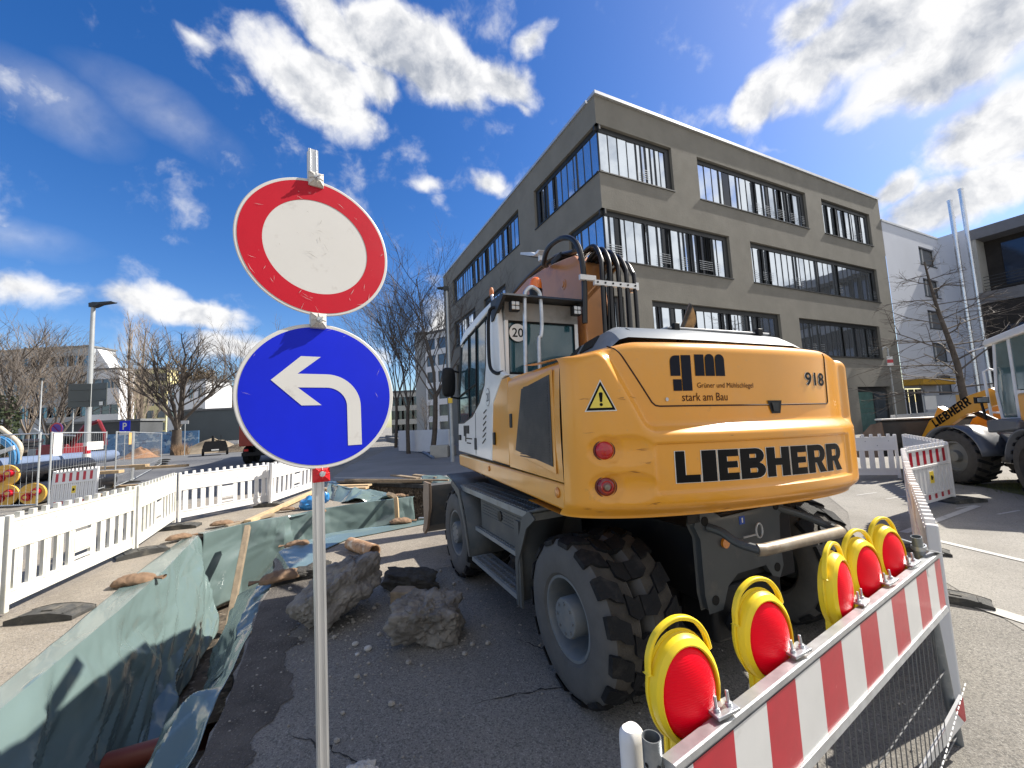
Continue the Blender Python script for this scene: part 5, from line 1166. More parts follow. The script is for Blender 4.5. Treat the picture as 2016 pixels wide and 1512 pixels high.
q.beam(B(-.21, -.02, .98), B(-.10, .006, .95), .03, .005); q.tube([B(-.2, -.07, 1.0), B(-.26, -.12, 1.03), B(-.30, -.13, 1.05)], .006, 6); q.build('post_clip', STEEL, pr_)
pl_ = tubepost(-2.215, -2.21, .985)
q = MB()
for sd in (-1, 1): q.disc(B(-2.21, -.045, .935) + (BN * .0214 - BD * .006 * sd), BN, .005, 12) if sd > 0 else q.disc(B(-2.21, -.045, .935) - BD * .0214 + BN * 0, -BD, .005, 12)
q.build('pin_hole', MATS['hole_black'], pl_)
q = MB()
for k in range(34):
    d = -2.12 + k * .058; q.tube([B(d + .010 * sin(k), -.03, .69), B(d - .02, -.035, .06)], .0022, 5)
for z in (.06, .38): q.tube([B(-2.2, -.036, z), B(-.06, -.036, z)], .0035, 6, 0)
q.build('mesh_grille', mat('mesh_wire_grey', (.16, .165, .17), .5, .6, var=.2), bb, smooth=0)
q = MB(); a_, b_ = B(-.05, .02, .33), B(-1.55, .05, .02)
for k in range(44): q.tube([a_.lerp(b_, k / 44), a_.lerp(b_, (k + .62) / 44)], .0026, 5)
q.build('tie_cord', mat('white_cord', (.75, .75, .73), .6), bb, smooth=0)
# second small striped board hung in front, low at the right post
lb = MB(); pts = [(-.02, .10, .27), (-.01, .10, .12), (-.40, .22, -.26), (-.43, .22, -.06)]
q = MB()
lw = thing('striped_tape_board', 'short low red and white board slanting down in front of right barrier post', 'barrier board', BO)
def LP(t, h): return V((-.02, -.01, .195)) + V((-.46, -.17, -.19)) * t + UZ * (.058 * h) + V((.02, -.03, 0)) * h * t
cuts = [0, .17, .42, .64, .86, 1.1]
q = MB()
q.raw([LP(t, h) - V((.35, -.94, 0)) * o for o in (0, .012) for t in (0, 1.1) for h in (-1, 1)], [(0, 1, 3, 2), (4, 6, 7, 5), (0, 4, 5, 1), (2, 3, 7, 6), (0, 2, 6, 4), (1, 5, 7, 3)])
q.build('board', WHTF, lw, smooth=0); q = MB()
for i in range(0, 5, 2): q.raw([*[LP(cuts[i + p], h) + V((.35, -.94, 0)) * .002 for p, h in ((0, -.93), (1, -.93), (1, .93), (0, .93))]], [(0, 1, 2, 3)])
q.build('stripes', REDF, lw, smooth=0)
# warning lamps clamped to the board: local x right, y away from viewer, z up, origin at the clamp
LRED = mat('red_lens', (.88, .001, .016), .38, var=.04, vs=12, coat=.06, spec=.12, bump=.0)
_n = LRED.node_tree; _p = _n.nodes['Principled BSDF']
_w = _n.nodes.new('ShaderNodeTexWave'); _w.inputs['Scale'].default_value = 60; _w.wave_type = 'RINGS'; _b = _n.nodes.new('ShaderNodeBump'); _b.inputs['Strength'].default_value = .12; _b.inputs['Distance'].default_value = .003
_t = _n.nodes.new('ShaderNodeTexCoord'); _n.links.new(_t.outputs['Object'], _w.inputs['Vector']); _n.links.new(_w.outputs['Fac'], _b.inputs['Height']); _n.links.new(_b.outputs[0], _p.inputs['Normal'])
_p.inputs['Transmission Weight'].default_value = .0; _p.inputs['Subsurface Weight'].default_value = .25; _p.inputs['Subsurface Radius'].default_value = (.06, .01, .01); _p.inputs['Subsurface Scale'].default_value = .5
def make_lamp(label):
    t = thing('warning_lamp', label, 'warning lamp', (0, 0, 0), 0, 'red warning lamps clamped along the striped board')
    # outline of the housing seen from the front: battery box below, round shade above, tapering at the waist
    zc, R = .235, .104
    def outline(s=1.0, dz=0):
        p = [(-.062, -.10), (.062, -.10), (.064, .04), (.072, .085)]
        a0, a1 = radians(-52), radians(232)
        p += [(R * cos(a0 + (a1 - a0) * k / 30), zc + R * 1.12 * sin(a0 + (a1 - a0) * k / 30)) for k in range(31)]
        p += [(-.072, .085), (-.064, .04)]
        return [(x * s, (z - .15) * s + .15 + dz) for x, z in p]
    h = MB(); o1 = outline(); n = len(o1)
    layers = [(outline(.93), .052), (o1, .036), (o1, .012), (outline(.97), .0)]
    vs = [V((x, y, z)) for ol, y in layers for x, z in ol]
    h.raw(vs, [(i * n + k, i * n + (k + 1) % n, (i + 1) * n + (k + 1) % n, (i + 1) * n + k) for i in range(3) for k in range(n)] + [tuple(range(n))])
    # front rim round the lens, and plate below it
    ro = [(x, z) for x, z in outline(.97)]; RI = .087
    ri = []
    for x, z in ro:
        d = V((x, (z - zc) / 1.12)); d = d.normalized() * RI; ri.append((d.x, zc - .004 + d.y * 1.14))
    vs = [V((x, .0, z)) for x, z in ro] + [V((x, -.010, z)) for x, z in [(lerp(a[0], b[0], .75), lerp(a[1], b[1], .75)) for a, b in zip(ro, ri)]] + [V((x, -.008, z)) for x, z in ri] + [V((x, .012, z)) for x, z in ri]
    h.raw(vs, [(i * n + k, (i + 1) * n + k, (i + 1) * n + (k + 1) % n, i * n + (k + 1) % n) for i in range(3) for k in range(n)])
    ho_ = h.build('housing', LYEL, t, smooth=38)
    e = MB()
    for off, rr_ in ((.030, .005),):
        e.tube([(x, off, z) for x, z in outline(1.0) [3:-1]], rr_, 6)
    e.build('housing_rib', LYEL, ho_)
    # carrying handle: a hoop springing from the crown
    g = MB(); hp = [(-.100, .290), (-.090, .330), (-.058, .366), (0, .382), (.058, .366), (.090, .330), (.100, .290)]
    sp_ = spline([(x, .022, z) for x, z in hp], 5)
    vs = []
    for i, p in enumerate(sp_):
        d = (sp_[min(i + 1, len(sp_) - 1)] - sp_[max(i - 1, 0)]).normalized(); o_ = V((-d.z, 0, d.x)); vs += [p + o_ * a + V((0, b, 0)) for a, b in ((.0055, -.009), (.0055, .009), (-.005, .009), (-.005, -.009))]
    g.raw(vs, [(i * 4 + k, i * 4 + (k + 1) % 4, (i + 1) * 4 + (k + 1) % 4, (i + 1) * 4 + k) for i in range(len(sp_) - 1) for k in range(4)] + [(0, 1, 2, 3), tuple(len(vs) - 4 + k for k in range(4))]); g.build('handle', LYEL, t, smooth=40, bevel=.003)
    l = MB(); l.grid(40, 10, lambda a, b: V((RI * .985 * sin(b * pi / 2) * cos(2 * pi * a), .006 - .030 * cos(b * pi / 2) ** .9, zc - .004 + RI * 1.12 * sin(b * pi / 2) * sin(2 * pi * a)))); lo = l.build('lens', LRED, t, smooth=60)
    l = MB(); l.ball((.0, -.006, zc - .082), .026, .018, .016, 16, 10); l.build('lens_foot', LRED, lo)
    w_ = MB()
    w_.raw([(-.036, -.0105, .066), (.036, -.0105, .066), (.05, -.004, .09), (-.05, -.004, .09)], [(0, 1, 2, 3)]); w_.build('reflector_window', mat('grey_reflector', (.4, .38, .32), .3, var=.1), ho_, smooth=0)
    m_ = MB(); m_.box(-.030, -.006, .0675, .069, .01, .05); m_.box(.004, .030, .0675, .069, .01, .05); m_.build('maker_mark', DECAL, ho_, smooth=0)
    c = MB(); c.box(.034, .106, -.052, -.004, .186, .193)
    for x in (.05, .09): c.cyl((x, -.03, .191), (x, -.03, .224), .0045, 10); c.cyl((x, -.03, .191), (x, -.03, .200), .009, 6)
    c.build('clamp_plate', STEEL, t, bevel=.003)
    return t
LPOS = [(-2.02, -13, -5, 'leftmost and largest-looking red warning lamp at the near end of the striped board'), (-1.60, -13, -8, 'second red warning lamp from the near end of the striped board'), (-1.09, 3, -2, 'middle red warning lamp of the five, twisted away from its neighbours'), (-0.77, -11, -10, 'fourth red warning lamp from the near end of the striped board'), (-0.445, -12, -12, 'farthest red warning lamp, right beside the barrier end post')]
l0 = None
for d, yaw, roll, lab in LPOS:
    p = BO + B(d, -.055, .745); rz = radians(33) + radians(yaw)
    if l0 is None: l0 = make_lamp(lab); l0.location = p; l0.rotation_euler = (0, radians(roll), rz); l0.scale = (.98, .95, 1.13)
    else: dup(l0, p, label=lab, rot=(0, radians(roll), rz))
# white plastic post end beside the camera
q = MB(); pr = [(cos(t) * .022 + .010 * (1 if cos(t) > 0 else -1), sin(t) * .026) for t in [2 * pi * (k + .5) / 24 for k in range(24)]]
vs = [V((x * k, y * k, z)) for k, z in ((1, 0), (1, .875), (.93, .893), (.7, .902)) for x, y in pr]
q.raw(vs, [(i * 24 + k, i * 24 + (k + 1) % 24, (i + 1) * 24 + (k + 1) % 24, (i + 1) * 24 + k) for i in range(3) for k in range(24)] + [tuple(range(72, 96))])
o = q.build('barrier_post', WPLC, smooth=40); o.location = (.262, 1.12, 0); o.rotation_euler = (0, 0, .5); tag(o, 'white plastic post with rounded top beside the steel tube end at the bottom edge', 'post')

# ------------------------------------------------------------------ plastic barrier fence panels
def make_panel(kind, L=2.0, mt=WPL):
    """local x along the panel from 0, z up; parts: upper board with teeth, slatted lower part, end posts, centre plate"""
    t = thing('plastic_barrier', 'x', 'barrier', (0, 0, 0)); H0, H1, H2 = .10, .66, .92
    q = MB(); q.box(.03, L - .03, -.018, .018, H1, H2); q.box(.02, L - .02, -.026, .026, H2, H2 + .025); q.box(.02, L - .02, -.026, .026, H1 - .02, H1 + .02)
    n = 12 if kind == 'white' else 11
    for k in range(n):
        x = .06 + (L - .12) * (k + .5) / n; q.box(x - .024, x + .024, -.022, .022, H2 + .025, H2 + .085)
    if kind == 'white':
        for k in range(9): q.cyl((.15 + (L - .3) * k / 8, -.0185, H1 + (.09 if k % 2 else .19)), (.15 + (L - .3) * k / 8, -.0175, H1 + (.09 if k % 2 else .19)), .011, 10, 1)
    u = q.build('upper_board', [mt, mat('dimple_grey', (.33, .33, .33), .6)], t, smooth=0, bevel=.004)
    q = MB(); q.box(.03, L - .03, -.024, .024, H0, H0 + .035); q.box(.03, L - .03, -.014, .014, H0 + .035, H0 + .12); q.box(.03, L - .03, -.022, .022, H0 + .12, H0 + .145)
    if kind == 'white':
        n = 11
        for k in range(n):
            x = .05 + (L - .1) * (k + .5) / n
            if abs(x - L / 2) > .16: q.box(x - .046, x + .046, -.016, .016, H0 + .145, H1 - .02); q.box(x - .010, x + .010, -.020, -.0161, H0 + .145, H1 - .02)
        q.box(L / 2 - .17, L / 2 - .14, -.018, .018, H0 + .145, H1 - .02); q.box(L / 2 + .14, L / 2 + .17, -.018, .018, H0 + .145, H1 - .02)
        for z in (H0 + .17, H0 + .25): q.box(L / 2 - .14, L / 2 + .14, -.014, .014, z, z + .03)
    else:
        n = 22
        for k in range(n):
            x = .04 + (L - .08) * (k + .5) / n; q.box(x - .030, x + .030, -.014 - .006 * (k % 2), .014 + .006 * (k % 2), H0 + .145, H1 - .02)
    q.build('slat_grille', mt, t, smooth=0)
    for x in (.0, L - .05):
        q = MB(); q.box(x, x + .05, -.028, .028, .03, H2 + .07); q.build('end_post', mt, t, smooth=0, bevel=.008)
    q = MB(); q.box(L / 2 - .135, L / 2 + .135, -.022, -.015, H0 + .27, H1 - .06); cp_ = q.build('centre_plate', mt, t, smooth=0, bevel=.006)
    if kind != 'white':
        q = MB(); n = 6
        for k in range(n):
            a = .09 + (L - .18) * (k + .15) / n; b = a + (L - .18) / n * .42
            q.raw([(a, -.0195, H1 + .035), (b, -.0195, H1 + .035), (b, -.0195, H2 - .012), (a, -.0195, H2 - .012)], [(0, 1, 2, 3)]); q.raw([(a + .02, -.0155, H0 + .04), (b + .0, -.0155, H0 + .04), (b + .0, -.0155, H0 + .115), (a + .02, -.0155, H0 + .115)], [(0, 1, 2, 3)])
        q.build('red_blocks', REDF, u, smooth=0)
        q = MB(); q.box(L / 2 - .09, L / 2 + .09, -.026, -.0225, H0 + .29, H1 - .09); q.box(L / 2 - .05, L / 2 + .02, -.0275, -.0262, H0 + .34, H1 - .15, 1); q.box(L / 2 - .05, L / 2 + .05, -.0278, -.0265, H0 + .36, H0 + .39, 1)
        q.build('yellow_label', [mat('label_yellow', (.75, .55, .05), .5, var=.05), DECAL], cp_, smooth=0)
    return t
PAN = {}
def panel(kind, a, b, label, group, mt=WPL, lean=0):
    a, b = V((*a, 0)), V((*b, 0)); d = b - a; rz = atan2(d.y, d.x)
    key = (kind, mt.name)
    if key not in PAN: t = PAN[key] = make_panel(kind, 2.0, mt); t['label'] = label; t.location = a; t.rotation_euler = (lean, 0, rz)
    else: t = dup(PAN[key], a, label=label, rot=(lean, 0, rz))
    t.scale = (d.length / 2.0, 1, 1); t['group'] = group
    return t
GL = 'white plastic barrier panels left of the trench'
panel('white', (-4.6, 2.2), (-5.17, 4.15), 'white barrier panel cut by the left edge of the photo, nearest the camera', GL)
panel('white', (-5.18, 4.2), (-5.78, 6.24), 'large grubby white barrier panel standing nearest the green trench sheet on the left', GL)
panel('white', (-5.79, 6.29), (-6.75, 8.15), 'yellowish stained white barrier panel between the nearest one and the corner', GL)
panel('white', (-6.70, 8.17), (-5.86, 9.75), 'clean bright white barrier panel turned across, right after the corner', GL, WPLC)
panel('white', (-5.72, 9.55), (-5.80, 12.0), 'clean white barrier panel running behind the sign post', GL, WPLC, .04)
GRT = 'barrier panels round the right side of the excavator'
panel('redwhite', (5.92, 6.30), (7.30, 6.98), 'red and white barrier panel with yellow label in front of the wheel loader', GRT, WPLC)
panel('white', (6.55, 9.75), (8.45, 9.12), 'white slatted barrier panel behind the excavator tail, facing the camera', GRT, WPLC)
panel('white', (8.5, 9.0), (7.35, 7.05), 'white barrier panel running back behind the red and white panel', GRT, WPLC)
panel('white', (5.86, 6.24), (4.65, 4.93), 'white barrier panel seen edge on, farthest of the row behind the lamps', GRT, WPLC)
panel('white', (4.62, 4.90), (3.45, 3.62), 'white barrier panel seen edge on, middle of the row behind the lamps', GRT, WPLC)
panel('white', (3.42, 3.58), (2.36, 2.40), 'white barrier panel seen edge on, nearest, behind the striped board', GRT, WPLC)
p0, p1 = V((-11.75, 10.0)), V((-10.72, 10.62))
t = panel('redwhite', (-11.70, 10.35), (-10.62, 10.42), 'red and white barrier panel leaning askew against the left mesh fence', 'barrier panels lying about', WPLC, -.12); t.rotation_euler[1] = -.06
# rubber foot plates
def make_foot(label):
    q = MB(); pr = [(-.34, 0), (.34, 0), (.34, .045), (.26, .065), (.11, .09), (-.11, .09), (-.26, .065), (-.34, .045)]
    q.prism(pr, (0, -.15, 0), UX, UZ, (0, .30, 0)); q.box(-.06, .06, -.06, .06, .089, .105)
    for x in (-.22, -.16, .16, .22): q.box(x - .016, x + .016, -.12, .12, .066, .082)
    return tag(q.build('foot_plate', RUBF, smooth=0, bevel=.012), label, 'barrier foot', 'black rubber barrier foot plates')
f0 = None
for x, y, a, lab in ((-4.62, 4.15, .1, 'rubber foot plate under the nearest left barrier joint, cut by the photo edge'), (-5.55, 6.15, .9, 'rubber foot plate beside the brown sandbag at the second barrier joint'), (-6.30, 7.75, .3, 'rubber foot plate at the barrier corner under two brown sandbags'), (-5.75, 9.6, .2, 'rubber foot plate under the clean white panels by the timber'),
                     (7.35, 6.9, .1, 'wide rubber foot plate sticking out right of the red and white panel'), (3.66, 3.60, -.75, 'dark rubber foot plate right of the barrier end post'), (8.4, 8.7, .4, 'rubber foot plate behind the excavator tail under the white panel'), (4.55, 4.75, -.7, 'rubber foot plate under the far edge-on white panel'),
                     (-12.4, 10.75, .9, 'rubber foot plate under the nearest mesh fence post'), (-14.0, 13.9, .8, 'rubber foot plate under the second mesh fence post'), (-15.0, 16.0, .8, 'rubber foot plate under the far mesh fence corner'), (-21.6, 25, .4, 'rubber foot plate under the last mesh fence post on the road')):
    if f0 is None: f0 = make_foot(lab); f0.location = (x, y, .004); f0.rotation_euler = (0, 0, a); f0.scale = (.85, .85, .85)
    else:
        f = f0.copy(); COL.objects.link(f); f['label'] = lab; f.location = (x, y, .004); f.rotation_euler = (0, 0, a); f.scale = (.6 if 3 < x < 6 else .85,) * 3
for k in range(3):
    f = f0.copy(); COL.objects.link(f); f.location = (-22.6 + .1 * k, 26.2, .01 + .125 * k); f.rotation_euler = (0, 0, .3 + .1 * k)
    f['label'] = ('bottom', 'middle', 'top')[k] + ' rubber foot plate of the stack on the far road'

# ------------------------------------------------------------------ steel mesh site fences
def mesh_fence(a, b, label, group, H=2.0, signs=None, gauze=False, step=.16):
    a, b = V((*a, 0)), V((*b, 0)); d = b - a; L = d.length
    t = thing('mesh_fence', label, 'fence', a, atan2(d.y, d.x), group)
    q = MB()
    for x in (0, L): q.tube([(x, 0, .05), (x, 0, H)], .021, 10)
    for z in (.12, H - .03): q.tube([(0, 0, z), (L, 0, z)], .018, 8)
    fr = q.build('fence_frame', mat('fence_galvanised', (.50, .52, .53), .45, .5, var=.15), t)
    q = MB(); n = int(L / step)
    for k in range(1, n): q.tube([(L * k / n, 0, .12), (L * k / n, 0, H - .03)], .0032, 4)
    for z in (.45, 1.0, 1.55): q.tube([(0, .005, z), (L, .005, z)], .004, 4)
    q.build('wire_mesh', MATS['fence_galvanised'], t, smooth=0)
    for x0, x1, z0, z1, m_ in signs or []:
        q = MB(); q.box(x0, x1, -.012, -.006, z0, z1); q.build('notice_board', m_, t, smooth=0)
    return t
GF = 'steel mesh fences round the pipe yard'
SGW = mat('plain_notice_white', (.74, .74, .72), .5, var=.04); SGO = mat('ochre_notice', (.62, .38, .14), .6, var=.2, vs=6)
mesh_fence((-16.1, 10.95), (-12.58, 10.82), 'mesh fence panel at the left edge in front of the capped pipes', GF)
mesh_fence((-12.32, 10.86), (-14.0, 14.0), 'mesh fence panel with white notice, between the capped pipes and street lamp', GF, signs=[(.08, .55, 1.35, 1.95, SGW), (2.1, 3.3, 1.42, 1.68, SGW)])
mesh_fence((-13.75, 14.1), (-15.05, 16.1), 'mesh fence panel with ochre notice, receding to the fence corner', GF, signs=[(1.7, 2.15, 1.5, 1.95, SGO)])
mesh_fence((-15.1, 16.2), (-21.6, 25.0), 'longest far mesh fence panel reaching across to the road', GF, step=.22)
fa_, fb_ = CO + eR * 19.3 + nR * 2.3, CO + eR * 26.5 + nR * 2.3
mesh_fence(fa_.xy, fb_.xy, 'distant mesh fence with white notice in front of the grey office entrance', GF, signs=[(.2, 1.6, 1.2, 1.95, SGW), (4.2, 4.9, 1.4, 1.95, SGO)])
GP = 'white picket barrier panels in the distance'
for k in range(4):
    a_ = CO + eR * (17.6 + 2.2 * k) + nR * 1.5; panel('white', a_.xy, (a_ + eR * 2.15).xy, ('first', 'second', 'third', 'fourth')[k] + ' distant white barrier panel from the left below the office entrance', GP, WPLC)
pa, pb = at(228, 880, 43), at(470, 874, 47)
ORD = ('first', 'second', 'third', 'fourth', 'fifth', 'sixth', 'seventh', 'eighth')
d_ = (pb - pa) / 8
for k in range(8):
    a_ = pa + d_ * k; panel('white', a_.xy, (a_ + d_ * .99).xy, ORD[k] + ' far white picket panel from the left below the blue hoarding', GP, WPLC)

# ------------------------------------------------------------------ trench lining sheets
TARP = mat('green_tarpaulin', (.115, .162, .158), .20, var=.08, vs=1.2, bump=.05, bs=7, spec=.8, dirt=[((.22, .20, .16), 5, .64, .78, .35)])
def ridge(x): return 1 - 2 * min(1, abs(x) * 2.6)
def tarp(name, label, rows, nu, nv, k, seed, folds=0.0, flat=0, thick=.0025):
    """sheet lofted through polylines (rows); k = depth of the sharp creases, folds = hanging folds deepening downwards"""
    q = MB(); m_ = len(rows); Ln = sum((V(rows[0][i + 1]) - V(rows[0][i])).length for i in range(len(rows[0]) - 1))
    def hsh(i, j, o_): return NZ.cell(V((i * 1.013 + .5, j * 1.017 + .5, seed * 3.1 + o_ + .5))) if False else (sin(i * 12.9898 + j * 78.233 + seed * 37.7 + o_ * 11.3) * 43758.5453) % 1.0
    def facet(x, y, o_):
        """crumpled-paper height: linear across the triangles of an uneven lattice, so the folds stay crisp"""
        i, j = math.floor(x), math.floor(y); u, v = x - i, y - j
        h = lambda a, b: hsh(i + a, j + b, o_) * 2 - 1
        if hsh(i, j, o_ + 5) < .5:
            return h(0, 0) + u * (h(1, 0) - h(0, 0)) + v * (h(1, 1) - h(1, 0)) if u > v else h(0, 0) + v * (h(0, 1) - h(0, 0)) + u * (h(1, 1) - h(0, 1))
        return h(0, 0) + u * (h(1, 0) - h(0, 0)) + v * (h(0, 1) - h(0, 0)) if u + v < 1 else h(1, 1) + (1 - u) * (h(0, 1) - h(1, 1)) + (1 - v) * (h(1, 0) - h(1, 1))
    def f(a, b):
        s = b * (m_ - 1); i = min(int(s), m_ - 2); A, B_ = polyline(rows[i], a), polyline(rows[i + 1], a); p = A.lerp(B_, s - i)
        dn = (polyline(rows[i], min(1, a + .02)) - polyline(rows[i], max(0, a - .02))).normalized(); w = (B_ - A).normalized(); n = dn.cross(w).normalized()
        amt = sstep(s, flat - .2, flat + .6) * .9 + .1; x = a * Ln
        wx = x + .5 * NZ.noise(V((x * .7, s * .8, seed))) + s * .35; wy = s + .45 * NZ.noise(V((x * .8, s * .7, seed + 4)))
        h_ = facet(wx * 1.5, wy * 1.1, 0) + .45 * facet(wx * 2.9 - wy * .8, wy * 1.9, 2) + .14 * facet(wx * 7, wy * 5 + wx * 2, 3)
        if folds: h_ += folds / k * 1.2 * facet(wx * 4.2, wy * .55, 4)
        return p + n * (k * amt * h_)
    q.grid(nu, nv, f); o = q.build(name, TARP, smooth=14, solid=thick); return tag(o, label, 'tarpaulin', 'green plastic sheets lining the trench')
rim = [(-2.58, 1.0, .045), (-2.95, 1.9, .045), (-3.34, 2.77, .05), (-3.68, 3.56, .05), (-3.94, 4.16, .05), (-4.48, 5.30, .05), (-5.29, 6.86, .06)]
def off(pl, dx, dy, z): return [V((p[0] + dx, p[1] + dy, z)) for p in pl]
outer = [(-2.85, 1.05, .016), (-3.3, 1.95, .016), (-3.62, 2.85, .016), (-4.02, 3.68, .016), (-4.36, 4.35, .016), (-4.98, 5.6, .016), (-5.62, 7.0, .016)]
ul_ = [(-2.15, 1.2, -.30), (-2.58, 1.95, -.38), (-3.04, 2.78, -.43), (-3.42, 3.5, -.45), (-3.74, 4.13, -.45), (-4.27, 5.2, -.45), (-4.95, 6.7, -.40)]
lm = [(-1.72, 1.35, -.62), (-2.2, 2.05, -.75), (-2.74, 2.8, -.90), (-3.25, 3.4, -.95), (-3.55, 4.0, -.95), (-4.1, 5.1, -.9), (-4.72, 6.5, -.8)]
lbm = [(-1.7, 1.4, -.95), (-2.15, 2.1, -1.12), (-2.62, 2.85, -1.22), (-3.05, 3.4, -1.24), (-3.4, 4.0, -1.24), (-3.95, 5.0, -1.2), (-4.4, 6.2, -1.1)]
tarp('trench_sheet', 'long dark green plastic sheet draped down the left wall of the near trench', [outer, rim, ul_, lm, lbm], 230, 96, .085, 0, .020, 1)
r_o = [(-1.42, 1.0, .0), (-1.66, 1.9, .01), (-1.80, 2.35, .0), (-2.0, 2.8, .01), (-2.24, 3.35, .0), (-2.56, 4.2, .012), (-2.42, 4.75, .016)]
r_i = [(-1.75, 1.1, -.18), (-2.0, 2.0, -.20), (-2.12, 2.5, -.15), (-2.3, 2.95, -.12), (-2.5, 3.5, -.14), (-2.85, 4.3, -.12), (-3.05, 4.9, -.05)]
r_m = [(-1.85, 1.25, -.55), (-2.2, 2.2, -.62), (-2.4, 2.7, -.55), (-2.55, 3.15, -.48), (-2.75, 3.7, -.48), (-3.15, 4.5, -.45), (-3.6, 5.4, -.35)]
r_b = [(-1.8, 1.35, -.9), (-2.3, 2.2, -1.0), (-2.55, 2.75, -.95), (-2.72, 3.25, -.9), (-2.95, 3.8, -.9), (-3.35, 4.6, -.85), (-3.8, 5.6, -.7)]
tarp('trench_sheet', 'dark crumpled plastic sheet hanging loose from the asphalt edge on the right of the trench', [r_o, r_i, r_m, r_b], 170, 60, .085, 5, .03, 0)
f_o = [(-5.62, 7.25, .016), (-5.35, 7.75, .016), (-4.62, 8.5, .016), (-4.1, 9.0, .016), (-3.3, 9.6, .016), (-2.75, 9.85, .016), (-2.45, 9.9, .016)]
f_r = [(-5.30, 7.0, .06), (-5.05, 7.6, .06), (-4.42, 8.2, .06), (-3.94, 8.67, .07), (-3.18, 9.22, .07), (-2.82, 9.36, .06), (-2.42, 9.6, .05)]
f_m = [(V(p) + V((.06, -.08, -.55))) for p in f_r]; f_b = [(V(p) + V((.12, -.16, -1.2))) for p in f_r]
tarp('trench_sheet', 'green plastic sheet hanging straight down the far trench wall behind the sign post', [f_o, f_r, f_m, f_b], 160, 60, .050, 9, .030, .8)
n_o = [(-2.35, 5.0, .018), (-2.75, 5.9, .018), (-2.62, 6.42, .018), (-2.1, 6.78, .018), (-1.62, 7.12, .018), (-.9, 7.55, .018)]
n_i = [(-2.72, 5.0, .05), (-3.3, 5.75, .06), (-3.02, 6.62, .05), (-2.28, 7.12, .05), (-1.78, 7.42, .05), (-1.0, 7.85, .04)]
n_b = [(-3.3, 5.2, -.5), (-3.75, 5.95, -.55), (-3.2, 6.95, -.5), (-2.4, 7.35, -.5), (-1.9, 7.65, -.5), (-1.1, 8.05, -.5)]
tarp('trench_sheet', 'pale blue-green strip of sheet lying along the near trench edge by the clay pipe', [n_o, n_i, n_b], 140, 50, .055, 14, .018, .6)
c_o = [(-5.3, 11.7, .05), (-4.6, 11.0, .10), (-3.95, 10.55, .08), (-3.2, 10.15, .05), (-2.5, 9.75, .03)]
c_m = [(-5.1, 11.1, .28), (-4.55, 10.5, .34), (-3.95, 10.1, .30), (-3.3, 9.85, .18), (-2.7, 9.65, .07)]
c_i = [(-4.75, 10.3, .06), (-4.4, 9.75, .08), (-3.95, 9.45, .06), (-3.4, 9.5, .05), (-2.9, 9.55, .04)]
tarp('tarpaulin_heap', 'crumpled pale green sheet heaped on the pavement behind the far trench wall', [c_o, c_m, c_i], 70, 30, .11, 20, .02, 0)
b_o = [(-7.0, 13.8, .04), (-6.3, 13.5, .06), (-5.8, 13.3, .05)]; b_m = [(-6.6, 13.0, .10), (-6.0, 12.8, .12), (-5.4, 12.6, .05)]; b_i = [(-6.2, 12.3, .02), (-5.7, 12.3, -.1), (-5.1, 12.2, -.3)]
tarp('tarpaulin_heap', 'dark blue-green sheet bundled at the far end of the trench behind the blue sign', [b_o, b_m, b_i], 40, 24, .14, 26, .03, 0)
d_o = [(-2.9, 12.7, .05), (-2.4, 12.5, .07), (-1.95, 12.3, .04)]; d_m = [(-2.8, 12.25, .16), (-2.3, 12.1, .22), (-1.85, 12.0, .10)]; d_i = [(-2.7, 11.9, .02), (-2.25, 11.75, .02), (-1.85, 11.75, .02)]
tarp('tarpaulin_heap', 'small crumpled sheet on the far soil bank beneath the middle street lamp', [d_o, d_m, d_i], 24, 16, .08, 31, .02, 0)
# ---- sandbags
def make_bag(label):
    q = MB(); L, Wd, Ht = .27, .15, .075
    def f(a, b):
        th = 2 * pi * a; x = (b * 2 - 1); e = max(0, 1 - abs(x) ** 3.2) ** .5; y = cos(th) * Wd * e; z = sin(th) * Ht * e
        z = max(z, -Ht * .55) + Ht * .5 - .03 * x * x + .020 * NZ.noise(V((x * 4, cos(th) * 2, sin(th) * 2))) + .010 * NZ.noise(V((x * 11, cos(th) * 5, sin(th) * 4))); s = 1 + .12 * NZ.noise(V((x * 2.2, cos(th), 3)))
        return V((x * L, y * s, max(.0, z)))
    q.grid(40, 36, f); t = q.build('sandbag', SACK, smooth=70); q = MB()
    q.grid(8, 5, lambda a, b: V((L * .93 + .13 * b, (.012 + .055 * b) * cos(2 * pi * a) * (1 + .3 * sin(5 * a * 6.28)), .035 + (.01 + .018 * b) * sin(2 * pi * a)))); q.build('tied_neck', SACK, t, smooth=60)
    return tag(t, label, 'sandbag', 'brown sandbags weighing down the sheets')
b0 = None
for u, v, a, s, lab in ((263, 1152, .25, 1.15, 'brown sandbag on the left trench edge beside the grubby white barrier'), (352, 1066, 1.0, .95, 'brown sandbag at the left trench corner below the foot plate'), (437, 1038, .5, 1.0, 'brown sandbag just left of the upright timber prop'), (553, 1148, 3.6, 1.15, 'large sandbag in shade on the right trench edge beside the concrete slab'),
                        (585, 1080, 3.3, .9, 'pale sandbag on the sheet strip left of the sign post'), (789, 1034, .30, 1.0, 'sandbag on the strip below the bent timber by the dozer blade'), (786, 981, .2, .8, 'sandbag on the far trench edge above the bent timber'), (566, 1008, .4, .8, 'dark sandbag beside the blue bag'), (634, 1012, 2.2, .7, 'flattened dark sandbag half hidden by the sign post')):
    p = G(u, v); z = .02 if b0 else .03
    if b0 is None: b0 = make_bag(lab); b0.location = p + V((0, 0, .03)); b0.rotation_euler = (.05, 0, a); b0.scale = (s * .70,) * 3
    else: dup(b0, p + V((0, 0, .045)), label=lab, rot=(0, .05, a), scale=s * .70)
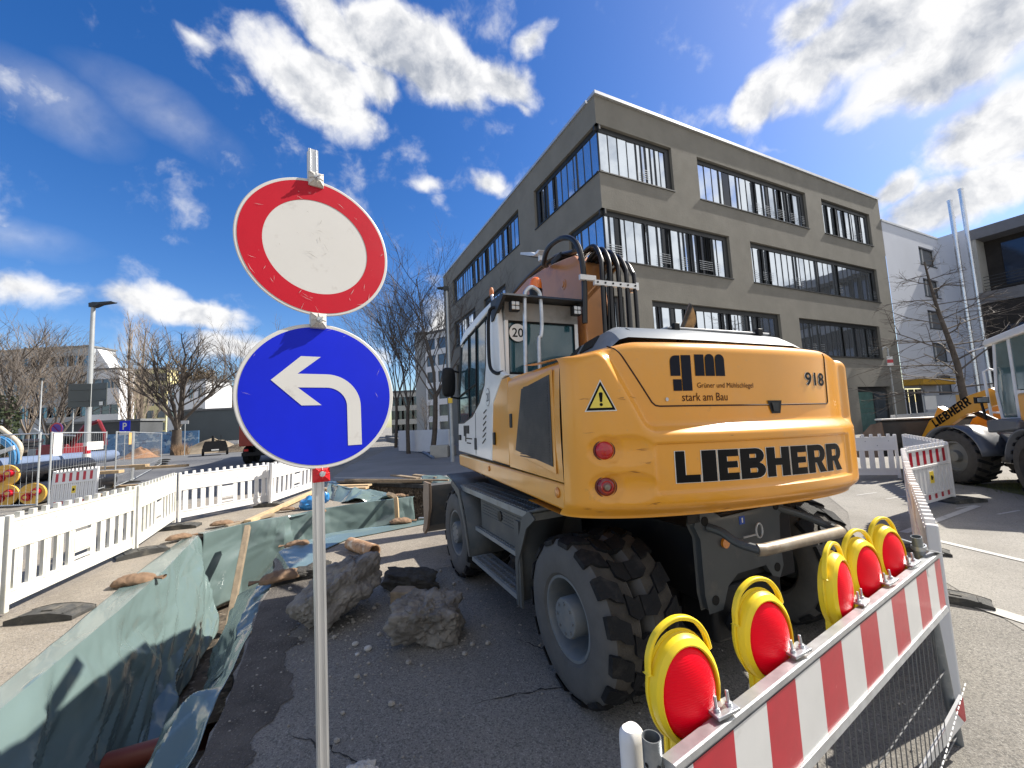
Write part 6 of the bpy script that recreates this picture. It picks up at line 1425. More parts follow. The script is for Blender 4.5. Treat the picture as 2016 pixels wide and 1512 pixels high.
q = MB(); q.ball((0, 0, .12), .26, .17, .15, 22, 14, 0, lambda d: 1 + .35 * NZ.noise(d * 2.3) + .12 * NZ.noise(d * 6)); q.ball((.25, .08, .22), .10, .08, .12, 12, 8, 0, lambda d: 1 + .4 * NZ.noise(d * 3)); o = q.build('blue_bag', mat('blue_plastic_bag', (.03, .19, .46), .3, var=.15, bump=.3, bs=30), smooth=30); o.location = G(614, 1002); tag(o, 'crumpled bright blue plastic bag beside the timber plank', 'bag')
# ---- timber, pipes and props
def plank(name, a, b, w, h, mt, label, cat='timber', grp=None, bev=.006):
    a, b = V(a), V(b); m_ = (a + b) / 2; q = MB(); q.beam(a - m_, b - m_, w, h); o = q.build(name, mt, smooth=0, bevel=bev); o.location = m_; return tag(o, label, cat, grp)
plank('timber_plank', (-5.05, 7.75, .06), (-5.45, 11.5, .08), .13, .07, WOODL, 'long pale timber plank running from the trench corner to behind the sign post')
plank('timber_plank', (-5.30, 7.55, .04), (-4.95, 8.4, .05), .10, .05, WOOD, 'short grey timber offcut at the trench corner beside the long plank')
a_ = G(700, 958); plank('timber_plank', a_ + V((-.7, 0, .05)), a_ + V((.5, -.2, .05)), .22, .05, WOODL, 'pale flat board lying right behind the sign post')
plank('timber_plank', a_ + V((-.6, -.55, .05)), a_ + V((.6, -.7, .05)), .20, .06, WOODL, 'second pale board lying in front of the flat board behind the sign post')
plank('timber_prop', (-4.40, 6.35, -1.15), (-4.78, 7.35, .07), .085, .10, WOOD, 'grey upright timber prop standing in the trench against the dark sheet', 'timber prop')
q = MB(); q.tube(spline([(0, 0, -.9), (-.02, .02, .0), (-.08, .10, .16), (-.30, .35, .18)], 6), .055, 4); o = q.build('timber_prop', WOODL, smooth=0); o.location = (-2.62, 9.02, 0); tag(o, 'pale bent timber prop against the far wall near the dozer blade', 'timber prop')
plank('steel_strut', (-2.2, 9.2, -.35), (-.5, 8.6, -.30), .05, .05, STEEL, 'upper of two thin steel struts beside the dozer blade', 'strut', 'steel struts in the pit')
plank('steel_strut', (-2.2, 8.9, -.75), (-.5, 8.3, -.70), .06, .05, STEEL, 'lower of two thin steel struts beside the dozer blade', 'strut', 'steel struts in the pit')
for i, (x0, y0_, x1, y1_, z, w, lab) in enumerate(((-5.6, 13.0, -2.4, 11.95, .06, .22, 'long dirty board along the far edge of the soil pit'), (-5.3, 12.75, -1.9, 11.55, .13, .08, 'thin pale rail on the soil pit edge'), (-4.0, 13.3, -2.9, 12.2, .14, .16, 'grey board lying across the far boards'), (-3.2, 12.9, -2.3, 12.0, .16, .14, 'weathered board end pointing at the small sheet'), (-.6, 11.4, 1.0, 10.3, .22, .25, 'dark boards stacked behind the dozer blade'), (-.4, 11.8, 1.2, 10.7, .34, .22, 'upper dark board behind the dozer blade'))):
    plank('board', (x0, y0_, z), (x1, y1_, z), w, .05, WOOD, lab, 'board', 'dirty boards round the soil pit')
def pipe(name, a, b, r, t_, mt, label, cat='pipe', n=28, caps=None, grp=None):
    a, b = V(a), V(b); q = MB(); d = (b - a); L = d.length; q.lathe([(r, 0), (r, L), (r - t_, L), (r - t_, 0)], (0, 0, 0), d, n, 0, True); o = q.build(name, mt, smooth=40); o.location = a; return tag(o, label, cat, grp)
CLAY = mat('dirty_clay_pipe', (.34, .20, .11), .7, var=.3, vs=9, bump=.4, bs=40, dirt=[((.60, .54, .44), 7, .5, .62, .8), ((.12, .08, .05), 8, .55, .7, .7)])
a_ = G(690, 1088); b_ = G(742, 1096); d = (b_ - a_).normalized(); pipe('clay_pipe', a_ + V((-.05, .12, .09)), G(738, 1099) + V((0, 0, .09)), .085, .016, CLAY, 'short broken clay pipe lying on the sunlit asphalt')
pipe('drain_pipe', (-3.25, 3.35, -.78), (-1.9, 3.75, -.68), .085, .006, mat('brown_pvc', (.17, .04, .022), .4, var=.15), 'reddish brown drain pipe crossing the bottom of the trench')
pz = V((0, 0, .08))
q = MB(); q.tube(spline([G(790, 880) + pz, G(815, 886) + pz, G(838, 895) + pz, G(853, 904) + pz], 6), .075, 12); o = q.build('flexible_pipe', mat('blue_grey_pipe', (.10, .14, .22), .45, var=.15), smooth=50); tag(o, 'blue-grey flexible pipe lying curved on the footpath before the benches', 'pipe')
# ---- rubble
def rock(name, label, c, sx_, sy_, sz, seed, tiltm, cat='rubble', mt=CONC, cut=None):
    q = MB()
    def fn(d):
        k = 1 + .34 * NZ.noise(d * 1.4 + V((seed, 0, 0))) + .16 * NZ.noise(d * 3.4 + V((0, seed, 0))) + .07 * NZ.noise(d * 8) + .035 * NZ.noise(d * 18)
        m_ = max(abs(d.x), abs(d.y), abs(d.z)); return k * lerp(1, 1 / (m_ * 1.25), .55)
    q.ball((0, 0, 0), sx_, sy_, sz, 72, 46, 0, fn); R = Mx.Rotation(tiltm[0], 3, 'X') @ Mx.Rotation(tiltm[1], 3, 'Y'); q.v = [R @ p for p in q.v]
    zm = min(p.z for p in q.v); q.v = [p - V((0, 0, zm + .02)) for p in q.v]
    o = q.build(name, mt, smooth=28, weld=True); o.location = c; o.rotation_euler = (0, 0, tiltm[2]); return tag(o, label, cat, 'broken concrete lumps on the asphalt')
def slab(name, label, c, sz, seed, R, rz, rough=1.0):
    q = MB(); S = V((seed * 7.1, seed * 3.3, 0))
    def fn(d):
        k = 1 / max(abs(d.x) ** 9 + abs(d.y) ** 9 + abs(d.z) ** 9, 1e-6) ** (1 / 9) * (1 + .16 * rough * NZ.noise(d * 1.3 + S))
        p = V((d.x * sz[0], d.y * sz[1], d.z * sz[2])) * k + S; L_ = p.length
        h = .07 * NZ.noise(p * 3.5) + .05 * (abs(NZ.noise(p * 7)) - .2) + .030 * (abs(NZ.noise(p * 16)) - .2) + .016 * NZ.noise(p * 34) + .008 * NZ.noise(p * 70)
        return k * (1 + rough * h / max(.12, (p - S).length))
    q.ball((0, 0, 0), *sz, 130, 84, 0, fn); q.v = [R @ p for p in q.v]; zm = min(p.z for p in q.v); q.v = [p - V((0, 0, zm + .02)) for p in q.v]
    o = q.build(name, CONC, smooth=40, weld=True); o.location = c; o.rotation_euler = (0, 0, rz); return tag(o, label, 'rubble', 'broken concrete lumps on the asphalt')
slab('concrete_slab', 'large broken concrete slab tilted up behind the sign post', (-1.66, 3.86, 0), (.36, .22, .15), 3, Mx.Rotation(-.30, 3, 'X') @ Mx.Rotation(-.33, 3, 'Y'), 1.0)
slab('concrete_chunk', 'rough lump of broken concrete in the middle of the shaded asphalt', (-.77, 3.40, 0), (.26, .18, .125), 9, Mx.Rotation(.2, 3, 'X') @ Mx.Rotation(.12, 3, 'Y'), .1, 1.15)
rock('asphalt_chunk', 'dark flat chunk of broken asphalt leaning on the concrete slab', (-1.18, 4.45, 0), .30, .14, .10, 15, (.15, .1, -.15), mt=mat('broken_asphalt', (.05, .047, .042), .9, var=.4, vs=8, bump=1, bs=30))
rock('asphalt_chunk', 'small dark broken piece left of the concrete slab', (-2.45, 4.95, 0), .22, .14, .07, 22, (.1, 0, .5), mt=MATS['broken_asphalt'])
rock('pale_stone', 'pale grey stone at the bottom edge beside the sign post', (-.79, 2.06, 0), .08, .06, .075, 27, (.2, .1, .4), mt=mat('pale_stone', (.42, .41, .39), .85, var=.2, vs=6, bump=.6, bs=30))
plank('wood_block', (-1.22, 4.02, .08), (-1.03, 3.99, .08), .16, .17, WOOD, 'small square wooden block beside the concrete slab', bev=.012)
for i, (x, y, r) in enumerate(((-1.33, 3.36, .025), (-1.2, 3.28, .03), (-1.26, 3.22, .018), (.30, 2.68, .016), (-.9, 3.95, .018))):
    o = MB().ball((0, 0, r * .6), r, r * .8, r * .7, 10, 7, 0, lambda d: 1 + .3 * NZ.noise(d * 2)).build('pebble', MATS['pale_stone'], smooth=30); o.location = (x, y, 0); tag(o, ('pale pebble at the left foot of the concrete lump', 'largest pale pebble in front of the concrete lump', 'tiny pale pebble in front of the concrete lump', 'single pebble on the asphalt near the rear tyre', 'pebble behind the concrete lump')[i], 'pebble', 'pale pebbles on the asphalt')
rng = random.Random(12)
# ------------------------------------------------------------------ street lamps
LMP = mat('lamp_post_grey', (.40, .42, .43), .5, .4, var=.1, dirt=[((.3, .3, .29), 3, .5, .7, .4)])
def street_lamp(label, base, H, hd, name='street_lamp', r=.075, hl=.75):
    t = thing(name, label, 'street lamp', base, 0, 'street lamps'); hd = V(hd).normalized(); sd = V((-hd.y, hd.x, 0))
    q = MB(); q.tube([(0, 0, 0), (0, 0, 1.1), (0, 0, 1.12), (0, 0, H)], [r * 1.25, r * 1.25, r, r * .7], 14); q.build('post', LMP, t, smooth=40)
    q = MB(); pr = [(-.10, .06), (.10, .08), (hl * .35, .055), (hl, .035), (hl, .005), (hl * .4, -.02), (.10, -.10), (-.08, -.10)]
    q.prism(pr, V((0, 0, H)) - sd * .10, hd, UZ, sd * .20); q.build('lamp_head', DGR, t, smooth=0, bevel=.01)
    return t
lb_ = at(184, 598, 16); tl = street_lamp('tall grey street lamp with red and white bands behind the left mesh fences', (lb_.x, lb_.y, 0), lb_.z - .05, (1, -.15, 0), r=.10, hl=1.0)
q = MB()
for z0, z1, k in ((1.05, 1.22, 1), (1.22, 1.52, 0), (1.52, 1.66, 1)): q.lathe([(.104 + (.024 if z0 < 1.1 else 0), z0), (.104 + (.024 if z0 < 1.1 else 0), z1)], (0, 0, 0), (0, 0, 1), 18, k)
q.build('reflective_band', [REDF, WHTF], tl, smooth=60)
# the backs of two traffic signs strapped to the lamp
c = at(180, 778, 15.86)
ts = thing('traffic_sign_back', 'two grey sign panels seen from behind, strapped to the tall left street lamp', 'traffic sign', (c.x, c.y, c.z))
for a_, b_, rz in ((-.72, -.02, .28), (.02, .70, -.12)):
    q = MB(); q.box(a_, b_, -.015, .015, -.46, .46, M=Mx.Rotation(rz, 4, 'Z')); q.box(a_ + .05, b_ - .05, -.035, -.016, .2, .24, M=Mx.Rotation(rz, 4, 'Z')); q.box(a_ + .05, b_ - .05, -.035, -.016, -.24, -.2, M=Mx.Rotation(rz, 4, 'Z')); q.build('sign_plate', mat('sign_back_grey', (.075, .085, .085), .5, .2, var=.1), ts, smooth=0, bevel=.012)
q = MB(); q.box(.42, .56, -.10, -.09, -.42, -.28); q.build('inspection_sticker', WHTF, ts, smooth=0)
c = at(881, 568, 18.4); t = street_lamp('slim grey street lamp with yellow box in front of the grey office corner', (at(891, 905, 18.4).x, 18.4, 0), c.z, (-1, -.1, 0), r=.075, hl=.42)
q = MB(); q.box(-.10, .10, -.10, -.07, 2.62, 2.86); q.build('yellow_box', mat('yellow_tag', (.75, .50, .05), .5), t, smooth=0, bevel=.01)
c = at(83, 746, 30); street_lamp('thin distant lamp post between the ivy tree and the street lamp', (c.x, c.y, 0), c.z, (-1, 0, 0), r=.05, hl=.02)
c = at(357, 765, 41); street_lamp('thin distant lamp post just right of the big broad tree', (c.x, c.y, 0), c.z, (1, 0, 0), r=.06, hl=.02)
c = at(145, 805, 33); street_lamp('short thin pole behind the red digger', (c.x, c.y, 0), c.z, (1, 0, 0), r=.05, hl=.02)
# small signs
def small_sign(name, label, u, vt, vb, Y, build):
    c = at(u, (vt + vb) / 2, Y); t = thing(name, label, 'traffic sign', (c.x, c.y, 0)); h = at(u, vt, Y).z
    q = MB(); q.tube([(0, .03, 0), (0, .03, h)], .03, 8); q.build('post', LMP, t); build(t, h); return t
def psign(t, h):
    q = MB(); q.box(-.42, .42, -.02, .0, h - .95, h - .1); o = q.build('sign_plate', SIGNB, t, smooth=0); vs, fs = text2d('P', -.16, h - .82, .18, h - .26, .02)
    q = MB(); q.raw([(x, -.024, z) for x, z in vs], fs); q.build('lettering', SIGNW, o, smooth=0)
    q = MB(); q.box(-.42, .42, -.02, 0, h - 1.25, h - .98); q.build('lower_plate', SIGNW, t, smooth=0)
small_sign('parking_sign', 'blue parking sign with white plate below, in front of the blue hoarding', 246, 826, 850, 33, psign)
def nosign(t, h):
    q = MB(); q.lathe([(.001, -.02), (.36, -.02), (.36, 0)], (0, 0, h - .36), (0, 1, 0), 28); o = q.build('sign_plate', mat('sign_purple_blue', (.08, .03, .25), .5), t)
    q = MB(); q.lathe([(.28, -.024), (.36, -.024)], (0, 0, h - .36), (0, 1, 0), 28); q.beam((-.2, -.025, h - .16), (.2, -.025, h - .56), .07, .003); q.build('red_ring', REDF, o, smooth=0)
small_sign('no_stopping_sign', 'small round red and blue no stopping sign above the left mesh fence', 112, 832, 848, 23, nosign)
def cap(t, h):
    q = MB(); q.box(-.35, .35, -.02, 0, h - .3, h); q.build('sign_plate', SIGNW, t, smooth=0)
small_sign('street_sign', 'narrow white board sign right of the big broad tree', 364, 828, 838, 36, cap)
def tagsign(t, h):
    q = MB(); q.box(-.16, .16, -.02, 0, h - .95, h - .45); q.build('sign_plate', WHTF, t, smooth=0); q = MB(); q.box(-.16, .16, -.024, -.021, h - .80, h - .62); q.build('red_band', REDF, t, smooth=0); q = MB(); q.tube([(.0, .03, h - .02), (-.1, .03, h + .08), (-.25, .03, h + .02), (-.28, .03, h - .1)], .03, 8); q.build('lamp_hook', LMP, t)
c = CO + eR * 17.0 + nR * 2.0
t = thing('hook_lamp_post', 'slim post with hooked top and little red and white sign right of the excavator', 'post', c); q = MB(); q.tube([(0, 0.03, 0), (0, 0.03, 4.6)], .035, 8); q.build('post', LMP, t); tagsign(t, 4.6)

# ------------------------------------------------------------------ pipe yard on the left
BPI = mat('black_pipe_jacket', (.012, .012, .014), .35, var=.2); CAP = mat('yellow_pipe_cap', (.62, .38, .07), .55, var=.12, vs=6, dirt=[((.40, .24, .05), 5, .5, .7, .5)])
pd = V((-.30, .954, 0))
for i, (x, y, z, lab) in enumerate(((-14.2, 11.42, .86, 'yellow capped insulated pipe on top of the stack at the left edge'), (-14.15, 11.4, .32, 'yellow capped insulated pipe below the top one at the left edge'), (-13.45, 11.45, .32, 'yellow capped insulated pipe nearest the mesh fence post'), (-15.2, 11.5, .32, 'insulated pipe at the outer left, cut by the photo edge'))):
    t = thing('insulated_pipe', lab, 'pipe', (x, y, z), 0, 'capped black pipes in the yard')
    q = MB(); q.cyl((0, 0, 0), pd * 3.2, .29, 30); q.build('jacket', BPI, t, smooth=40)
    q = MB(); q.lathe([(.295, .05), (.295, -.012), (.001, -.014)], (0, 0, 0), pd, 30); ce = q.build('end_cap', CAP, t, smooth=40)
    for dx, dz in ((-.09, -.07), (.10, .06)):
        s_ = V((pd.y, -pd.x, 0)); q = MB(); q.cyl(s_ * dx + V((0, 0, dz)), s_ * dx + V((0, 0, dz)) - pd * .10, .085, 18); u_ = q.build('pipe_stub', REDF, ce); q = MB(); q.lathe([(.09, .0), (.115, .0)], s_ * dx + V((0, 0, dz)) - pd * .017, pd, 18); q.cyl(s_ * dx + V((0, 0, dz)) - pd * .10, s_ * dx + V((0, 0, dz)) - pd * .105, .045, 14, 1); q.build('stub_ring', [REDF, CAP], u_)
for i, (x, y) in enumerate(((-13.6, 12.3), (-14.6, 14.5))):
    plank('timber_sleeper', (x - 1.6, y, .02), (x + 1.2, y + .3, .02), .2, .12, WOODL, ('front', 'rear')[i] + ' pale timber sleeper under the capped pipes', 'timber')
for i, (x, y, z) in enumerate(((-13.9, 13.2, .66), (-15.2, 15.6, .66), (-14.6, 16.8, .5))): plank('timber_bearer', (x - .9, y, z), (x + .9, y + .35, z), .25, .10, WOODL, ('nearest', 'middle', 'farthest')[i] + ' timber bearer carrying the big grey pipe', 'timber')
a_, b_ = at(-40, 922, 12.6), at(222, 897, 19.5); pipe('large_grey_pipe', a_, b_, .27, .02, mat('blue_grey_pvc', (.14, .18, .27), .42, var=.12, vs=1.5), 'long thick blue-grey pipe lying behind the capped pipes')
q = MB(); c = at(-14, 906, 12.2)
for k in range(8):
    R_ = .56 + .045 * (k % 4); q.tube([c + V((R_ * cos(2 * pi * j / 40), -.09 * (k // 4) + .06, R_ * 1.0 * sin(2 * pi * j / 40))) for j in range(41)], .028, 7, k % 2, False)
o = q.build('coiled_pipe', [mat('light_blue_pipe', (.10, .30, .50), .4, var=.08), mat('mid_blue_pipe', (.06, .22, .44), .4, var=.08)], smooth=50); tag(o, 'coil of light blue pipe cut by the left edge behind the fence', 'pipe coil')
a_ = at(0, 842, 13.4); b_ = at(38, 875, 13.2); c_ = at(36, 905, 13.2)
pipe_ = MB(); pipe_.tube(spline([a_, b_, c_], 6), .07, 10); tag(pipe_.build('bent_pipe', mat('beige_pipe', (.50, .44, .34), .6, var=.15), smooth=50), 'bent beige pipe rising behind the left mesh fence', 'pipe')
plank('white_board', at(-6, 893, 12.0), at(28, 881, 12.0), .05, .12, WHTF, 'white board lying across the blue pipe coil', 'board')
for i in range(4): a_ = at(150, 838, 22 + .0) ; 
for i, (u0, v0, u1, v1, lab) in enumerate(((20, 884, 72, 880, 'lowest dark pipe behind the fence'), (24, 876, 80, 873, 'middle dark pipe behind the fence'), (40, 869, 82, 867, 'uppermost dark pipe behind the fence'))):
    pipe('dark_pipe', at(u0, v0, 19), at(u1, v1, 22), .10, .01, BPI, lab + ' of the left yard', n=12, grp='dark pipes in the left yard')
rd = mat('red_digger_paint', (.17, .008, .014), .45, var=.1); c = at(128, 866, 27); c.z = 0
rdg = thing('red_digger', 'small dark red digger half hidden behind the left mesh fences', 'excavator', c)
q = MB(); q.box(-1.0, .5, -.8, .8, .55, 1.6); q.box(-1.2, .7, -1, 1, .1, .5, 1); q.build('body', [rd, BLK], rdg, bevel=.06)
q = MB(); q.box(-.5, .45, -.55, .3, 1.6, 2.3); q.build('cab', BLK, rdg, bevel=.04)
q = MB(); q.tube([(.3, 0, 1.3), (1.3, 0, 2.7), (2.2, 0, 3.0)], .14, 6); q.tube([(2.2, 0, 3.0), (2.6, 0, 2.2), (2.7, 0, 1.4)], .11, 6); q.build('boom', rd, rdg, smooth=0)
q = MB(); q.tube([(-1.5, -.5, 2.7), (-.9, -.5, 2.3), (1.2, -.5, 2.1)], .05, 6); q.build('guard_rail', STEEL, rdg)
# ------------------------------------------------------------------ far road: sand heap, trailer, red truck
q = MB()
def heap(c, rx, ry, h, name, mt, lab, cat):
    q = MB(); q.grid(20, 40, lambda a, b: V((rx * a * cos(2 * pi * b) * (1 + .15 * NZ.noise(V((cos(2 * pi * b) * 2, sin(2 * pi * b) * 2, 1)))), ry * a * sin(2 * pi * b), h * (1 - sstep(a, 0, 1)) * (1 + .25 * NZ.noise(V((a * 3, b * 9, 2)))) + .02))); o = q.build(name, mt, smooth=60); o.location = c; return tag(o, lab, cat)
heap(at(418, 876, 41) * 1 - V((0, 0, at(418, 876, 41).z)), 3.6, 2.6, 1.3, 'sand_heap', mat('heap_sand', (.22, .18, .13), .95, var=.2, vs=2, bump=.5, bs=20), 'low grey-brown heap of sand behind the dark trailer', 'heap')
heap(at(470, 880, 40) * 1 - V((0, 0, at(470, 880, 40).z)), 2.2, 1.6, .7, 'soil_heap', SOIL, 'small dark soil heap left of the round blue sign', 'heap')
heap(at(276, 884, 36) * 1 - V((0, 0, at(276, 884, 36).z)), 1.6, 1.1, .9, 'clay_heap', mat('heap_clay', (.26, .13, .06), .95, var=.3, vs=3, bump=.5, bs=20), 'orange-brown clay heap behind the far mesh fence', 'heap')
c = at(424, 878, 35); c.z = 0; tr_ = thing('dark_trailer', 'dark two wheeled compressor trailer standing on the far road', 'trailer', c, .62); tr_.scale = (.85, .85, .85)
q = MB(); q.prism([(-.95, .45), (.95, .45), (.95, .9), (.8, 1.35), (-.8, 1.35), (-.95, .9)], (0, -1.2, 0), UX, UZ, (0, 2.4, 0)); q.build('body', BLK, tr_, bevel=.05)
for x in (-.98, .98):
    q = MB(); q.lathe([(.001, -.1), (.2, -.1), (.34, -.1), (.36, -.05), (.36, .1), (.001, .1)], (x, -.2, .36), (1, 0, 0), 20); q.build('wheel', RUB, tr_)
q = MB(); q.box(-.3, .3, -1.23, -1.205, .5, .62); q.build('number_plate', WHTF, tr_, smooth=0)
q = MB(); q.cyl((-.2, 0, 1.35), (-.2, 0, 1.95), .12, 10); q.cyl((.45, 0, .4), (.45, 0, 2.0), .03, 8); q.build('stack', BLK, tr_)
c = at(520, 893, 23); c.z = 0; tk = thing('red_truck', 'red tipper truck mostly hidden behind the round blue sign', 'truck', c, .28)
q = MB(); q.box(-1.15, 1.15, -.1, 4.5, 1.0, 2.5); q.box(-1.2, 1.2, -.15, -.08, 1.0, 2.6); q.build('tipper_body', mat('truck_red', (.26, .035, .02), .5, var=.15), tk, bevel=.04)
q = MB(); q.box(-.45, .45, .1, 6.0, .55, .95); q.box(-1.1, 1.1, -.05, .05, .45, .65); q.build('chassis', BLK, tk)
for x in (-.95, .95):
    for y in (.6, 1.9):
        q = MB(); q.lathe([(.001, -.16), (.25, -.16), (.46, -.16), (.5, -.1), (.5, .12), (.001, .12)], (x, y, .5), (1, 0, 0), 24); q.build('wheel', RUB, tk)
for x in (-.95, .75):
    q = MB(); q.box(x, x + .22, -.17, -.155, .72, .84); q.build('tail_light', LR, tk, smooth=0)
q = MB(); q.box(-1.1, 1.1, 4.8, 6.2, .8, 2.7); q.build('cab', MATS['truck_red'], tk, bevel=.08)
# dry reed tuft
def tuft(c, n, h, lab):
    q = MB(); rg = random.Random(6)
    for k in range(n):
        a = rg.random() * 6.3; r = rg.random() * .5; p = V((cos(a) * r, sin(a) * r, 0)); d = V((rg.gauss(0, .22), rg.gauss(0, .22), 1)) * h * rg.uniform(.6, 1); w_ = V((.012, .01, 0)); q.raw([p - w_, p + w_, p + d], [(0, 1, 2)])
    o = q.build('dry_grass_tuft', mat('dry_grass', (.34, .22, .13), .9, var=.3), smooth=0); o.location = c; tag(o, lab, 'plant')
c = at(358, 880, 38); c.z = 0; tuft(c, 260, 1.3, 'tuft of dry brown ornamental grass at the foot of the big broad tree')
c = at(302, 884, 37); c.z = 0; tuft(c, 160, 1.0, 'small dry brown grass tuft behind the far mesh fence')
# ------------------------------------------------------------------ seating area by the trees
plz = mat('bench_concrete', (.16, .155, .15), .9, var=.15, vs=3, dirt=[((.08, .08, .08), 3, .5, .7, .5)])
for i, (u0, v0, u1, v1, h) in enumerate(((765, 868, 826, 878, .45), (790, 874, 872, 890, .45), (826, 880, 890, 897, .5), (762, 862, 800, 868, .4))):
    a_, b_ = G(u0, v0), G(u1, v1); plank('seat_wall', a_ + V((0, 0, h * .5)), b_ + V((0, 0, h * .5)), .5, h, plz, ('farther', 'middle', 'nearest', 'farthest')[i] + ' low concrete seat wall under the plane trees', 'bench', 'low seat walls under the plane trees', bev=.02)
a_, b_ = at(785, 866, 27), at(885, 868, 22.5); a_.z = b_.z = .75; plank('white_hoarding', a_, b_, .06, 1.3, WPLC, 'long white hoarding behind the plane trees', 'hoarding')
c = G(846, 888); tb = thing('litter_bin', 'grey cylindrical litter bin beside the tallest plane tree', 'bin', c); q = MB(); q.lathe([(.001, 0), (.24, 0), (.26, .85), (.23, .87), (.22, .6)], (0, 0, 0), (0, 0, 1), 22); q.build('bin_body', mat('bin_grey', (.30, .31, .32), .6, var=.1), tb); q = MB(); q.cyl((.38, 0, 0), (.38, 0, 1.2), .03, 8); q.beam((.2, 0, .6), (.38, 0, .6), .03); q.build('bin_post', LMP, tb)
a_ = G(872, 893); q = MB(); q.box(-.45, .45, -.25, .25, 0, .62); o = q.build('planter', CONCW, smooth=0, bevel=.02); o.location = G(880, 902) ; tag(o, 'pale concrete block left of the slim street lamp foot', 'planter')
o.location = G(866, 900)
# ------------------------------------------------------------------ wheel loader at the right edge
LO = V((8.22, 6.60, 0)); LA = -radians(26.7)
wlr = thing('wheel_loader', 'yellow and white wheel loader with lettered lift arm at the right edge', 'wheel loader', LO, LA)
LG = mat('loader_fender_grey', (.09, .10, .115), .45, var=.12, coat=.2, dirt=[((.2, .18, .15), 4, .55, .8, .5)])
XF = Mx.Translation((.87, 1.2, 0)) @ Mx.Rotation(radians(20), 4, 'Z') @ Mx.Translation((-.87, -1.2, 0))
def ltyre(y, x, sgn):
    q = MB(); R = .56; Wt = .42
    prof = [(.30, .06), (.33, .0), (.42, -.01), (.50, .01), (R - .03, .05), (R - .025, Wt - .05), (.50, Wt - .01), (.42, Wt + .01), (.33, Wt), (.30, Wt - .06)]
    q.lathe(prof, (0, 0, 0), (1, 0, 0), 56, 1)
    nl = 20
    for i in range(nl):
        for s_ in (0, 1):
            a0 = 2 * pi * (i + .5 * s_) / nl; poly = [(-.004, 0), (Wt * .52, .30), (Wt * .52, .46), (-.004, .20)] if s_ == 0 else [(Wt + .004, 0), (Wt * .48, .30), (Wt * .48, .46), (Wt + .004, .20)]
            P = lambda w, a, r: V((w, r * cos(a0 + a * .55), r * sin(a0 + a * .55))); tp = [P(w, a, R + (0.0 if 0 < w < Wt else -.025)) for w, a in poly]; bt = [P(w, a, R - .05) for w, a in poly]
            q.raw(tp + bt, [(0, 1, 2, 3)] + [(k, 4 + k, 4 + (k + 1) % 4, (k + 1) % 4) for k in range(4)])
    t_ = q.build('wheel', [RUB, RUBD], wlr, smooth=30); t_.location = (x, y, .56); t_.rotation_euler = (0, 0, 0 if sgn > 0 else pi)
    if y > 1: t_.location = XF @ V((x, y, .56)); t_.rotation_euler[2] += radians(20)
    r = MB(); r.lathe([(.30, .06), (.27, .05), (.24, .12), (.12, .10), (.10, .03), (.001, .03)], (0, 0, 0), (1, 0, 0), 32); r.build('rim', mat('loader_rim', (.13, .13, .12), .6, var=.2, dirt=[((.25, .2, .13), 6, .5, .7, .6)]), t_)
for y in (0, 2.15): ltyre(y, 0, 1); ltyre(y, 1.75, -1)
for y in (0, 2.15):
    q = MB(XF if y > 1 else None); n = 14; pts_ = [(y + .64 * cos(a), .56 + .60 * sin(a)) for a in [radians(5 + 170 * k / n) for k in range(n + 1)]]
    q.raw([(-.02, *p) for p in pts_] + [(.46, *p) for p in pts_] , [(i, i + 1, n + 2 + i, n + 1 + i) for i in range(n)]); q.build('mudguard', LG, wlr, smooth=50, solid=.03)
q = MB(); q.box(.35, 1.4, -1.2, 2.5, .45, 1.05); q.box(.1, 1.65, -1.3, .35, 1.0, 1.75, 1); q.box(.05, 1.7, -1.45, -1.2, .55, 1.7, 1); q.build('body', [LG, YEL], wlr, bevel=.04)
q = MB(); q.prism([(-1.3, 1.05), (-.75, .95), (-.75, 1.1), (-1.3, 1.25)], (-.01, 0, 0), UY, UZ, (.03, 0, 0)); q.ball((.03, -.45, 1.02), .03, .16, .10, 14, 8); q.build('side_marker_panel', mat('loader_orange', (.62, .28, .03), .4, coat=.3), wlr)
q = MB(); q.prism([(.25, 1.15), (.70, 1.10), (1.15, 1.05), (1.15, 1.28), (.70, 1.32), (.25, 1.30)], (.02, 0, 0), UY, UZ, (.5, 0, 0)); q.build('battery_box', LG, wlr, bevel=.03)
# cab
cb = MB(); fr_ = [(.20, 1.30), (1.30, 1.25), (1.38, 1.80), (1.22, 2.72), (.28, 2.78)]
x0, x1 = .30, 1.45
for x in (x0, x1 - .06):
    for a_, b_, w in (((.24, 1.3), (.28, 2.75), .09), ((1.30, 1.28), (1.37, 1.8), .07), ((1.37, 1.8), (1.22, 2.72), .07), ((.82, 1.3), (.80, 2.74), .07), ((.24, 1.30), (1.32, 1.27), .09)): cb.beam((x + .03, *a_), (x + .03, *b_), .06, w)
cbo = cb.build('cab', CWH, wlr, smooth=0, bevel=.012)
q = MB(); q.prism([(.12, 2.76), (1.40, 2.68), (1.48, 2.72), (1.40, 2.80), (.2, 2.90)], (x0 - .05, 0, 0), UY, UZ, (x1 - x0 + .1, 0, 0)); q.build('cab_roof', CWH, cbo, bevel=.03)
q = MB(); q.prism([(.26, 1.82), (.80, 1.82), (.78, 2.72), (.30, 2.74)], (x0 + .02, 0, 0), UY, UZ, (.006, 0, 0)); q.prism([(.86, 1.32), (1.28, 1.32), (1.35, 1.8), (1.21, 2.68), (.84, 2.70)], (x0 + .02, 0, 0), UY, UZ, (.006, 0, 0)); q.build('door_glass', mat('loader_green_glass', (.07, .13, .13), .05, spec=.9, ior=1.6), cbo, smooth=0)
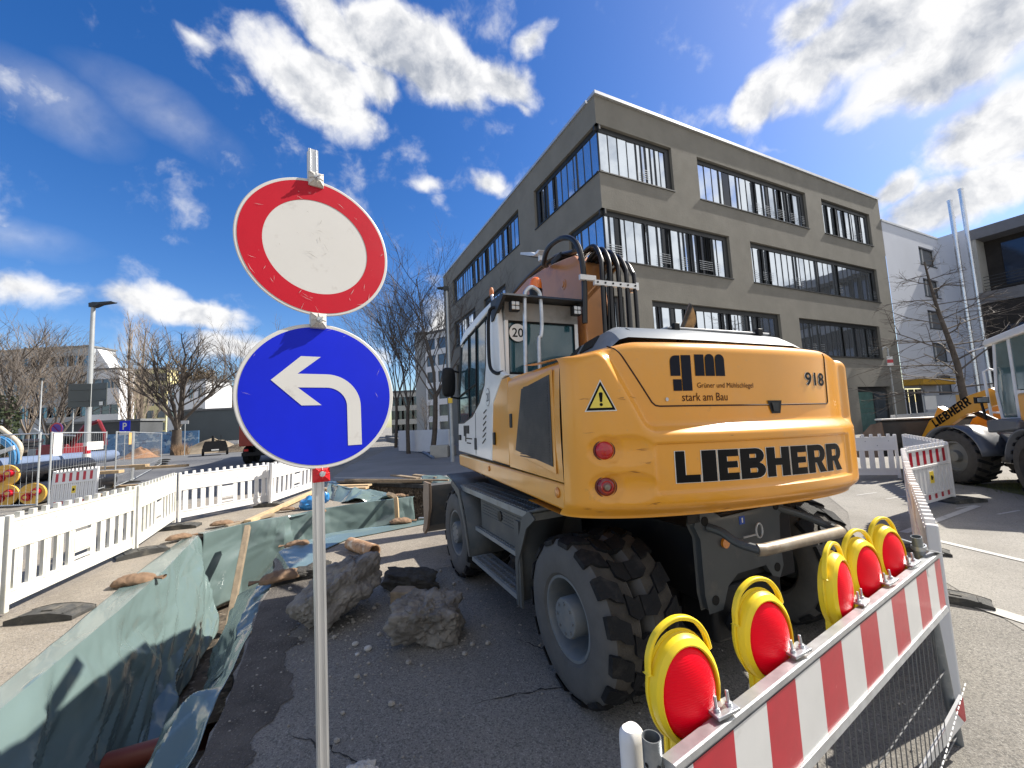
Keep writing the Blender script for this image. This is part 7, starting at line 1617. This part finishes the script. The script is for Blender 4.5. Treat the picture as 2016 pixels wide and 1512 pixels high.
q = MB(); q.raw([(x0 + .06, 1.31, 1.3), (x1 - .06, 1.31, 1.3), (x1 - .06, 1.38, 1.8), (x0 + .06, 1.38, 1.8)], [(0, 1, 2, 3)]); q.raw([(x0 + .06, 1.385, 1.8), (x1 - .06, 1.385, 1.8), (x1 - .06, 1.23, 2.70), (x0 + .06, 1.23, 2.70)], [(0, 1, 2, 3)]); q.raw([(x0 + .06, .22, 1.8), (x1 - .06, .22, 1.8), (x1 - .06, .27, 2.74), (x0 + .06, .27, 2.74)], [(0, 1, 2, 3)]); q.build('windscreen', MATS['loader_green_glass'], cbo, smooth=0)
q = MB(); q.box(x0 + .01, x0 + .05, .28, .79, 1.36, 1.80); q.box(x0 - .002, x0 + .0095, .55, .70, 1.70, 1.74, 1)
for k in range(9): q.box(x0 + .0, x0 + .0095, .36, .74 - .012 * k, 1.40 + .03 * k, 1.408 + .03 * k, 1)
q.build('door_panel', [CWH, BLK], cbo, smooth=0)
q = MB(); q.box(.6, 1.1, .35, .5, 1.6, 2.2); q.box(.6, 1.1, .35, .8, 1.5, 1.65); q.tube([(.85, 1.0, 1.9), (.85, 1.15, 1.3)], .03, 8); q.lathe([(.17, 0), (.185, 0), (.185, .02), (.17, .02)], (.85, 1.0, 1.92), (0, -.5, 1), 24); q.build('driver_seat', MATS['seat_fabric'], cbo)
q = MB(); q.tube([(.22, 1.42, 1.35), (.20, 1.42, 2.2), (.26, 1.36, 2.24), (.32, 1.34, 2.2)], .022, 8); q.tube([(.22, 1.42, 1.42), (.34, 1.34, 1.40)], .018, 8); q.tube([(.35, 1.38, 2.70), (.1, 1.55, 2.62)], .015, 6); q.build('hand_rail', CWH, cbo)
q = MB(XF); q.box(.0, .22, 1.5, 1.55, 1.60, 1.72); q.box(.02, .20, 1.49, 1.499, 1.62, 1.70, 1); q.beam((.1, 1.52, 1.6), (.12, 1.5, 1.3), .03); q.build('front_light', [BLK, STEEL], wlr, bevel=.01)
# arm with lettering, bucket
q = MB(XF); ap = [(1.45, 1.78), (1.65, 1.88), (2.1, 1.76), (3.05, 1.25), (3.35, .82), (3.28, .62), (3.05, .72), (2.7, 1.08), (2.2, 1.38), (1.5, 1.58)]
q.prism(ap, (.40, 0, 0), UY, UZ, (.09, 0, 0)); q.prism(ap, (1.26, 0, 0), UY, UZ, (.09, 0, 0)); q.cyl((.45, 2.7, 1.05), (1.3, 2.7, 1.05), .08, 14); ao = q.build('lift_arm', YEL, wlr, smooth=0, bevel=.012)
Q = block_letters('LIEBHERR', 0, 1.02, .20); o_ = V((.396, 2.92, 1.09)); du = V((0, -1.05, .60)).normalized(); dv = V((0, .62, 1.05)).normalized()
q = MB(XF)
for p in Q: q.raw([o_ + du * (x * .98 + .02) + dv * (y * .92 + .0) for x, y in p], [(0, 1, 2, 3)])
q.build('lettering', DECAL, ao, smooth=0)
q = MB(XF); q.tube([(.87, 1.9, 1.1), (.87, 2.7, 1.5)], .06, 12); q.tube([(.87, 2.6, 1.45), (.87, 3.3, 1.3)], .035, 10, 1); q.beam((.87, 3.2, 1.5), (.87, 3.6, .8), .12, .2, 2); q.build('tilt_cylinder', [BLK, STEEL, YEL], wlr)
q = MB(XF); bkp = [(3.42, 1.22), (3.50, 1.28), (3.60, 1.22), (3.55, .9), (3.75, .55), (4.35, .42), (4.65, .45), (4.65, .40), (4.30, .34), (3.65, .42), (3.40, .75)]
q.prism(bkp, (-.30, 0, 0), UY, UZ, (2.4, 0, 0)); bu = q.build('bucket', mat('loader_bucket_dark', (.055, .055, .055), .55, .3, var=.3), wlr, smooth=20)
side = [(3.42, 1.24), (3.75, 1.18), (4.5, .62), (4.65, .42), (4.3, .34), (3.65, .40), (3.38, .75)]
for x in (-.33, 2.09):
    q = MB(XF); q.prism(side, (x, 0, 0), UY, UZ, (.03, 0, 0)); q.build('bucket_cheek', mat('rusty_bucket_plate', (.19, .13, .09), .7, .2, var=.3), bu, smooth=0)
q = MB(XF); q.box(-.32, 2.11, 3.40, 3.62, 1.285, 1.32); q.build('bucket_rim', mat('worn_bright_edge', (.55, .53, .50), .45, .4), bu, bevel=.01)
# grass patch under the loader
gp_ = MB(); rg = random.Random(9)
for k in range(900):
    p = V((9.6 + rg.gauss(0, .45), 7.4 + rg.gauss(0, .35), 0)); d = V((rg.gauss(0, .05), rg.gauss(0, .05), rg.uniform(.06, .16))); w_ = V((.01, .006, 0)); gp_.raw([p - w_, p + w_, p + d], [(0, 1, 2)])
tag(gp_.build('grass_patch', mat('fresh_grass', (.16, .20, .03), .8, var=.3), smooth=0), 'patch of yellow-green grass seen between the loader wheels', 'grass', kind='stuff')
sheet('verge', [(8.6, 7.0), (10.4, 6.6), (10.8, 7.9), (9.0, 8.3)], .008, GRASS)
